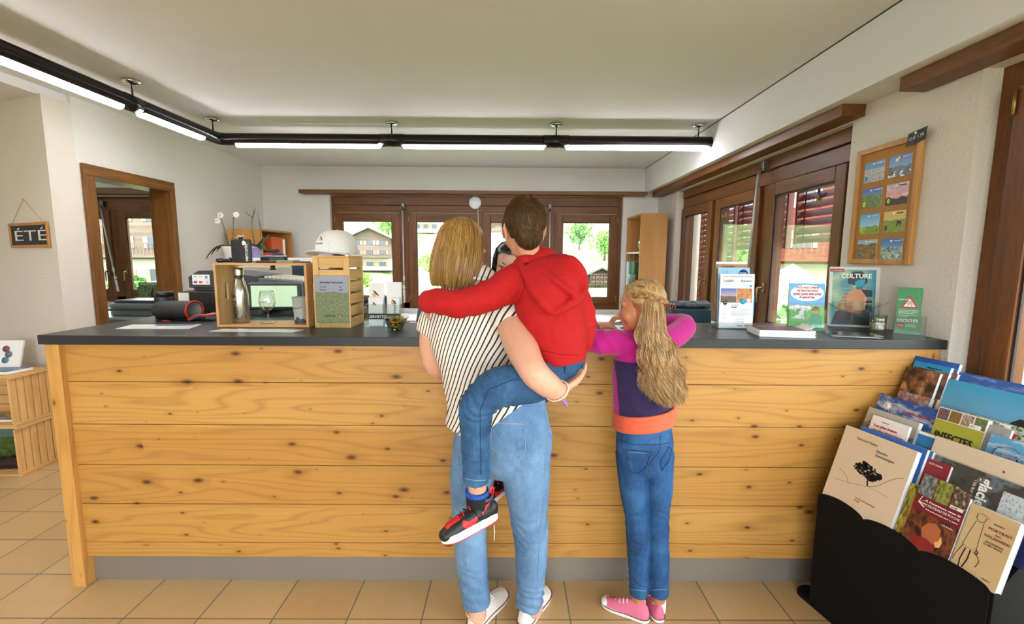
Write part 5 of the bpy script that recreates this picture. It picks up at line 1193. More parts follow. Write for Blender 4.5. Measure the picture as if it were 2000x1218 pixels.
# --- open wooden display box
bx=thing('open_wooden_box','open fronted pale wooden box with slotted ends on the worktop','box',(-1.325,2.03,ZT)); 
Wb=.415; Db=.15; Hb=at(423,513,Y=2.03).z-1.1; ac=wood('acacia_box_upright','#a8743a','#d9b078','z',.7,.45); ah=wood('acacia_box_level','#b07c3c','#dcb076','x',.7,.45)
m=MB(); m.box((.011,0,0),(Wb-.011,Db,.011)); m.build('bottom_board',ah,bx,bevel=.002); m=MB(); m.box((.011,0,Hb-.011),(Wb-.011,Db,Hb)); m.build('top_board',ah,bx,bevel=.002)
for x in (0,Wb-.011):
    m=MB(); z0,z1=Hb*.42,Hb*.68; y0,y1=Db*.40,Db*.56
    for a_,b_ in (((0,0),(Db,z0)),((0,z1),(Db,Hb)),((0,z0),(y0,z1)),((y1,z0),(Db,z1))): m.box((x,a_[0],a_[1]),(x+.011,b_[0],b_[1]))
    m.build('end_board',ac,bx,bevel=.001)
# steel bottle
bt=thing('steel_bottle','slim brushed steel bottle with black lettering standing in the open box','bottle',(-1.255,2.10,ZT+.0115)); r=.036
MB().lathe([(r*.96,0),(r,.004),(r,.125),(r*.97,.145),(r*.80,.175),(r*.60,.20),(r*.52,.213)],(0,0,0),40).build('body',plain('brushed_steel_bottle','#b5aea3',.22,1,.05,8),bt)
MB().lathe([(r*.54,.213),(r*.54,.2155)],(0,0,0),32).build('seal',blackp,bt); MB().lathe([(r*.58,.216),(r*.60,.22),(r*.60,.248),(r*.55,.2535),(0,.2545)],(0,0,0),36).build('cap',plain('brushed_steel_bottle','#b5aea3',.22,1,.05,8),bt)
wrap(text('vercorin',bt,ink,(.000,-r-.0012,.022),(0,0,1),.024,(-1,0,0),bold=.012),r); wrap(text('le paradis naturel',bt,ink,(.010,-r-.0012,.035),(0,0,1),.006,(-1,0,0)),r)
MB().prism([(0,0),(.012,.002),(.004,.016),(-.003,.010)],(-.012,-r-.0004,.118),(1,0,0),(0,0,1),(0,-.0012,0)).build('logo_wing',ink,bt)
# wine glass
gg=bpy.data.materials.new('real_glass'); gg.use_nodes=True; pb=gg.node_tree.nodes['Principled BSDF']; pb.inputs['Transmission Weight'].default_value=1; pb.inputs['Roughness'].default_value=0; pb.inputs['IOR'].default_value=1.45
gl=thing('wine_glass','small stemmed tasting glass standing in the middle of the open box','glass',(-1.125,2.09,ZT+.0115))
pf=[(.0,.0),(.033,.0),(.034,.002),(.015,.008),(.005,.016),(.0045,.050),(.012,.058),(.029,.073),(.0345,.092),(.034,.115),(.027,.150),(.0258,.150),(.0325,.115),(.033,.093),(.0275,.075),(.011,.0605),(.0,.058)]
MB().lathe(pf,(0,0,0),40).build('bowl_and_stem',glass('wine_glass_clear',(.97,.98,.98),refl=1.5),gl); wrap(text('vercorin',gl,ink,(-.016,-.0348,.098),(1,0,0),.0085),.035); logo(gl,(.010,-.0355,.100),(1,0,0),(0,0,1),.009)
# frosted cup
cp=thing('frosted_cup','frosted drinking cup with dark mountain print at the right end of the open box','cup',(-.975,2.10,ZT+.0115))
fr_=NT('frosted_plastic',.5); fr_.b.inputs['Transmission Weight'].default_value=.55; fr_.base('#dfe2dc'); 
MB().lathe([(0,0),(.028,0),(.0285,.003),(.037,.122),(.036,.122),(.0275,.005),(0,.005)],(0,0,0),40).build('cup_wall',fr_.m,cp)
m=MB(); n_=40; vs=[]
for i in range(n_): 
    a=2*PI*i/n_; hh_=.022+.006*math.sin(3*a)+.005*math.sin(7*a+1); vs+= [((.0287)*math.cos(a),.0287*math.sin(a),.0),((.0288+hh_*.072)*math.cos(a),(.0288+hh_*.072)*math.sin(a),hh_)]
m.add(vs,[(2*i,(2*i+2)%(2*n_),(2*i+3)%(2*n_),2*i+1) for i in range(n_)],True); m.build('mountain_print',plain('print_navy','#3a3f4c',.5),cp)
wrap(text('vercorin',cp,ink,(-.020,-.0350,.070),(1,0,0),.010),.035); logo(cp,(.012,-.0352,.072),(1,0,0),(0,0,1),.010)
# on top of the open box
TZ=ZT+Hb+.0004
fl=thing('hip_flask','black hip flask with steel cap and white lettering on top of the open box','flask',(-1.225,2.085,TZ)); fw_,fh=.092,.105
m=MB(); pr_=[(math.cos(a)*fw_/2*(abs(math.cos(a))**-.35 if abs(math.cos(a))>.2 else 1)*1.0,math.sin(a)*.012) for a in [2*PI*i/32 for i in range(32)]]; pr_=[(max(-fw_/2,min(fw_/2,x)),y) for x,y in pr_]
m.prism(pr_,(0,0,0),(1,0,0),(0,1,0),(0,0,fh)); m.build('flask_body',plain('matt_black_metal','#17181a',.5),fl,bevel=.004)
MB().lathe([(.009,fh),(.009,fh+.008),(.013,fh+.009),(.013,fh+.017),(.010,fh+.019),(0,fh+.019)],(0,0,0),24).build('cap',chrome,fl); MB().tube([(.012,0,fh+.006),(-.02,-.002,fh+.008),(-.03,0,fh)],.002,6).build('hinge_arm',chrome,fl)
text('vercorin',fl,wtx,(.036,-.0135,.006),(0,0,1),.023,(-1,0,0),bold=.01); MB().prism([(0,0),(.014,.004),(.016,.012),(.006,.022),(-.002,.016)],(.014,-.0136,.078),(1,0,0),(0,0,1),(0,-.0004,0)).build('logo_mark',wtx,fl)
t=thing('flat_box','flat black and red patterned tin lying on top of the open box','tin',(-1.15,2.09,TZ)); MB().box((-.005,-.02,0),(.065,.04,.010)).build('tin_body',plain('dark_red_tin','#4a2220',.4,var=.4,scale=60),t,bevel=.002); MB().tube([(-.012+.012*math.cos(a),.0,.004+.004*math.sin(a)) for a in [2*PI*i/14 for i in range(14)]],.001,5,closed=True).build('key_ring',steel,t)
t=thing('flat_box','flat grey brown gift box lying on the right of the open box top','gift box',(-1.06,2.09,TZ)); MB().box((0,-.025,0),(.075,.045,.012)).build('lid',plain('taupe_card','#94897a',.7),t,bevel=.001)
# --- slat tower with price sign and cap
tw=thing('slat_display_crate','upright slatted pine crate with a price sheet in front, on the worktop','crate',(-.880,2.025,ZT)); Wt=.162; Dt=.19; Ht=at(617,503,Y=2.025).z-1.1
for x,y in ((0,0),(Wt-.026,0),(0,Dt-.012),(Wt-.026,Dt-.012)): MB().box((x,y,0),(x+.026,y+.014,Ht)).build('corner_post',crw,tw,bevel=.002)
n=6; g=.010; hs_=(Ht-(n-1)*g)/n
m=MB()
for i in range(n): z=i*(hs_+g); m.box((Wt-.010,.014,z),(Wt,Dt-.012,z+hs_))
m.build('slat_panel',cry,tw,bevel=.0015); m=MB()
for i in range(n): z=i*(hs_+g); m.box((0,.014,z),(.010,Dt-.012,z+hs_))
m.build('slat_panel',cry,tw,bevel=.0015); m=MB()
for i in range(n): z=i*(hs_+g); m.box((.026,.004,z),(Wt-.026,.012,z+hs_))
m.build('slat_panel',crx,tw,bevel=.0015); m=MB()
for i in range(n): z=i*(hs_+g); m.box((.026,Dt-.012,z),(Wt-.026,Dt-.002,z+hs_))
m.build('slat_panel',crx,tw,bevel=.0015)
MB().box((0,0,Ht),(Wt,Dt,Ht+.008)).build('top_board',crx,tw)
s0=at(617,622,Y=2.02); s1=at(683,622,Y=2.02); s2=at(617,533,Y=2.02)
pg=thing('price_sheet','acrylic price sheet with a village photo, in front of the slatted crate','sign',(s0.x,2.019,ZT+.022)); w_=s1.x-s0.x; h_=s2.z-s0.z+.012
MB().box((0,-.002,-.022),(w_,0,h_)).build('acrylic_sheet',acr,pg); quad('printed_sheet',landscape('#b9b4c8','#a9a5bd','#5f7038','#a9a67c',.66,.05,3,22,seed=4),pg,(.002,.0015,0),(w_-.004,0,0),(0,0,h_-.004)).data.materials[0].name='village_photo_sheet'
text('Articles Vercorin',pg,ink,(w_*.16,.0,h_*.83),(1,0,0),.0125,bold=.01,width=w_*.68)
for i in range(2): text('Verre %s'%('7dl' if i==0 else 'bag'),pg,ink,(w_*.16,.0,h_*(.745-.06*i)),(1,0,0),.007); text(('2.00','10.00')[i],pg,ink,(w_*.72,.0,h_*(.745-.06*i)),(1,0,0),.007)
text('vercorin',pg,ink,(w_*.26,0,h_*.14),(1,0,0),.014,bold=.01); logo(pg,(w_*.70,0,h_*.13),(1,0,0),(0,0,1),.014)
cpz=ZT+Ht+.0085
ca=thing('baseball_cap','white baseball cap with a small bird mark on top of the slatted crate','cap',(-.795,2.11,cpz)); cm=cloth('white_cotton','#e6e5e6',.8,.02,500,.1,.1)
m=MB(); 
def capf(u,v):
    a=2*PI*u; ph=v*PI/2; r=.098*(max(0,math.cos(ph))**.62 if v<1 else 0); fw_=Vector((-.50,-.87)); k_=1+.08*(math.cos(a)*fw_.x+math.sin(a)*fw_.y); return Vector((r*math.cos(a)*.95*k_,r*math.sin(a)*.95*k_,.010+.106*math.sin(ph)**.95))
m.grid(capf,48,16,wrapu=True); o=m.build('crown',cm,ca); z=o.modifiers.new('s','SOLIDIFY'); z.thickness=.003; z.offset=-1
MB().lathe([(0,0),(.007,.001),(.006,.004),(0,.006)],(.0,0,.113),12).build('button',cm,ca)
m=MB(); a0_=math.atan2(-.93,-.37); m.grid(lambda u,v:Vector((math.cos(a0_+(u-.5)*2.5)*(.090+.062*v*math.cos((u-.5)*2.5)**.8),math.sin(a0_+(u-.5)*2.5)*(.090+.062*v*math.cos((u-.5)*2.5)**.8),.014+.010*v*(1-8*(u-.5)**2*.5)-.014*abs(u-.5)*2*v)),24,8); o=m.build('visor',cm,ca); z=o.modifiers.new('s','SOLIDIFY'); z.thickness=.004
for i in range(6):
    a=2*PI*i/6+.5; MB().tube([capf(a/(2*PI),v)*1.004 for v in (.02,.25,.5,.75,.95)],.0008,5).build('panel_seam',plain('cap_seam','#c9c8cb',.8),ca)
lg=thing('cap_emblem',None,None,(-.050,-.084,.052),(math.radians(-18),0,math.radians(-30))); lg.parent=ca; logo(lg,(0,-.006,.012),(1,0,0),(0,0,1),.022); text('vercorin',lg,navy,(-.012,-.006,-.004),(1,0,0),.012,bold=.01)
# --- card holder and candy bowl
ch=thing('card_holder','clear acrylic holder full of white cards with a black SERVIETTES label, beside the slatted crate','card holder',(-.665,2.06,ZT)); 
for a_,b_ in (((0,0,0),(.165,.002,.105)),((0,.07,0),(.165,.072,.19)),((0,0,0),(.002,.07,.105)),((.163,0,0),(.165,.07,.105)),((0,0,0),(.165,.07,.002)),((.081,0,0),(.083,.07,.105))): MB().box(a_,b_).build('acrylic_wall',acr,ch)
def card(x,y,w,h,lab,tilt=.03,extra=0):
    c_=thing('card',lab,'card',ch.location+Vector((x,y,.003)),(-tilt,0,0),'white cards in the acrylic holder'); MB().box((0,0,0),(w,.004,h)).build('sheet',white_p,c_); 
    if extra==1: logo(c_,(w*.2,-.0008,h*.68),(1,0,0),(0,0,1),.030); text('vercorin',c_,navy,(w*.62,-.0008,.03),(0,0,1),.022,(-1,0,0),bold=.01)
    if extra==2: logo(c_,(w*.25,-.0008,h*.72),(1,0,0),(0,0,1),.018); 
    if extra==3: logo(c_,(w*.3,-.0008,h*.78),(1,0,0),(0,0,1),.022); text('vercorin',c_,navy,(w*.72,-.0008,.035),(0,0,1),.024,(-1,0,0),bold=.01)
    return c_
card(.006,.050,.070,.195,'tall white card with bird mark at the left back of the clear holder',extra=1); card(.086,.055,.070,.20,'tall blank white card at the right back of the clear holder'); card(.010,.022,.068,.130,'short white card in front on the left of the clear holder',extra=2); card(.098,.022,.055,.130,'short white card with upright lettering on the right of the clear holder',extra=3)
lb=thing('label_strip',None,None,(0,0,0)); lb.parent=ch; lb['label']='black strip with white lettering'; MB().box((.016,-.0035,.036),(.160,-.001,.062)).build('strip',plain('black_card','#191a1c',.6),lb); text('SERVIETTES VALAIS',lb,wtx,(.020,-.0038,.042),(1,0,0),.018,shear=.25,width=.136)
cb=thing('glass_bowl','small flared glass bowl full of wrapped sweets in front of the card holder','bowl',(-.508,2.00,ZT)); MB().lathe([(0,0),(.030,0),(.033,.003),(.052,.050),(.057,.052),(.057,.0545),(.050,.053),(.0305,.006),(0,.005)],(0,0,0),40).build('bowl_wall',glass('bowl_glass',(.90,.96,.95),refl=1.5),cb)
rnd=random.Random(21); cc=['#6a1c5a','#e8a818','#5b2a7a','#d98a10','#7a1f2a','#8fbf3a','#c8a020']
for i in range(34):
    lv=i//9; a=rnd.uniform(0,2*PI); rr=rnd.uniform(.004,.022+.006*lv); c_=Vector((rr*math.cos(a),rr*math.sin(a),.012+.011*lv))+Vector((-.508,2.00,ZT))
    kc=rnd.choice(cc) if i!=30 else '#8fd03a'; t=thing('wrapped_sweet','small foil wrapped sweet among many in the glass bowl','sweet',c_,(rnd.uniform(0,1),rnd.uniform(0,1),rnd.uniform(0,3)),'sweets in the glass bowl')
    m=MB(); m.ell((0,0,0),(.011,.007,.006),10,6); m.build('sweet',plain('foil'+kc,kc,.25,.35),t); m=MB(); m.lathe([(.001,.009),(.006,.017)],(0,0,0),8,axis='x'); m.lathe([(.006,-.017),(.001,-.009)],(0,0,0),8,axis='x'); m.build('wrapper_twist',plain('foil'+kc,kc,.25,.35),t)
# --- orchids and white cube shelf, left shelf unit
wl=plain('white_melamine','#dcdad6',.5); oak=wood('oak_veneer_upright','#a4713c','#bd8a50','z',.8,.45); oaky=wood('oak_veneer_deep','#a4713c','#bd8a50','y',.8,.45)
cs=thing('cube_shelf','white cube shelf holding dark blue boxes behind the cash register','shelf',(-2.32,3.95,0)); 
b=MB(); zt_=at(500,503,Y=3.95).z
b.box((0,0,zt_-.03),(.62,.36,zt_)); b.box((0,0,0),(.03,.36,zt_-.03)); b.box((.59,0,0),(.62,.36,zt_-.03)); b.box((.295,0,.03),(.325,.36,zt_-.03)); b.box((.03,.0,0),(.59,.36,.03)); b.box((.03,0,zt_-.42),(.59,.36,zt_-.39)); b.box((.03,.35,.03),(.59,.36,zt_-.03)); b.build('carcass',wl,cs,bevel=.002)
for x in (.035,.33):
    t=thing('storage_box','dark blue fabric box in the %s compartment of the white cube shelf'%('left' if x<.1 else 'right'),'storage box',(-2.32+x,3.955,zt_-.389),0,'dark blue boxes in the cube shelf'); MB().box((0,0,0),(.255,.33,.31)).build('box_body',plain('dark_blue_fabric','#24394b',.8,bump=.2),t,bevel=.006); MB().box((-.001,-.004,.28),(.256,0,.315)).build('rim_fold',plain('dark_blue_fabric','#24394b',.8,bump=.2),t)
lf=plain('orchid_leaf','#2f4a2a',.35,var=.15); stm_=plain('orchid_stem','#4a5a30',.5); petal=plain('white_pink_petal','#dccbd0',.6)
def leaf(o,d,L,w,droop,name='leaf',parent=None,mat=None):
    d=Vector(d).normalized(); s=d.cross(Vector((0,0,1))).normalized(); m=MB()
    m.grid(lambda u,v:Vector(o)+d*(L*v)+Vector((0,0,1))*(L*(.55*v-droop*v*v))+s*((u-.5)*w*math.sin(PI*min(1,.12+.88*v))**.7)+Vector((0,0,1))*abs(u-.5)*w*.4,5,12); q=m.build(name,mat or lf,parent); z=q.modifiers.new('s','SOLIDIFY'); z.thickness=.003; return q
def orchid(name,label,px,Y,potm,pot_r,stems,flowers,leaves):
    base=at(px,503,Y=Y); base.z=zt_+.0004; t=thing(name,label,'plant',base)
    MB().lathe([(pot_r*.62,0),(pot_r*.66,.004),(pot_r,.085),(pot_r*1.03,.095),(pot_r*.93,.095),(pot_r*.88,.08),(0,.08)],(0,0,0),28).build('pot',potm,t)
    for ang,L,w,dr in leaves: leaf((0,0,.09),(math.cos(ang),math.sin(ang)*.6,0),L,w,dr,'leaf',t)
    for pts in stems: MB().tube([Vector(p) for p in pts],[.004]*(len(pts)-1)+[.002],8).build('stem',stm_,t)
    for f in flowers:
        m=MB()
        for i in range(5): a=2*PI*i/5; m.ell(Vector(f)+Vector((math.cos(a)*.016,0,math.sin(a)*.016)),(.014,.004,.012),10,6)
        m.build('flower',petal,t)
    return t
zz=lambda y,Y: at(500,y,Y=Y).z-zt_
orchid('potted_orchid','orchid with two pale pink flowers in a white pot on the cube shelf',449,4.02,plain('white_ceramic','#d9d6d0',.3),.060,[[(0,0,.09),(-.02,0,.22),(-.045,0,zz(436,4.02)),(-.06,0,zz(420,4.02))],[(.02,0,.09),(.045,0,.22),(.055,0,zz(424,4.02)),(.075,0,zz(418,4.02))]],[(-.055,-.005,zz(421,4.02)),(-.085,-.003,zz(432,4.02)),(.082,-.005,zz(420,4.02))],[(PI*1.0,.16,.035,1.0),(PI*.9,.13,.035,.9),(PI*1.1,.19,.03,1.1),(0,.14,.04,.4),(.3,.11,.04,.5)])
orchid('potted_orchid','bare stemmed orchid with broad leaves in a violet pot on the cube shelf',502,4.05,plain('violet_ceramic','#8b80b4',.3),.048,[[(-.01,0,.09),(-.03,0,.25),(-.025,0,zz(432,4.05)),(.0,0,zz(414,4.05)),(.03,0,zz(418,4.05)),(.045,0,zz(440,4.05)),(.045,0,.13)],[(-.028,0,.30),(-.02,0,zz(425,4.05)),(.0,0,zz(411,4.05)),(.02,0,zz(404,4.05))],[(-.025,0,zz(424,4.05)),(-.06,0,zz(417,4.05)),(-.075,0,zz(412,4.05))]],[],[(PI*.9,.09,.06,.3),(.2,.07,.06,-.6),(.9,.11,.07,-.4),(-.3,.10,.07,.9),(PI*1.2,.10,.05,.2),(-.9,.09,.06,.9)])
su=thing('oak_shelf_unit','oak veneer shelf unit with open side against the left wall, holding binders and clothes','shelf',(-2.90,4.7,0)); Dp=.35; Ln=.66; Hs=at(500,446,Y=4.7).z
b=MB(); b.box((0,0,0),(Dp,.02,Hs)); b.build('side_board',oak,su,bevel=.001); b=MB(); b.box((0,Ln-.02,0),(Dp,Ln,Hs)); b.build('side_board',oak,su); b=MB(); b.box((0,.02,0),(.01,Ln-.02,Hs)); b.build('back_board',oak,su)
b=MB(); b.box((.01,.02,Hs-.02),(Dp,Ln-.02,Hs)); b.build('top_board',oaky,su)
for z in (Hs-.36,Hs-.80,.40): b=MB(); b.box((.01,.02,z),(Dp-.005,Ln-.02,z+.018)); b.build('shelf_board',oaky,su)
t=thing('folder','orange cardboard folder standing in the top of the oak shelf unit','folder',(-2.86,4.95,Hs-.3415)); MB().box((0,0,0),(.28,.30,.27)).build('cover',plain('orange_card','#c8511c',.6),t,bevel=.002); MB().box((.2805,.24,.02),(.282,.29,.25)).build('spine_label',white_p,t)
for i,(c_,zz_,nm) in enumerate((('#23272f',.0,'black'),('#b8323a',.052,'red'),('#1d2f5c',.03,'navy blue'),('#2f8a72',.0,'green'))):
    pos={'black':(-2.60,4.98,Hs-.335+.085),'red':(-2.60,4.84,Hs-.335+.045),'navy blue':(-2.60,5.05,Hs-.335+.04),'green':(-2.60,4.86,Hs-.335+.0)}[nm]
    m=MB(); m.ell((0,0,.024),(.045,.13,.022)); m.ell((.01,.05,.03),(.04,.10,.018)); o=organic('folded_garment',m,cloth(nm+'_garment',c_),None,.006,2,folds(.008,14,seed=i)); o.location=pos; tag(o,nm+' folded garment in the upper compartment of the oak shelf unit','clothing','folded garments in the oak shelf unit')
for i,(c_,nm) in enumerate((('#3f74a8','blue'),('#8fb82a','lime green'),('#2b6f5a','dark green'),('#1f8f7a','teal'),('#5b3a86','purple'))):
    t=thing('ring_binder','%s ring binder with white spine label in the oak shelf unit'%nm,'binder',(-2.86,4.74+i*.085,.4185+Hs-.80-.40),0,'ring binders in the oak shelf unit'); MB().box((0,0,0),(.29,.075,.30)).build('cover',plain('binder'+c_,c_,.4),t,bevel=.002); MB().box((.2905,.012,.06),(.292,.063,.26)).build('spine_label',white_p,t)
t=thing('hanging_bag','black bag hanging between the cube shelf and the oak shelf unit','bag',(-2.62,4.655,1.02)); MB().box((-.012,.0,.385),(.012,.043,.405)).build('hook',steel,t); m=MB(); m.ell((0,0,.15),(.05,.04,.17)); organic('bag_body',m,cloth('black_bag','#15171c'),t,.006,2,folds(.008,14)); MB().tube([(-.03,0,.29),(-.02,0,.40),(.02,0,.40),(.03,0,.29)],.004,6).build('strap',blackp,t)
t=thing('small_card','white card with black figures standing in the oak shelf unit','card',(-2.62,5.10,Hs-.80+.019)); MB().box((0,0,0),(.006,.14,.20)).build('sheet',white_p,t); MB().box((.0065,.03,.05),(.0075,.06,.12)).build('figure',ink,t); MB().box((.0065,.08,.05),(.0075,.12,.13)).build('figure',ink,t)
# --- right shelf unit
s2=thing('oak_shelf_unit','tall oak veneer shelf unit beside the right end of the back window','shelf',(1.405,4.95,0)); H2=at(1280,416,Y=4.95).z; w2_=.29; d2=.58
MB().box((0,0,0),(w2_,.02,H2)).build('side_board',oak,s2,bevel=.001); MB().box((0,d2-.02,0),(w2_,d2,H2)).build('side_board',oak,s2); MB().box((w2_-.01,.02,0),(w2_,d2-.02,H2)).build('back_board',oak,s2); MB().box((0,.02,H2-.02),(w2_-.01,d2-.02,H2)).build('top_board',oaky,s2)
zs_=at(1237,492,Y=5.2).z
for z in (zs_-.02,zs_-.45,.4): MB().box((0,.02,z),(w2_-.01,d2-.02,z+.02)).build('shelf_board',oaky if z<zs_-.1 else plain('pale_shelf_edge','#d9c7ac',.5),s2)
o=MB().ell((0,0,.085),(.07,.085,.085),24,16).build('green_ball',plain('emerald_glaze','#0c5a45',.15,var=.3,scale=40,coat=.5)); o.location=(1.50,5.12,zs_+.0005); tag(o,'glossy emerald green ball on the shelf of the tall oak unit','ball')
for i,(c_,nm) in enumerate((('#e9ecec','white'),('#62b9c9','turquoise'),('#0f5a3f','dark green'))):
    w__=(.05,.06,.22)[i]; y0_=5.51-(.055,.125,.355)[i]
    t=thing('ring_binder','%s binder standing in the tall oak shelf unit by the window'%nm,'binder',(1.41,y0_,zs_-.4295),0,'binders in the tall oak unit'); MB().box((0,0,0),(.24,w__,.32)).build('cover',plain('binder'+c_,c_,.4),t,bevel=.002)
t=thing('hanging_lantern','small wire lantern hanging from the shelf of the tall oak unit','lantern',(1.395,5.15,zs_-.02)); 
for s in (-1,1): MB().tube([(0,0,0),(0,s*.035,-.14),(0,s*.03,-.23)],.0015,5).build('cord',plain('jute','#c49a63',.9),t)
MB().lathe([(.045,-.31),(.05,-.29),(.05,-.24),(.04,-.23)],(-.0,0,0),16).build('lantern_body',plain('zinc_mesh','#7a8482',.5,.5),t)
# --- blue crate with cloth behind the counter
t=thing('blue_storage_crate','dark blue plastic crate on the right of the counter, under the side window','crate',(1.12,2.98,.82)); t.location=at(1312,632,Y=2.9); t.location.z=.86
MB().box((0,0,0),(.26,.24,at(1330,603,Y=2.9).z-.86)).build('crate_body',plain('petrol_blue_plastic','#173d4e',.5),t,bevel=.01)
zc_=at(1330,603,Y=2.9).z; m=MB(); m.ell((0,0,.012),(.15,.12,.020)); m.ell((.06,-.03,.018),(.09,.08,.022)); o=organic('grey_cloth',m,cloth('grey_cloth','#3c4652'),None,.005,2,folds(.012,16,seed=8)); o.location=(t.location.x+.14,t.location.y+.12,zc_+.006); tag(o,'crumpled grey cloth lying on the dark blue crate','cloth')
u=thing('side_cabinet','low dark cabinet under the blue crate beside the side window','cabinet',(t.location.x-.05,2.82,0)); MB().box((0,0,0),(.42,.42,.8595)).build('cabinet_body',plain('dark_cabinet','#3b3430',.5),u,bevel=.003); MB().box((.01,-.012,.03),(.41,0,.84)).build('door',plain('dark_cabinet','#3b3430',.5),u)
# --- office chair and dark tablet behind the counter
t=thing('office_chair','black office chair behind the counter, its curved back seen past the slatted crate','chair',(-1.05,3.55,0),math.radians(20))
m=MB(); capped(m,[(-.17,0,1.02),(0,-.05,1.09),(.17,0,1.02)],[.025,.03,.025],14,ry=[.03]*3); capped(m,[(0,-.01,.62),(0,-.03,.86),(0,-.04,1.02)],[.20,.22,.18],22,ry=[.025,.03,.025],side=(1,0,0)); organic('backrest',m,plain('black_chair_fabric','#15161a',.8),t,.008,3)
m=MB(); m.ell((0,-.25,.50),(.24,.24,.05)); organic('seat',m,plain('black_chair_fabric','#15161a',.8),t,.01,2); MB().tube([(0,-.25,.46),(0,-.25,.10)],.025,12).build('column',blackp,t); MB().tube([(0,-.2,.47),(0,.04,.50),(0,.03,.66)],.02,8).build('back_bar',blackp,t)
for i in range(5):
    a=2*PI*i/5; f_=MB(); f_.tube([(0,-.25,.11),(.27*math.cos(a),-.25+.27*math.sin(a),.065)],[.022,.014],8); f_.ell((.27*math.cos(a),-.25+.27*math.sin(a),.03),(.028,.028,.03)); f_.build('foot',blackp,t)
t=thing('tablet_stand','dark tablet leaning on a stand behind the worktop beside the blouse','tablet',at(812,628,Y=2.21)); t.location.z=ZT; MB().obox((0,0,0),(.055,0,.002),(0,.008,0),(.012,.02,.085)).build('tablet',plain('slate_blue_casing','#3b4350',.4),t,bevel=.002); MB().box((-.03,-.02,0),(.05,.01,.002)).build('base_plate',white_p,t)
# pad of paper under the girl's hands
t=thing('notepad','white pad of paper on the worktop under the hands of the person in magenta','notepad',(.50,2.02,ZT)); MB().box((-.02,-.12,0),(.18,.10,.006)).build('pages',white_p,t); MB().obox((.0,-.02,.007),(.13,.05,0),(-.003,.008,0),(0,0,.007)).build('pen',plain('blue_pen','#3a55b8',.3),t)
# --- right end of the worktop
def holder(name,label,o,a,w,h,d,hb,tilt=0):
    t=thing(name,label,'holder',o,a); 
    for aa,bb in (((0,0,0),(w,.002,h)),((0,d,0),(w,d+.002,hb)),((0,0,0),(.002,d,h*.9)),((w-.002,0,0),(w,d,h*.9)),((0,0,0),(w,d,.002))): MB().box(aa,bb).build('acrylic_wall',acr,t)
    return t
def page(name,label,cat,t,x,y,w,h,th,m,z=.003,group=None,tilt=.08):
    c_=thing(name,label,cat,t.matrix_basis@Vector((x,y,z)) if False else Vector(t.location)+Matrix.Rotation(t.rotation_euler.z,3,'Z')@Vector((x,y,z)),(-tilt,0,t.rotation_euler.z),group)
    MB().box((0,0,0),(w,th,h)).build('pages',white_p,c_,bevel=.0005); quad('printed_face',m,c_,(0,-.0006,0),(w,0,0),(0,0,h)); return c_
bpy.context.view_layer.update()
fh_=holder('brochure_holder','clear holder with stacked flyers at the right part of the worktop',(.965,2.065,ZT),math.radians(-2),.158,.03,.085,.16)
c_=page('flyer','white framed flyer with a wooden border photo, rearmost in the clear holder','flyer',fh_,.006,.062,.146,.305,.002,blotch(['#8a5a2c','#a87038','#6d431d'],9,2)); MB().box((0,-.0015,.295),(.146,-.0008,.305)).build('white_edge',white_p,c_); MB().box((.02,-.0015,.225),(.126,-.0008,.276)).build('white_panel',white_p,c_); text('Compagnons',c_,ink,(.03,-.001,.281),(1,0,0),.011); text('AFFrançais',c_,redi,(.03,-.0016,.258),(1,0,0),.013)
c_=page('flyer','sky blue flyer with a round dark blue badge in the clear holder','flyer',fh_,.010,.046,.146,.278,.002,blotch(['#7db5dd','#8cc0e4'],2,1)); MB().lathe([(.022,0),(.022,.001)],(.117,-.0018,.248),28,axis='y').build('round_badge',plain('royal_blue','#123a86',.5),c_); text('Paradise',c_,wtx,(.099,-.002,.251),(1,0,0),.009); 
for x in (.026,.040): MB().box((x,-.0012,.243),(x+.0012,-.0008,.264)).build('pole_line',ink,c_)
MB().box((.024,-.0012,.246),(.043,-.0008,.2475)).build('pole_line',ink,c_)
c_=page('flyer','white event flyer headed Lever de soleil, foremost in the clear holder','flyer',fh_,.002,.006,.155,.25,.002,white_p,tilt=.05)
W_=.155
text('CHALET PENSION & NORDIC WALKING',c_,ink,(.012,-.0008,.236),(1,0,0),.006,width=.13); text('La trace',c_,plain('orange_ink','#e8842a',.5),(.030,-.0008,.222),(1,0,0),.008); text('RANDO',c_,plain('grey_ink','#5a6068',.5),(.022,-.0008,.213),(1,0,0),.011,shear=.3,bold=.02); text('RANDO',c_,plain('grey_ink','#5a6068',.5),(.103,-.0008,.213),(1,0,0),.011,shear=.3,bold=.02)
MB().prism([(0,0),(.006,.004),(.008,.014),(.003,.016),(.004,.008)],(.013,-.0009,.209),(1,0,0),(0,0,1),(0,-.0003,0)).build('runner_mark',plain('orange_ink','#e8842a',.5),c_); MB().prism([(0,0),(.006,.004),(.008,.014),(.003,.016),(-.002,.010)],(.095,-.0009,.209),(1,0,0),(0,0,1),(0,-.0003,0)).build('walker_mark',plain('cyan_ink','#23a4d4',.5),c_)
MB().lathe([(.006,0),(.006,.0006)],(.139,-.0014,.195),20,axis='y').build('cyan_dot',plain('cyan_ink','#23a4d4',.5),c_)
quad('photo',landscape('#2f55a8','#d9b78f','#2b2418','#6a4a22',.45,.18,3,10,seed=9),c_,(.004,-.0010,.118),(.072,0,0),(0,0,.066)); quad('photo',blotch(['#2a1a12','#8a5424','#d9862a','#4a2a1c'],5,6),c_,(.078,-.0010,.118),(.068,0,0),(0,0,.066))
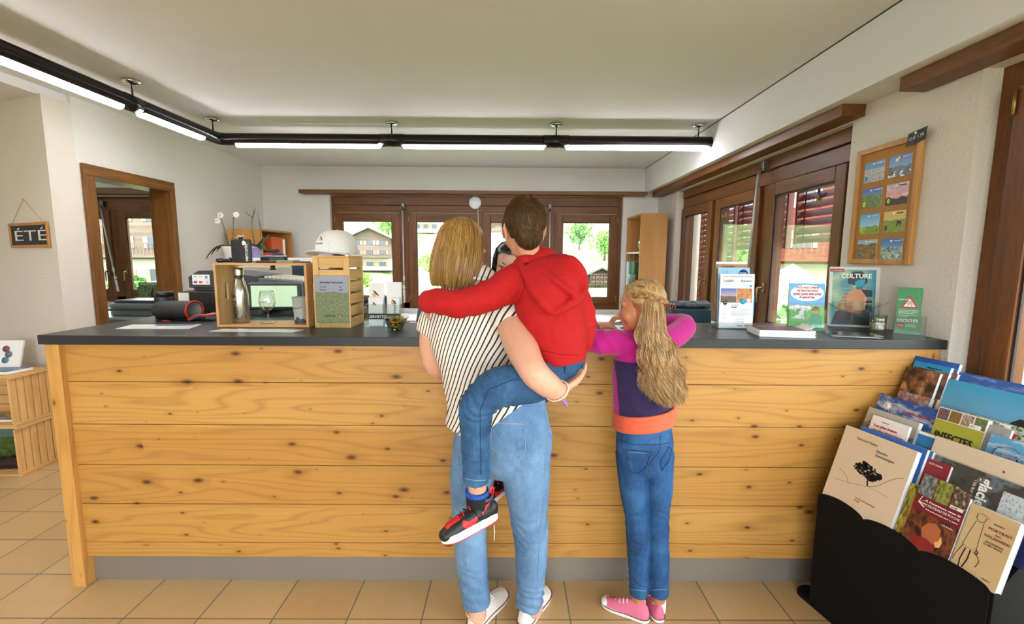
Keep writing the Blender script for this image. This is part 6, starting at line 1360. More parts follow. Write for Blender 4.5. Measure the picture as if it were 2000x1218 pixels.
MB().lathe([(.013,0),(.013,.0006)],(.106,-.0018,.124),24,axis='y').build('blue_disc',plain('cyan_ink','#23a4d4',.5),c_); MB().lathe([(.010,0),(.010,.0006)],(.131,-.0018,.128),24,axis='y').build('white_disc',white_p,c_)
MB().prism([(-.010,.008),(.010,.008),(.010,-.004),(0,-.014),(-.010,-.004)],(.025,-.0014,.118),(1,0,0),(0,0,1),(0,-.0004,0)).build('dark_shield',navy,c_); text('OFFERT',c_,plain('yellow_ink','#f2e21c',.5),(.017,-.0019,.116),(1,0,0),.0052)
text('LEVER DE',c_,plain('light_grey_ink','#8b8f94',.5),(.054,-.0008,.104),(1,0,0),.0085); text('SOLEIL',c_,ink,(.054,-.0008,.094),(1,0,0),.0085,bold=.03)
for i in range(7): MB().box((.052,-.0011,.086-.0045*i),(.137-(.02 if i in (2,6) else 0),-.0008,.0872-.0045*i)).build('text_line',plain('grey_ink','#5a6068',.5),c_)
for i in range(6): MB().box((.075,-.0011,.046-.0045*i),(.115,-.0008,.0472-.0045*i)).build('text_line',plain('grey_ink','#5a6068',.5),c_)
for i in range(8): MB().box((.012,-.0011,.092-.008*i),(.034,-.0008,.0932-.008*i)).build('text_line',plain('light_grey_ink','#8b8f94',.5),c_)
text('vercorin',c_,ink,(.082,-.0008,.010),(1,0,0),.0075,bold=.02); logo(c_,(.118,-.0008,.010),(1,0,0),(0,0,1),.008); MB().box((.1535,-.0012,.06),(.1575,.0,.15)).build('cyan_edge',plain('cyan_ink','#23a4d4',.5),c_)
# magazine stack
ms=[( .0,'magazine of the pile beside the flyer holder, topmost with a dark cover'),]
rnd=random.Random(3)
for i in range(9):
    top=i==8; z0=ZT+i*.0031
    t=thing('magazine','dark covered magazine on top of the pile beside the flyer holder' if top else 'thin white paged magazine in the pile beside the flyer holder','magazine',(1.045+rnd.uniform(-.003,.003),1.862+rnd.uniform(-.003,.003),z0),math.radians(-9+rnd.uniform(-1,1)),'magazines piled on the worktop')
    MB().box((0,0,0),(.215,.150,.0029)).build('pages',white_p,t)
    if top: quad('cover',blotch(['#1c1a1e','#3a2f30','#7a4a52','#23304a','#8f8a8c'],5,5),t,(0,0,.0035),(.205,0,.0),(0,.150,0)); text('LE GRAND MAGAZINE',t,plain('rose_ink','#c8707c',.5),(.03,.105,.0037),(1,0,0),.014,(0,1,0)); m=MB(); m.grid(lambda u,v:Vector((.185+.035*u,.02+.11*v,.0036+.014*u*u)),6,6); o=m.build('curled_corner',white_p,t); z_=o.modifiers.new('s','SOLIDIFY'); z_.thickness=.0006
# dog leaflet
dh=holder('brochure_holder','clear holder with the guard dog leaflet in front of the nearest casement',(1.262,2.025,ZT),math.radians(-10),.155,.105,.03,.12)
c_=page('leaflet','leaflet reading Face aux chiens de protection with a shepherd and sheep drawing','leaflet',dh,.004,.012,.147,.212,.012,blotch(['#4f9bd0','#5aa5d8'],2,3)); W_=.147
quad('meadow',blotch(['#57a048','#6fb352','#4f9a50'],4,2),c_,(.0,-.0010,0),(W_,0,0),(0,0,.116)); MB().prism([(0,0),(0,.008),(.02,.014),(.045,.006),(.07,.012),(.1,.006),(.125,.013),(W_,.008),(W_,0)],(0,-.0011,.112),(1,0,0),(0,0,1),(0,-.0004,0)).build('hills',plain('blue_hills','#6f8fb8',.5),c_)
m=MB(); m.prism([(.0685*math.cos(a),.037*math.sin(a)) for a in [2*PI*i/36 for i in range(36)]],(W_/2,-.0012,.168),(1,0,0),(0,0,1),(0,-.0004,0)); m.build('speech_bubble',plain('bubble_white','#efe6f2',.5),c_)
for i,(s_,cc_) in enumerate((('FACE AUX CHIENS','#b8622a'),('DE PROTECTION','#b04a24'),('QUELQUES RÉFLEXES','#8e1f2a'),('À ADOPTER','#8e1f2a'))):
    w_=(.095,.085,.118,.064)[i]; text(s_,c_,plain('comic'+cc_,cc_,.5),(W_/2-w_/2,-.0018,.188-.0148*i),(1,0,0),.0125,bold=.03,width=w_)
shp=plain('sheep_white','#ded8da',.6); m=MB()
for x,z,rx,rz in ((.015,.100,.014,.009),(.035,.104,.016,.009),(.058,.102,.016,.009),(.080,.100,.013,.009),(.028,.094,.004,.012),(.075,.090,.003,.009)): m.prism([(rx*math.cos(a),rz*math.sin(a)) for a in [2*PI*i/16 for i in range(16)]],(x,-.0013,z),(1,0,0),(0,0,1),(0,-.0003,0))
m.build('sheep_drawing',shp,c_); m=MB()
for x,z,rx,rz in ((.045,.060,.020,.009),(.054,.075,.010,.016),(.060,.092,.009,.008),(.025,.055,.012,.003),(.062,.058,.004,.012)): m.prism([(rx*math.cos(a),rz*math.sin(a)) for a in [2*PI*i/16 for i in range(16)]],(x,-.0017,z),(1,0,0),(0,0,1),(0,-.0003,0))
m.build('dog_drawing',plain('dog_white','#e8e6ec',.6),c_)
for nm,cc_,sh_p in (('shepherd_body','#2b8a6c',[(-.028,-.05),(.030,-.05),(.028,0),(.012,.022),(-.012,.022),(-.030,-.010),(-.046,-.014),(-.044,-.024),(-.026,-.022)]),('shepherd_face','#c98a62',[(-.010,.02),(.010,.02),(.012,.036),(-.012,.036)]),('shepherd_hat','#6e3d20',[(-.022,.036),(.020,.034),(.014,.042),(.008,.052),(-.008,.052),(-.012,.042)])):
    MB().prism(sh_p,(.112,-.0019-(.0003 if 'hat' in nm else 0),.055),(1,0,0),(0,0,1),(0,-.0004,0)).build(nm,plain(nm,cc_,.6),c_)
# culture magazine
cu=holder('brochure_holder','large clear holder with the Culture magazine below the cork board',(1.535,2.145,ZT),math.radians(-16),.20,.125,.035,.15)
c_=page('magazine','teal Culture magazine with a seated figure on its cover, in the large clear holder','magazine',cu,-.004,.012,.205,.285,.010,blotch(['#8fb89a','#2f9aa0','#1f8894','#a8b98c','#3a7f8a'],1.4,2,detail=1),tilt=.10); W_=.205
MB().box((0,-.0012,.272),(.205,-.0007,.285)).build('pale_border',plain('pale_paper_edge','#cfccc8',.6),c_); MB().box((.0,-.0012,0),(.012,-.0007,.272)).build('pale_border',plain('pale_paper_edge','#cfccc8',.6),c_); MB().box((.190,-.0012,0),(.205,-.0007,.272)).build('pale_border',plain('pale_paper_edge','#cfccc8',.6),c_); MB().box((.012,-.0012,0),(.19,-.0007,.008)).build('pale_border',plain('pale_paper_edge','#cfccc8',.6),c_)
MB().box((0,-.0018,.262),(.058,-.0012,.276)).build('red_tab',plain('red_tab','#9a3026',.5),c_); text('Le Nouvelliste',c_,wtx,(.010,-.0019,.266),(1,0,0),.0075)
fig=[('figure_trousers','#2c2f33',[(.014,.01),(.175,.01),(.175,.065),(.14,.09),(.06,.092),(.03,.07)]),('figure_arm','#a8704a',[(.03,.085),(.05,.075),(.125,.062),(.15,.085),(.125,.10),(.075,.098),(.085,.15),(.068,.16)]),('figure_shirt','#c48a62',[(.075,.10),(.15,.092),(.165,.15),(.15,.185),(.10,.185),(.075,.155)]),('figure_shoulder','#17242e',[(.13,.18),(.175,.175),(.178,.07),(.15,.085),(.155,.14)]),('figure_neck','#1f6f86',[(.11,.18),(.135,.18),(.14,.205),(.112,.205)]),('figure_hair','#152530',[(.078,.205),(.074,.235),(.092,.262),(.13,.265),(.152,.245),(.155,.212),(.14,.20),(.10,.20)]),('figure_face','#2b93b0',[(.105,.197),(.125,.19),(.143,.205),(.146,.228),(.12,.225),(.104,.215)])]
for i,(nm,cc_,pp) in enumerate(fig): MB().prism(pp,(0,-.0014-.0003*i,0),(1,0,0),(0,0,1),(0,-.0003,0)).build(nm,plain(nm,cc_,.5),c_)
text('CULTURE',c_,wtx,(.045,-.0042,.232),(1,0,0),.030,bold=.03,width=.125)
for i,s_ in enumerate(('Comment','promouvoir','le Valais','artistique','de demain')): text(s_,c_,plain('pale_green_ink','#a9d0b8',.5),(.018,-.0042,.178-.0165*i),(1,0,0),.016)
for i in range(5): MB().box((.145,-.0045,.142-.006*i-(.012 if i>2 else 0)),(.178,-.0042,.1435-.006*i-(.012 if i>2 else 0))).build('text_line',wtx,c_)
m=MB().tube([(-.03,-.002,.125),(.02,-.008,.095),(.08,-.010,.07),(.15,-.008,.085),(.22,-.002,.12),(.235,.0,.13)],.0008,5).build('wire',plain('thin_wire','#4a4038',.4),cu)
# tea light glass
tg=thing('drinking_glass','small tumbler with white lettering and pale cream filling beside the green leaflets','glass',(1.662,2.015,ZT)); MB().lathe([(0,0),(.028,0),(.029,.002),(.031,.075),(.0295,.075),(.0275,.008),(0,.008)],(0,0,0),36).build('glass_wall',glass('tumbler_glass',(.93,.95,.94),refl=1.3),tg)
MB().lathe([(0,.009),(.0265,.009),(.028,.040),(0,.040)],(0,0,0),30).build('filling',plain('cream_wax','#d4cfa0',.5,var=.15,scale=80),tg); wrap(text('TIME',tg,wtx,(-.030,-.0318,.052),(1,0,0),.014,bold=.02),.031); wrap(text('BRO',tg,wtx,(-.030,-.0318,.034),(1,0,0),.016,bold=.02),.031); wrap(text('TIME',tg,wtx,(-.030,-.0318,.016),(1,0,0),.014,bold=.02),.031)
# green leaflets
gh=holder('brochure_holder','clear holder with green leaflets at the very right end of the worktop',(1.682,1.955,ZT),math.radians(-38),.105,.085,.045,.10)
for i in range(3): c_=page('leaflet','green livestock guard dog leaflet, %s in the right end holder'%('foremost','second','rearmost')[i],'leaflet',gh,.004+.003*i,.006+.011*i,.080,.200+.0*i,.008,blotch(['#127a36','#168a3e'],3,i+1),group='green leaflets in the right end holder',tilt=.12)
c_=[o for o in bpy.data.objects if o.get('label')=='green livestock guard dog leaflet, foremost in the right end holder'][0]
rdm=plain('sign_red','#c41f26',.5); m=MB(); 
A_=[(.012,.112),(.072,.112),(.042,.165)]; 
MB().prism(A_,(0,-.0012,0),(1,0,0),(0,0,1),(0,-.0004,0)).build('warning_triangle',rdm,c_); MB().prism([(.022,.118),(.062,.118),(.042,.153)],(0,-.0017,0),(1,0,0),(0,0,1),(0,-.0004,0)).build('triangle_field',wtx,c_)
MB().prism([(.034,.119),(.033,.132),(.036,.142),(.044,.146),(.050,.140),(.052,.130),(.050,.119),(.046,.119),(.045,.126),(.039,.126),(.038,.119)],(0,-.0022,0),(1,0,0),(0,0,1),(0,-.0003,0)).build('dog_sketch',plain('sketch_grey','#b9b9b4',.6),c_); text('wouf wouf',c_,wtx,(.004,-.0022,.146),(1,0,0),.008,bold=.02)
for i,s_ in enumerate(('Chiens de protection des trou-','peaux au travail – quelques','règles de comportement','Working Livestock Guardian Dogs –','Correct behaviour')): text(s_,c_,wtx,(.007,-.0009,.101-.0062*i-(.003 if i>2 else 0)),(1,0,0),.0052,bold=.02,width=(.066,.062,.050,.064,.034)[i])
for i in range(4): 
    MB().box((.006+.0175*i,-.0014,.052),(.0205+.0175*i,-.0009,.0645)).build('pictogram_field',wtx,c_); MB().prism([(.008+.0175*i,.055),(.017+.0175*i,.055),(.016+.0175*i,.061),(.011+.0175*i,.060)],(0,-.0017,0),(1,0,0),(0,0,1),(0,-.0003,0)).build('pictogram',ink if i<3 else plain('blue_ink','#1c3f8c',.5),c_)
    if i<3: m=MB().obox((.007+.0175*i,-.0021,.0635),(.012,0,-.0105),(.0012,0,.0014),(0,-.0003,0)).build('cross_bar',rdm,c_)
MB().prism([(.0115*math.cos(PI/8+PI/4*i),.0115*math.sin(PI/8+PI/4*i)) for i in range(8)],(.018,-.0011,.036),(1,0,0),(0,0,1),(0,-.0004,0)).build('stop_sign',plain('stop_red','#a8282c',.5),c_); text('STOP',c_,wtx,(.0095,-.0017,.0328),(1,0,0),.0070,bold=.03)
for i in range(4): MB().box((.034,-.0012,.041-.0035*i),(.070,-.0008,.0418-.0035*i)).build('text_line',wtx,c_)
# flat acrylic display with cards
tr_=thing('acrylic_tray','flat clear acrylic display holding a dark printed card at the worktop edge','display',(1.345,1.862,ZT),math.radians(-17)); MB().box((0,0,0),(.185,.105,.003)).build('base',acr,tr_); MB().box((.004,.004,.0032),(.175,.095,.0045)).build('card',white_p,tr_); quad('printed_face',blotch(['#14181a','#27452a','#c8c8c0','#a83a22','#1c2620'],7,9),tr_,(.004,.004,.0052),(.171,0,0),(0,.091,0)); MB().box((0,0,.009),(.185,.105,.0105)).build('cover_sheet',acr,tr_)
for x in (.002,.18): MB().box((x,.002,.003),(x+.003,.103,.009)).build('side_wall',acr,tr_)
# --- cork board with postcards
cbn=Vector((-1,0,0)); c0=at(1783,517,X=XR); c1=at(1662,515,X=XR); c2=at(1812,258,X=XR); c3=at(1688,290,X=XR); ya,yb,za,zb=c0.y,c1.y,c0.z,c2.z
print('cork',ya,yb,za,zb,c3)
kb=thing('cork_board','oak framed cork notice board on the right wall','notice board',(XR,yb,za),(0,0,-PI/2)); BWd,BH=yb-ya,zb-za   # local x from far to near, -y into the room
t=NT('cork',.9); c_=t.mix(t.noise(t.coord(),260,3,.7),'#8a5f2c','#c08e4c'); t.base(c_); t.bump(t.noise(t.coord(),300,2),.3,.001); corkm=t.m
fm=wood('honey_oak_frame','#9a6a32','#c69150','z',1,.4); f=.024
for a_,b_ in (((0,-.022,0),(f,-.001,BH)),((BWd-f,-.022,0),(BWd,-.001,BH)),((f,-.022,0),(BWd-f,-.001,f)),((f,-.022,BH-f),(BWd-f,-.001,BH))): MB().box(a_,b_).build('frame',fm,kb,bevel=.004)
MB().box((f,-.010,f),(BWd-f,-.001,BH-f)).build('cork_sheet',corkm,kb)
views=[(dict(sky1='#1f6fa8',sky2='#3f9ab8',land1='#5a5f58',land2='#c9c9c4',ridge=.66,amp=.12,grain=12),'blue','#2a7fc8','village roofs under a blue sky'),
 (dict(sky1='#1f5fae',sky2='#8fc0e8',land1='#1c2830',land2='#5a6a78',ridge=.5,amp=.2,grain=8,snow='#e8eef2'),'blk','#20262a','snowy ridges and a bright sun'),
 (dict(sky1='#2f5fae',sky2='#7fa0cc',land1='#2c4420',land2='#7f9a4c',ridge=.66,amp=.12,grain=14),'yel','#d8d820','wooded village slope'),
 (dict(sky1='#b8a0c0',sky2='#f09a6a',land1='#161c2a',land2='#1f2838',ridge=.33,amp=.22,grain=4,cloud=.7),'yel','#d8d820','pink sunset over dark peaks'),
 (dict(sky1='#3fa0dc',sky2='#c8e0ec',land1='#2f5a3a',land2='#9cc040',ridge=.36,amp=.25,grain=6),'yel','#d8d820','hazy blue valley over green slopes'),
 (dict(sky1='#d8c074',sky2='#cfb85e',land1='#6f8a3a',land2='#8fa048',ridge=.58,amp=.12,grain=10),'blk','#20262a','meadow with a cow'),
 (dict(sky1='#8fb0c8',sky2='#c8d4da',land1='#5a3c24',land2='#9a7440',ridge=.78,amp=.16,grain=6),'blue','#2a7fc8','brown heath below snowy peaks'),
 (dict(sky1='#2f6fc0',sky2='#8fb8e0',land1='#2f4a28',land2='#c8d4dc',ridge=.60,amp=.2,grain=7),'grn','#9cd03a','waterfall among green slopes')]
cw_,ch_=.120,.096; gx=(BWd-2*f-2*cw_)/3; pinm=plain('white_pin','#ece9e6',.3)
for i,(kw,pn_,pc,desc) in enumerate(views):
    cx=f+gx+(i%2)*(cw_+gx*1.0); rowz=BH-f-.022-(ch_+.0285)*(i//2+1)+.006
    loc=Matrix.Rotation(-PI/2,3,'Z')@Vector((cx,-.0105,rowz))+Vector((XR,yb,za))
    t=thing('postcard','postcard showing %s, pinned on the cork board'%desc,'postcard',loc,(0,0,-PI/2),'postcards on the cork board'); MB().box((0,-.0012,0),(cw_,0,ch_)).build('card',white_p,t); quad('view',landscape(seed=i*2.3+1,**kw),t,(0,-.0014,0),(cw_,0,0),(0,0,ch_))
    text('vercorin',t,navy if i in (3,5) else wtx,(cw_*.60,-.0014,ch_*.86),(1,0,0),.010,bold=.02); logo(t,(cw_*.91,-.0014,ch_*.86),(1,0,0),(0,0,1),.009,dark=wtx)
    m=MB(); m.prism([(.009*math.cos(a),.009*math.sin(a)) for a in [2*PI*k_/18 for k_ in range(18) if not 12<=k_<=15]]+[(0,-.016)] if False else [(.009*math.cos(-.6+a),.009*math.sin(-.6+a)) for a in [(PI+1.2)*k_/16 for k_ in range(17)]]+[(0,-.016)],(.017,-.0017,.022),(1,0,0),(0,0,1),(0,-.0005,0)); m.build('pin_mark',plain('mark'+pc,pc,.5),t); text('nax' if False else 'été',t,ink if pn_!='blk' else plain('mark#d8d820','#d8d820',.5),(.0125,-.0024,.020),(1,0,0),.007)
    if i==1: MB().lathe([(.009,0),(.009,.0004)],(cw_*.36,-.0020,ch_*.80),20,axis='y').build('sun_disc',plain('sun_white','#fbf7e6',.5),t)
    if i==5: m=MB(); m.prism([(0,0),(.002,.014),(.0,.020),(.006,.022),(.022,.020),(.026,.012),(.024,-.004),(.021,-.004),(.020,.008),(.008,.008),(.006,-.004),(.003,-.004)],(cw_*.62,-.0018,ch_*.30),(1,0,0),(0,0,1),(0,-.0003,0)); m.build('cow_drawing',plain('cow_brown','#3c2630',.6),t)
    MB().lathe([(0,0),(.0055,.0),(.0055,-.003),(.003,-.005),(0,-.006)],(cw_*.48,-.0018,ch_*.88),14,axis='y').build('pin',pinm,t)
loc=Matrix.Rotation(-PI/2,3,'Z')@Vector((BWd-.075,-.024,BH-.045))+Vector((XR,yb,za))
t=thing('price_card','small black card reading CHF 1.50 on the upper corner of the cork board','price card',loc,(0,math.radians(-8),-PI/2)); MB().prism([(0,0),(.095,-.002),(.108,.050),(.018,.052)],(0,0,0),(1,0,0),(0,0,1),(0,-.0015,0)).build('card',plain('black_card','#191a1c',.6),t); text('CHF 1.50',t,plain('chalk','#d8d8d4',.9),(.018,-.0017,.018),(1,0,0),.020,shear=.15,width=.072); MB().lathe([(0,0),(.0055,.0),(.0055,-.003),(0,-.006)],(.055,-.0018,.042),14,axis='y').build('pin',pinm,t)
# --- butterflies on the window panes, wall disc
def butterfly(loc,rz,label,c1,c2,s=1,roll=.3):
    t=thing('butterfly_decoration',label,'decoration',loc,(0,roll,rz),'butterflies stuck on the side window'); 
    for sx in (-1,1):
        MB().prism([(0,0),(sx*.02*s,.030*s),(sx*.042*s,.040*s),(sx*.040*s,.016*s),(sx*.018*s,.0)],(0,-.001,0),(1,0,0),(0,0,1),(0,-.0012,0)).build('upper_wing',plain('wing'+c1,c1,.3,.4,var=.4,scale=120),t); MB().prism([(0,0),(sx*.018*s,0),(sx*.028*s,-.018*s),(sx*.014*s,-.036*s),(sx*.003*s,-.02*s)],(0,-.001,0),(1,0,0),(0,0,1),(0,-.0012,0)).build('lower_wing',plain('wing'+c2,c2,.3,.4,var=.4,scale=120),t)
    MB().ell((0,-.003,0),(.004*s,.004*s,.022*s),10,8).build('thorax',plain('dark_thorax','#1c1a18',.5),t)
butterfly(at(1603,384,X=1.838),-PI/2,'dark and gold butterfly on the nearest casement of the side window','#2c2a30','#8a7434',1.1,.5); butterfly(at(1415,425,X=1.838),-PI/2,'golden butterfly on the middle casement of the side window','#a8843c','#6f5a2c',1.0,-.2)
t=thing('wall_disc','round white wireless access point on the header of the back window','access point',at(928,396,Y=5.57)); MB().lathe([(0,0),(.072,.0),(.074,-.008),(.066,-.022),(.03,-.028),(0,-.028)],(0,0,0),40,axis='y').build('housing',plain('white_gloss_plastic','#e6e6ea',.3),t); MB().tube([(.028*math.cos(a),-.0285,.028*math.sin(a)) for a in [2*PI*i/28 for i in range(28)]],.0008,5,closed=True).build('ring_line',plain('pale_grey_plastic','#c4c6c8',.4),t)
MB().tube([(.03,-.012,-.065),(.035,-.012,-.12),(.04,-.01,-.25),(.038,-.01,-.42)],.003,6).build('cable',plain('white_plastic','#d9d8d4',.5),t)
# --- beyond the door casing: desk with printer and a magazine
t=thing('office_desk','pale blue desk of the side office seen through the door casing','desk',(-5.2,4.5,0)); MB().box((0,0,.78),(1.9,.95,.80)).build('desk_top',plain('pale_blue_laminate','#b8c8d0',.4),t,bevel=.002)
for x in (.03,1.82): MB().box((x,.05,0),(x+.05,.9,.78)).build('leg',plain('light_grey_metal','#b8bcc0',.4,.4),t)
t=thing('office_printer','grey office printer on the side office desk, seen through the door casing','printer',(-3.85,4.62,.8005)); MB().box((-.25,0,0),(.30,.35,.13)).build('body',plain('silver_grey_plastic','#9a9da0',.4),t,bevel=.015); MB().obox((-.22,-.06,.06),(.46,0,0),(0,.30,.03),(0,0,.02)).build('paper_tray',plain('dark_grey_plastic','#4a4d50',.4),t,bevel=.004); MB().box((-.22,.02,.131),(.27,.33,.16)).build('lid',plain('dark_grey_plastic','#4a4d50',.4),t,bevel=.008)
t=thing('poster_booklet','green booklet with white heading leaning on the side office window','booklet',(-3.98,5.40,.92)); t.location=at(274,592,Y=5.35); w_=.28; h_=at(274,551,Y=5.35).z-t.location.z
MB().box((0,0,0),(w_,.008,h_)).build('pages',white_p,t); quad('cover',blotch(['#16240f','#3f5c26','#6f8a48','#23351a','#8a7a5c'],6,4),t,(0,-.001,0),(w_,0,0),(0,0,h_)); text('LÉO DEVANTÉRY',t,wtx,(.02,-.0012,h_*.88),(1,0,0),.028,width=w_*.9); MB().prism([(0,0),(.05,0),(.055,.09),(.03,.13),(.04,.15),(.02,.16),(.012,.13),(-.01,.09)],(w_*.5,-.0015,.03),(1,0,0),(0,0,1),(0,-.0005,0)).build('figure',plain('figure_black','#1a1512',.5),t)
MB().box((0,0,0),(w_*1.0,.06,t.location.z-.8005)).build('stand',plain('dark_grey_plastic','#4a4d50',.4),t,loc=(0,0,-(t.location.z-.8005)))
# ---------------------------------------------------------------- black book rack at the right
RO=Vector((1.25,1.70,0)); RU=Vector((.228,-.974,0)).normalized(); RV=Vector((.974,.228,0)).normalized(); RL=.535
rk=thing('book_display_rack','tall black stepped book display rack at the right end of the counter','display rack',RO,math.atan2(RU.y,RU.x))
# local: x along the front (far to near), y = out of the front towards the viewer is -y ... inward is +y
chk=Matrix.Rotation(math.atan2(RU.y,RU.x),3,'Z')@Vector((0,1,0)); assert chk.dot(RV)>.9
bk=plain('black_card_board','#0c0c0d',.8,spec=.2,var=.1,bump=.15,bscale=400)
top=[]
for i in range(49):
    x=-.012+(RL+.012)*i/48; q=(i/48*3.0)%1; top.append((x,.492+.020*math.sin(PI*q)**.6-.004))
MB().prism([(-.012,.02)]+[(RL,.02)]+top[::-1],(0,-.006,0),(1,0,0),(0,0,1),(0,.008,0)).build('front_panel',bk,rk)
for x in (-.010,RL): MB().prism([(.003,.02),(.455,.02),(.455,.86),(.42,.86),(.03,.495),(.003,.485)],(x,0,0),(0,1,0),(0,0,1),(.008,0,0)).build('side_panel',bk,rk)
tiers=[(0,.5),(.12,.6),(.22,.7),(.32,.8),(.40,.88)]
for dv,z in tiers: 
    MB().box((-.004,dv+.002,z-.06),(RL,min(.455,dv+.10),z-.05)).build('shelf',bk,rk)
    if dv: MB().box((-.004,dv-.004,z-.16),(RL,dv,z+.0)).build('riser',bk,rk)
MB().box((0,.455,.02),(RL,.459,.86)).build('back_panel',bk,rk)
m=MB(); m.prism([(-.06+.04*math.cos(a),.0+.05*math.sin(a)) for a in [PI/2+PI*i/12 for i in range(13)]]+[(.10,-.05),(.10,.05)],(0,.05,0),(1,0,0),(0,1,0),(0,0,.018)); m.build('foot',bk,rk,bevel=.004)
MB().box((-.004,.01,0),(RL,.45,.02)).build('plinth',bk,rk)
TA=math.radians(18); RTv=RV*math.sin(TA)+Vector((0,0,math.cos(TA)))
RM=Matrix((RU,RU.cross(RTv)*-1,RTv)).transposed()   # columns: x=along, y=inwards, z=up the cover
assert (RM@Vector((0,1,0))).dot(RV)>.8
def book(label,dv,z,u0,u1,t0,t1,th,m,pages=None,cat='book',grp='books on the black display rack',name='book'):
    o=thing(name,label,cat,RO+RV*dv+Vector((0,0,z))+RU*u0+RTv*t0,0,grp); o.rotation_euler=RM.to_euler()
    w,h=u1-u0,t1-t0; MB().box((.0015,.0015,.002),(w-.0012,th-.0015,h-.002)).build('page_block',pages or white_p,o)
    cm_=plain('cover_edge_'+label[:18].replace(' ','_'),(.75,.75,.75) if m is None else (.6,.62,.64),.45)
    MB().box((0,0,0),(w,.0015,h)).build('cover',cm_,o); MB().box((0,th-.0015,0),(w,th,h)).build('cover',cm_,o)
    quad('cover_picture',m,o,(0,-.0006,0),(w,0,0),(0,0,h)); o['w']=w; o['h']=h; return o,w,h
def bt_(o,s,x,z,sz,m,w=None,**k): return text(s,o,m,(x,-.0010,z),(1,0,0),sz,width=w,**k)
cream=blotch(['#d8c7ae','#dccbb2'],3,1); tan=blotch(['#cdb183','#d2b88c'],3,2)
# front tier
o,w,h=book('thin blue cover book standing right behind the drawing book, front row',.035,.5,.03,.262,-.03,.292,.012,landscape('#2a66b8','#4f8ad0','#1d4f86','#3a76ac',.6))
o,w,h=book('second blue edged book behind the drawing book, front row',.055,.5,.06,.268,-.03,.285,.012,landscape('#3a7ac0','#6fa0d6','#2d4f66','#7a9ab0',.5))
o,w,h=book('cream art book with a black tree drawing, far end of the front row',0,.5,.0,.256,-.012,.286,.022,cream); 
brn=plain('brown_orange_ink','#a8683a',.6); gry=plain('grey_brown_ink','#5d5248',.6); crd=plain('wine_ink','#8a2c2e',.6)
bt_(o,'Edouard Vallet',.055,.262,.013,brn); bt_(o,'Dessins',.135,.243,.013,gry); bt_(o,'Zeichnungen',.135,.228,.013,gry); bt_(o,'Fondation Edouard Vallet',.12,.055,.007,brn); bt_(o,'Benteli',.12,.045,.007,brn); bt_(o,'26.-',.010,.303,.007,gry)
sk=plain('charcoal_drawing','#1c1815',.8); m=MB(); rnd=random.Random(9)
for i in range(330):
    a=rnd.uniform(0,2*PI); r=math.sqrt(rnd.random()); x=.130+.045*r*math.cos(a)+.01*math.sin(3*a); z=.165+.026*r*math.sin(a)+.010*math.cos(a)*-1
    s_=rnd.uniform(.0025,.0065); m.prism([(s_*math.cos(b)*rnd.uniform(.6,1.2),s_*.7*math.sin(b)*rnd.uniform(.6,1.2)) for b in [2*PI*j/7 for j in range(7)]],(x,-.0009,z),(1,0,0),(0,0,1),(0,-.0003,0))
m.build('tree_crown_drawing',sk,o); m=MB()
for pts,r in (([(.145,.115),(.140,.13),(.142,.15),(.135,.165)],.0030),([(.142,.14),(.158,.155),(.165,.165)],.0014),([(.140,.135),(.125,.147),(.112,.15)],.0014),([(.02,.085),(.06,.092),(.10,.100),(.145,.113)],.0010),([(.145,.113),(.175,.13),(.20,.16),(.225,.185),(.245,.195)],.0009),([(.145,.113),(.18,.115),(.22,.11)],.0006),([(.03,.13),(.05,.125),(.07,.11),(.08,.09)],.0006)): m.tube([Vector((x,-.0010,z)) for x,z in pts],r,5,ry=[.0003]*len(pts))
m.build('branch_lines',sk,o)
o,w,h=book('narrow flower guide with yellow blossoms beside the drawing book, front row',.014,.5,.262,.312,-.03,.175,.02,blotch(['#1f3a20','#3f6a3c','#d8a818','#3d78b0'],6,3)); quad('yellow_flag',plain('olive_yellow','#a8a648',.5),o,(.012,-.0012,.13),(.035,0,0),(0,0,.05))
o,w,h=book('small red spined booklet standing behind the pocket knife book',.05,.5,.262,.33,.05,.262,.02,plain('wine_cover','#8a1f26',.5)); bt_(o,'PETIT GUIDE',.008,.195,.007,wtx)
o,w,h=book('pocket knife guide with maroon band and a campfire picture, middle of the front row',.0,.5,.294,.428,-.012,.208,.012,blotch(['#16100e','#3a1c10','#8a4a20','#1c1a22'],5,6))
mar=plain('maroon_band','#7a1424',.45); MB().box((0,-.0015,.120),(w,-.0008,.168)).build('maroon_band',mar,o)
for i,cs_ in enumerate((['#2b2a28','#6a7a80','#b5a890'],['#26340f','#7d8f3a','#c98f70'],['#d8cdb6','#2a2623','#9a6038'])): quad('small_photo',blotch(cs_,4,i+2),o,(.002+i*w/3,-.0010,.170),(w/3-.004,0,0),(0,0,.070))
bt_(o,"À l'aventure avec le",.030,.155,.0085,wtx,bold=.02,w=w-.036); bt_(o,'COUTEAU DE POCHE',.034,.142,.011,wtx,w=w-.040); bt_(o,'Petit guide pratique pour la nature',.038,.131,.006,wtx,w=w-.046); bt_(o,'Felix Immler',.09,.108,.006,wtx)
m=MB()
for a in (.4,.9,1.5,2.2): m.obox((.012,-.0018,.145),(.022*math.cos(a-.9),0,.022*math.sin(a-.9)),(0,-.0003,0),(.003,0,.003))
m.build('knife_mark',wtx,o); MB().prism([(0,0),(.010,.004),(.013,.022),(.005,.040),(.003,.022),(-.006,.014)],(w*.70,-.0012,.035),(1,0,0),(0,0,1),(0,-.0003,0)).build('flame',plain('flame_print','#f2c070',.5),o)
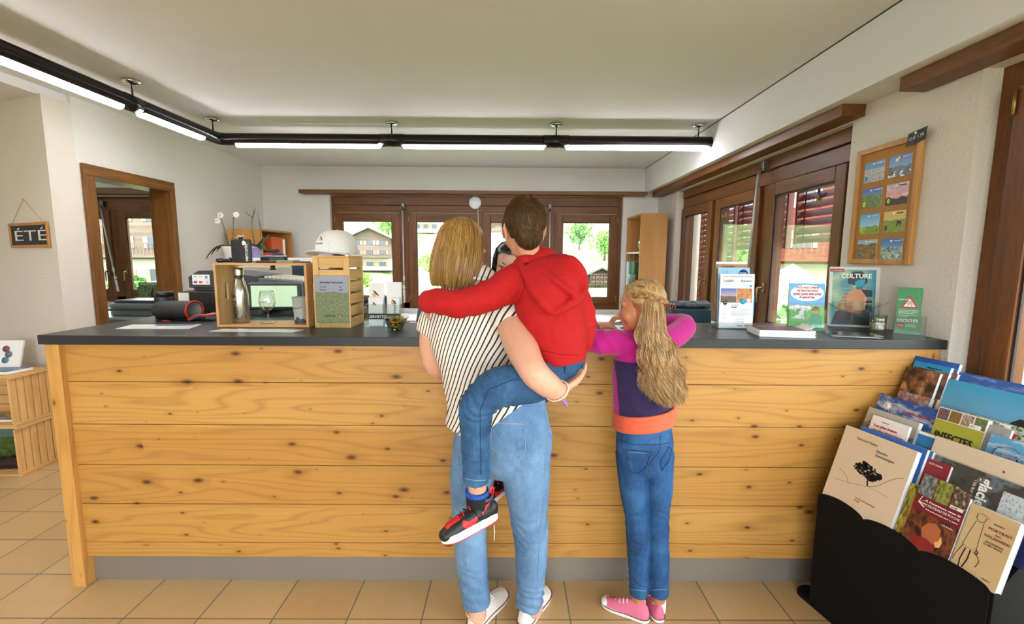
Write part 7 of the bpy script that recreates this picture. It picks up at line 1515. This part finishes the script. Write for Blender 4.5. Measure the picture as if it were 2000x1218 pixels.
MB().prism([(0,-.02),(.035,-.02),(.042,0),(.038,.03),(.02,.044),(.0,.035),(-.012,.01)],(w*.42,-.0011,.060),(1,0,0),(0,0,1),(0,-.0003,0)).build('face_print',plain('firelit_face','#b5683c',.5),o); MB().prism([(-.02,-.03),(.045,-.03),(.05,0),(.02,.012),(-.018,.005)],(w*.34,-.0014,.035),(1,0,0),(0,0,1),(0,-.0003,0)).build('shirt_print',plain('red_shirt_print','#8a2420',.5),o)
MB().box((w-.04,-.0024,.170),(w-.006,-.0018,.180)).build('price_tag',white_p,o); text('14.90',o,ink,(w-.037,-.0025,.1715),(1,0,0),.008)
o,w,h=book('tan book of folk portraits with a pen drawing, near end of the front row',.004,.5,.432,.545,-.014,.198,.028,tan)
bt_(o,'MAURICE CHAPPAZ' if False else 'MAURICE',.062,.178,.006,gry); bt_(o,'PORTRAIT',.054,.160,.0115,crd,w=.054); bt_(o,'DES',.074,.149,.007,crd); bt_(o,'VALAISANS',.050,.137,.0115,crd,w=.060); bt_(o,'EN LÉGENDE',.058,.122,.007,gry); bt_(o,'ET EN VÉRITÉ',.056,.114,.007,gry); bt_(o,'Slatkine',.078,.02,.006,gry); m=MB()
for pts,r in (([(.018,.19),(.035,.194),(.05,.188)],.0018),([(.022,.188),(.022,.176),(.030,.168),(.042,.172),(.044,.186)],.0009),([(.024,.168),(.016,.12),(.012,.085)],.0006),([(.042,.168),(.044,.12),(.046,.088)],.0006),([(.012,.088),(.03,.082),(.046,.088)],.0009),([(.014,.085),(.004,.05),(.002,.03)],.0009),([(.022,.08),(.018,.045),(.020,.02)],.0016),([(.034,.08),(.034,.05),(.028,.022)],.0018),([(.044,.085),(.060,.06),(.056,.04)],.0009),([(.046,.088),(.052,.082),(.048,.074),(.042,.08)],.0016)): m.tube([Vector((x,-.0010,z)) for x,z in pts],r,5,ry=[.0003]*len(pts))
m.build('pen_drawing',sk,o)
# second tier
book('grey mountain photo book at the far end, behind the white trail guide',.145,.6,-.02,.165,-.05,.243,.02,landscape('#b5b2aa','#8a8880','#4a4a48','#8a8a84',.75))
o,w,h=book('white trail guide with red title at the far end of the second row',.12,.6,.022,.155,-.05,.226,.014,blotch(['#e8e6e4','#efedec'],2,1)); bt_(o,'Les plus beaux',.016,.235,.013,redi,w=.085,bold=.03); bt_(o,'sentiers thématiques',.016,.217,.013,redi,w=.112,bold=.03); bt_(o,'de Suisse romande',.016,.201,.011,redi,w=.09); bt_(o,'FAMILLES',.04,.256,.006,gry)
o,w,h=book('blue lake book with a green title block in the second row',.125,.6,.185,.33,-.05,.222,.014,landscape('#1f78b8','#3f9ac8','#12303a','#1f4a52',.42,.2,3,6)); MB().box((.030,-.0014,.185),(.10,-.0008,.225)).build('green_block',plain('teal_block','#1f7a6a',.5),o); bt_(o,'Les',.036,.205,.012,wtx,bold=.02)
MB().box((0,-.0015,h-.010),(w,-.0007,h)).build('pale_top_edge',white_p,o)
o,w,h=book('large cream landscape book behind the glacier book',.112,.6,.245,.56,-.05,.228,.012,cream); 
MB().prism([(0,0),(.008,0),(.004,.008)],(.19,-.0012,.235),(1,0,0),(0,0,1),(0,-.0003,0)).build('red_mark',crd,o)
o,w,h=book('dark glacier photo book with sideways white title, second row',.095,.6,.272,.56,-.05,.172,.012,blotch(['#2a2e34','#4a4c44','#3f3a2c','#6f7a80','#1d2a55'],3.5,7)); text('glaciers',o,wtx,(.135,-.0012,.205),(0,0,-1),.040,(1,0,0),bold=.03); text('Les',o,wtx,(.155,-.0012,.12),(0,0,-1),.018,(1,0,0),bold=.02); text("L'OR BLANC",o,wtx,(.118,-.0012,.19),(0,0,-1),.010,(1,0,0)); quad('ice_print',blotch(['#8fa0ac','#cfd8dc','#5a6a78'],9,2),o,(.19,-.0011,.06),(.07,0,0),(0,0,.13)); MB().box((.262,-.0016,.135),(.280,-.0010,.175)).build('price_tag',white_p,o); text('45.-',o,ink,(.275,-.0017,.143),(0,0,1),.010,(-1,0,0)); quad('dark_blue_band',plain('night_blue','#16255c',.4),o,(.255,-.0009,0),(.033,0,0),(0,0,h))
# third tier
o,w,h=book('blue sky book titled Passion Hérens with a bright sun, third row',.22,.7,-.026,.186,-.05,.190,.022,landscape('#1f4f96','#3a74b4','#2d4a66','#8fa8b8',.15,.05,cloud=.6)); bt_(o,'Passion Hérens',.10,.192,.014,plain('title_red','#b8303a',.5),w=.098,bold=.02); bt_(o,"Visages d'un glossaire d'Hérens",.105,.178,.007,wtx,w=.085); m=MB()
for i in range(28):
    a=2*PI*i/28; L_=.030 if i%2 else .018; m.prism([(.004*math.cos(a+.4),.004*math.sin(a+.4)),(L_*math.cos(a),L_*math.sin(a)),(.004*math.cos(a-.4),.004*math.sin(a-.4))],(.042,-.0010,.200),(1,0,0),(0,0,1),(0,-.0003,0))
m.build('sun_rays',wtx,o); MB().lathe([(.0085,0),(.0085,.0006)],(.042,-.0018,.200),20,axis='y').build('sun_disc',wtx,o)
o,w,h=book('green and yellow insect guide in the middle of the third row',.215,.7,.185,.328,-.06,.205,.018,landscape('#a8a838','#b8b848','#16300f','#5f8a20',.48,.12,3,5)); bt_(o,'INSECTES',.012,.155,.036,ink,w=.110,bold=.02); MB().box((0,-.0015,.220),(w,-.0008,h)).build('photo_strip_base',white_p,o)
for i,cs_ in enumerate((['#5a3f6a','#8a6a50'],['#2f6a2c','#b0602a'],['#c8b8a8','#6a4a3c'],['#3f5a2c','#7a8a4c'])): quad('small_photo',blotch(cs_,4,i+2),o,(.002+i*w/4,-.0018,.222),(w/4-.003,0,0),(0,0,.040))
MB().box((w-.045,-.0022,.222),(w-.012,-.0017,.236)).build('price_tag',white_p,o); text('17.-',o,ink,(w-.041,-.0023,.225),(1,0,0),.010)
book('plain grey cover book between the insect guide and the mountain title, third row',.225,.7,.325,.385,-.05,.190,.01,blotch(['#8f8d8a','#a09e9a'],4,2))
o,w,h=book('mountain book titled Bien Vivre with curling lettering, near end of the third row',.205,.7,.350,.60,-.05,.168,.016,landscape('#5fa8d0','#2f5a94','#1f4a80','#7fa8d0',.45,.15,3,4,cloud=.8)); lt=plain('bronze_ink','#4a2a3a',.4); bt_(o,'Bien',.040,.158,.026,plain('pale_bronze','#b8a8b0',.4),shear=.3); m=MB(); m.tube([Vector((.055+.036*math.cos(a),-.0014,.160+.030*math.sin(a))) for a in [.8+i/16*4.6 for i in range(17)]]+[Vector((.090,-.0014,.13)),Vector((.105,-.0014,.108))],.0022,6,ry=[.0005]*19); m.tube([Vector(p) for p in ((.075,-.0014,.17),(.10,-.0014,.108),(.135,-.0014,.178),(.110,-.0014,.172))],.0022,6,ry=[.0005]*4); m.build('swash_letter_V',lt,o); bt_(o,'ivre',.128,.108,.048,plain('coral_title','#e0604c',.4),shear=.35,bold=.01); bt_(o,'en Valais',.125,.070,.022,wtx,shear=.35)
# fourth tier
book('small flower photo book at the far end of the fourth row',.30,.78,.0,.115,-.05,.125,.02,blotch(['#2c3a1c','#c8782a','#5a4a80','#c8b8a0','#3f6a30'],8,4))
book('plain beige album in the fourth row',.31,.78,.13,.24,-.05,.125,.01,cream)
o,w,h=book('tree photo calendar with a red shape in the fourth row',.292,.78,.225,.42,-.05,.112,.01,blotch(['#22301a','#4f6a34','#c8d0c0','#8a8a80','#2c3a28'],10,5),name='calendar',cat='calendar'); MB().prism([(0,0),(.03,-.012),(.045,.012),(.055,.03),(.02,.03),(.0,.014)],(.105,-.0012,.105),(1,0,0),(0,0,1),(0,-.0003,0)).build('red_print',plain('red_print','#c8262c',.5),o); MB().box((.105,-.0018,.142),(.135,-.0012,.158)).build('price_tag',white_p,o); text('19.-',o,ink,(.108,-.0019,.145),(1,0,0),.010)
m_=thing('magazine','white magazine lying aslant across the calendar in the fourth row','magazine',RO+RV*.275+Vector((0,0,.78))+RU*.25+RTv*.10,0); m_.rotation_euler=(RM@Matrix.Rotation(math.radians(28),3,'Y')).to_euler(); MB().box((0,-.006,-.09),(.22,0,.0)).build('pages',white_p,m_); quad('cover_picture',blotch(['#e8eaec','#cfd6da'],3,2),m_,(0,-.0066,-.09),(.22,0,0),(0,0,.09))
# fifth tier
for i in range(3): o,w,h=book('sepia wrestling photo book, %s of three in the fifth row'%('foremost','second','rearmost')[i],.345+.018*i,.86,-.012+.012*i,.105+.016*i,-.06,.138+.002*i,.014,blotch(['#1c1410','#3a2a1e','#8a5a34','#b8987a'],3.5,6),grp='sepia books in the fifth row')
book('panorama book with a wide turquoise sky in the fifth row',.335,.86,.142,.42,-.06,.128,.012,landscape('#2a9ac8','#7aa8c4','#3f6f9a','#5f8ab0',.28,.04))
MB().prism([(-.03,0),(.03,0),(.034,.03),(.02,.055),(-.01,.058),(-.03,.04)],(.235,-.0012,.05),(1,0,0),(0,0,1),(0,-.0003,0)).build('head_silhouette',plain('dark_silhouette','#14101c',.5),bpy.data.objects[[o.name for o in bpy.data.objects if o.get('label','').startswith('panorama book')][0]])
# top tier
o,w,h=book('turquoise covered book in the top row, before the royal blue one',.376,.88,-.01,.118,-.02,.142,.014,landscape('#1f8ac0','#4fb0d8','#1c2f38','#2f5a6a',.25)); bt_(o,'Abbaye en ciel',.05,.142,.008,ink,w=.05)
o,w,h=book('royal blue covered book at the far end of the top row',.393,.88,-.025,.13,-.02,.158,.014,landscape('#1d4fa8','#3a78c8','#1c3a5c','#2c5a86',.35)); bt_(o,'Tony Gottlieb' if False else 'Haute Route',.015,.150,.009,wtx,w=.05)
o,w,h=book('large panorama book with a rocky peak under deep blue sky, top row',.405,.88,.118,.42,-.02,.128,.016,landscape('#1a4f9e','#3a7ac0','#3a4434','#8a8674',.42,.25,3,9,cloud=.3,seed=6.1)); bt_(o,'CYRILLE',.22,.115,.008,wtx)
# dry leaves of a plant standing right of the rack
pp=thing('dried_palm_plant','dried grass like palm leaves reaching in from the right edge in front of the books','plant',(1.62,1.02,0)); MB().lathe([(0,0),(.09,0),(.12,.24),(.125,.26),(.11,.26),(.10,.23),(0,.23)],(0,0,0),24).build('pot',plain('dark_pot','#2a2622',.5),pp); MB().tube([(0,0,.22),(.0,0,.50),(-.01,.0,.74)],[.012,.010,.006],8).build('stem',plain('dry_stem','#7a6a3a',.7),pp)
dl=plain('dry_leaf','#8f7f3c',.6,var=.2); 
for i in range(9):
    a=math.radians(150+i*9); leaf((-.01,0,.70-.02*i),(math.cos(a),math.sin(a)*.5,0),.25+.02*(i%3),.016,.75+.05*(i%4),'leaf',pp,dl)
# ---------------------------------------------------------------- the village outside
def th(x,y):
    r=math.hypot(x,y); return -1.6+max(0,r-25)*.02+max(0,r-60)*.25+.6*noise.noise(Vector((x*.08,y*.08,0)))*(1 if r>14 else .15)
gm_=NT('alpine_grass',.9); v=gm_.coord(); gm_.base(gm_.ramp(gm_.noise(v,.9,5,.65),[(.3,'#4c6230'),(.5,'#6c8048'),(.7,'#8b9766')]))
m=MB(); N_=64
vs=[];fs=[]
for j in range(N_+1):
    for i in range(N_+1):
        x=-110+260*i/N_; y=-40+200*j/N_
        vs.append((x,y,th(x,y) ))
for j in range(N_):
    for i in range(N_): a=j*(N_+1)+i; fs.append((a,a+1,a+N_+2,a+N_+1))
m.add(vs,fs,True); o=m.build('terrain',gm_.m); struct(o)
wal=wood('weathered_larch','#4c3f34','#75665a','x',.12,.8); wal2=wood('dark_larch','#3a2e28','#5c4c42','x',.12,.8); rwal=wood('red_brown_larch','#4a1a14','#6e2f24','x',.12,.8); pla=plain('render_wall','#a8a298',.9); sl=plain('stone_slate_roof','#5f5c5a',.8,var=.2,scale=3); rr_=plain('red_tin_roof','#b0583c',.7,var=.1,scale=3); shm=plain('faded_shutter','#9a7a68',.7); dkw=plain('dark_window','#39424a',.2)
def chalet(label,x,y,rz,w,d,h,roof,wall,base=True,grp='chalets of the village outside',dz=0):
    z=th(x,y)-.3+dz; t=thing('chalet',label,'house',(x,y,z),rz,grp)
    MB().box((-w/2,-d/2,0),(w/2,d/2,h*.38)).build('stone_base',pla,t); MB().box((-w/2-.03,-d/2-.03,h*.38),(w/2+.03,d/2+.03,h)).build('timber_wall',wall,t)
    MB().prism([(-w/2-.03,0),(w/2+.03,0),(0,w*.23)],(0,-d/2-.03,h),(1,0,0),(0,0,1),(0,d+.06,0)).build('gable',wall,t)
    for s in (-1,1): MB().obox((0,-d/2-.7,h+w*.23+.05),(s*(w/2+.8),0,-(w/2+.8)*.46),(0,d+1.4,0),(0,0,.16)).build('roof_slope',roof,t)
    MB().box((-w/2+.2,-d/2-.9,h*.40),(w/2-.2,-d/2-.03,h*.43)).build('balcony_floor',wall,t)
    m=MB(); n=int((w-.4)/.25)
    for i in range(n+1): m.box((-w/2+.2+i*.25,-d/2-.9,h*.43),(-w/2+.26+i*.25,-d/2-.85,h*.43+.85))
    m.box((-w/2+.2,-d/2-.92,h*.43+.85),(w/2-.2,-d/2-.83,h*.43+.93)); m.build('balcony_rail',wall,t)
    for i in range(3):
        for zz_ in (h*.50,h*.80,h*.14):
            xx=-w*.30+w*.30*i; q=MB().box((xx-.4,-d/2-.06,zz_),(xx+.4,-d/2-.02,zz_+h*.13)).build('window_unit',dkw,t); MB().box((xx-.72,-d/2-.08,zz_),(xx-.42,-d/2-.03,zz_+h*.13)).build('shutter',shm,q); MB().box((xx+.42,-d/2-.08,zz_),(xx+.72,-d/2-.03,zz_+h*.13)).build('shutter',shm,q)
    return t
def place(px,Y): return at(px,520,Y=Y).x
chalet('weathered gabled chalet in the middle of the leftmost pane of the back window',place(730,60),60,.12,5.2,5,4.0,sl,wal)
chalet('balconied chalet high up behind the leftmost pane of the back window',place(684,92),92,.2,6,6,5.5,sl,wal)
chalet('dark gabled chalet high behind the second pane of the back window',place(838,84),84,0,5,5,5.5,sl,wal2)
chalet('slate roofed chalet behind the third pane of the back window',place(985,62),62,-.35,7,6,5.5,sl,wal)
chalet('red roofed chalet high behind the rightmost pane of the back window',place(1118,98),98,.1,8,6,5.0,rr_,wal)
chalet('low grey barn at the bottom of the rightmost pane of the back window',place(1162,42),42,.15,2.6,2.5,1.3,sl,wal2)
chalet('tall timber chalet behind the panes of the side office window',place(290,40),40,.25,7.0,7,7.2,sl,wal)
chalet('small chalet at the left pane of the side office window',place(195,52),52,.3,6,6,5.0,sl,wal2)
chalet('broad red brown chalet facing the side window of the room',at(1570,480,Y=27).x,27,-.6,10,7,7.0,sl,rwal)
chalet('large brown chalet opposite the glazed terrace door',17,7.5,-1.35,9,8,8,sl,rwal)
lm=[plain('leaf_green_%d'%i,c,.8,var=.3,scale=6) for i,c in enumerate(('#5f8a3c','#7fa04c','#4f7a38'))]; bark=plain('bark','#5a4a3a',.9)
def tree(label,x,y,h,r,k,seed):
    t=thing('tree',label,'tree',(x,y,th(x,y)-.1),0,'trees of the village outside'); rn=random.Random(seed)
    MB().tube([(0,0,0),(.05,0,h*.4),(0,.05,h*.8)],[.16,.12,.04],8).build('trunk',bark,t); vs=[];fs=[]
    for i in range(1500):
        a=rn.uniform(0,2*PI); c=rn.uniform(-1,1); q=rn.random()**.4; R_=r*(.75+.3*math.sin(a*3+c*4+seed)); s=math.sqrt(1-c*c); p=Vector((R_*q*s*math.cos(a),R_*q*s*math.sin(a),h*.62+h*.42*q*c)); n=Vector((rn.gauss(0,1),rn.gauss(0,1),rn.gauss(0,1))).normalized(); a1=n.orthogonal().normalized()*rn.uniform(.10,.2); b1=n.cross(a1).normalized()*rn.uniform(.06,.14); b=len(vs); vs+=[p-a1,p-b1,p+a1,p+b1]; fs.append((b,b+1,b+2,b+3))
    MB().add(vs,fs).build('foliage',lm[k],t,recalc=False); return t
for i,(px,Y,h,r,lab) in enumerate(((760,75,5,3.0,'green tree above the chalet in the leftmost pane of the back window'),(850,52,3.2,2.0,'round green tree low behind the second pane of the back window'),(1130,72,4.5,2.8,'pale green tree in the middle of the rightmost pane of the back window'),(1180,66,4.5,2.5,'green tree at the right of the rightmost pane of the back window'),(690,34,2.0,1.4,'bush low in the leftmost pane of the back window'),(250,30,1.6,1.2,'bush behind the left pane of the side office window'),(1430,19,4.6,1.7,'slim green tree behind the middle casement of the side window'),(1540,10.5,1.6,.9,'bright green bush low behind the nearest casement of the side window'),(1600,12,1.8,.9,'second low bush behind the nearest casement of the side window'))):
    tree(lab,place(px,Y),Y,h,r,i%3,i+3)
t=thing('market_parasol','white peaked canopy outside the side window','parasol',(at(1545,560,Y=17).x,17,th(9,17))); MB().tube([(0,0,0),(0,0,2.6)],.03,8).build('pole',plain('white_pole','#d0d0d0',.5),t); MB().lathe([(1.6,1.9),(.9,2.2),(0,2.75)],(0,0,0),8,smooth=False).build('canopy',plain('white_canvas_roof','#d8d8d6',.8),t)
# street and terrace
MB().box((2.12,-2.5,-.16),(4.2,1.9,-.04)).build('terrace',plain('pale_concrete','#b9b4aa',.9)); struct(bpy.data.objects['terrace'])
tp=thing('terrace_post','pale wooden post standing on the terrace outside the glazed door','post',(2.75,1.35,-.04)); MB().box((0,0,0),(.14,.14,2.6)).build('post_beam',wood('pale_post_wood','#a58a70','#cdb59a','z',.6,.7),tp,bevel=.01)
rl=thing('terrace_railing','pale wooden railing along the terrace outside the right windows','railing',(4.05,-2.4,-.04))
MB().box((0,0,.95),(.10,4.0,1.0)).build('hand_rail',wood('pale_post_wood_deep','#a58a70','#cdb59a','y',.6,.7),rl); m=MB()
for i in range(24): m.box((.03,.1+i*.16,.08),(.06,.2+i*.16,.95))
m.build('railing_boards',wood('pale_post_wood','#a58a70','#cdb59a','z',.6,.7),rl)
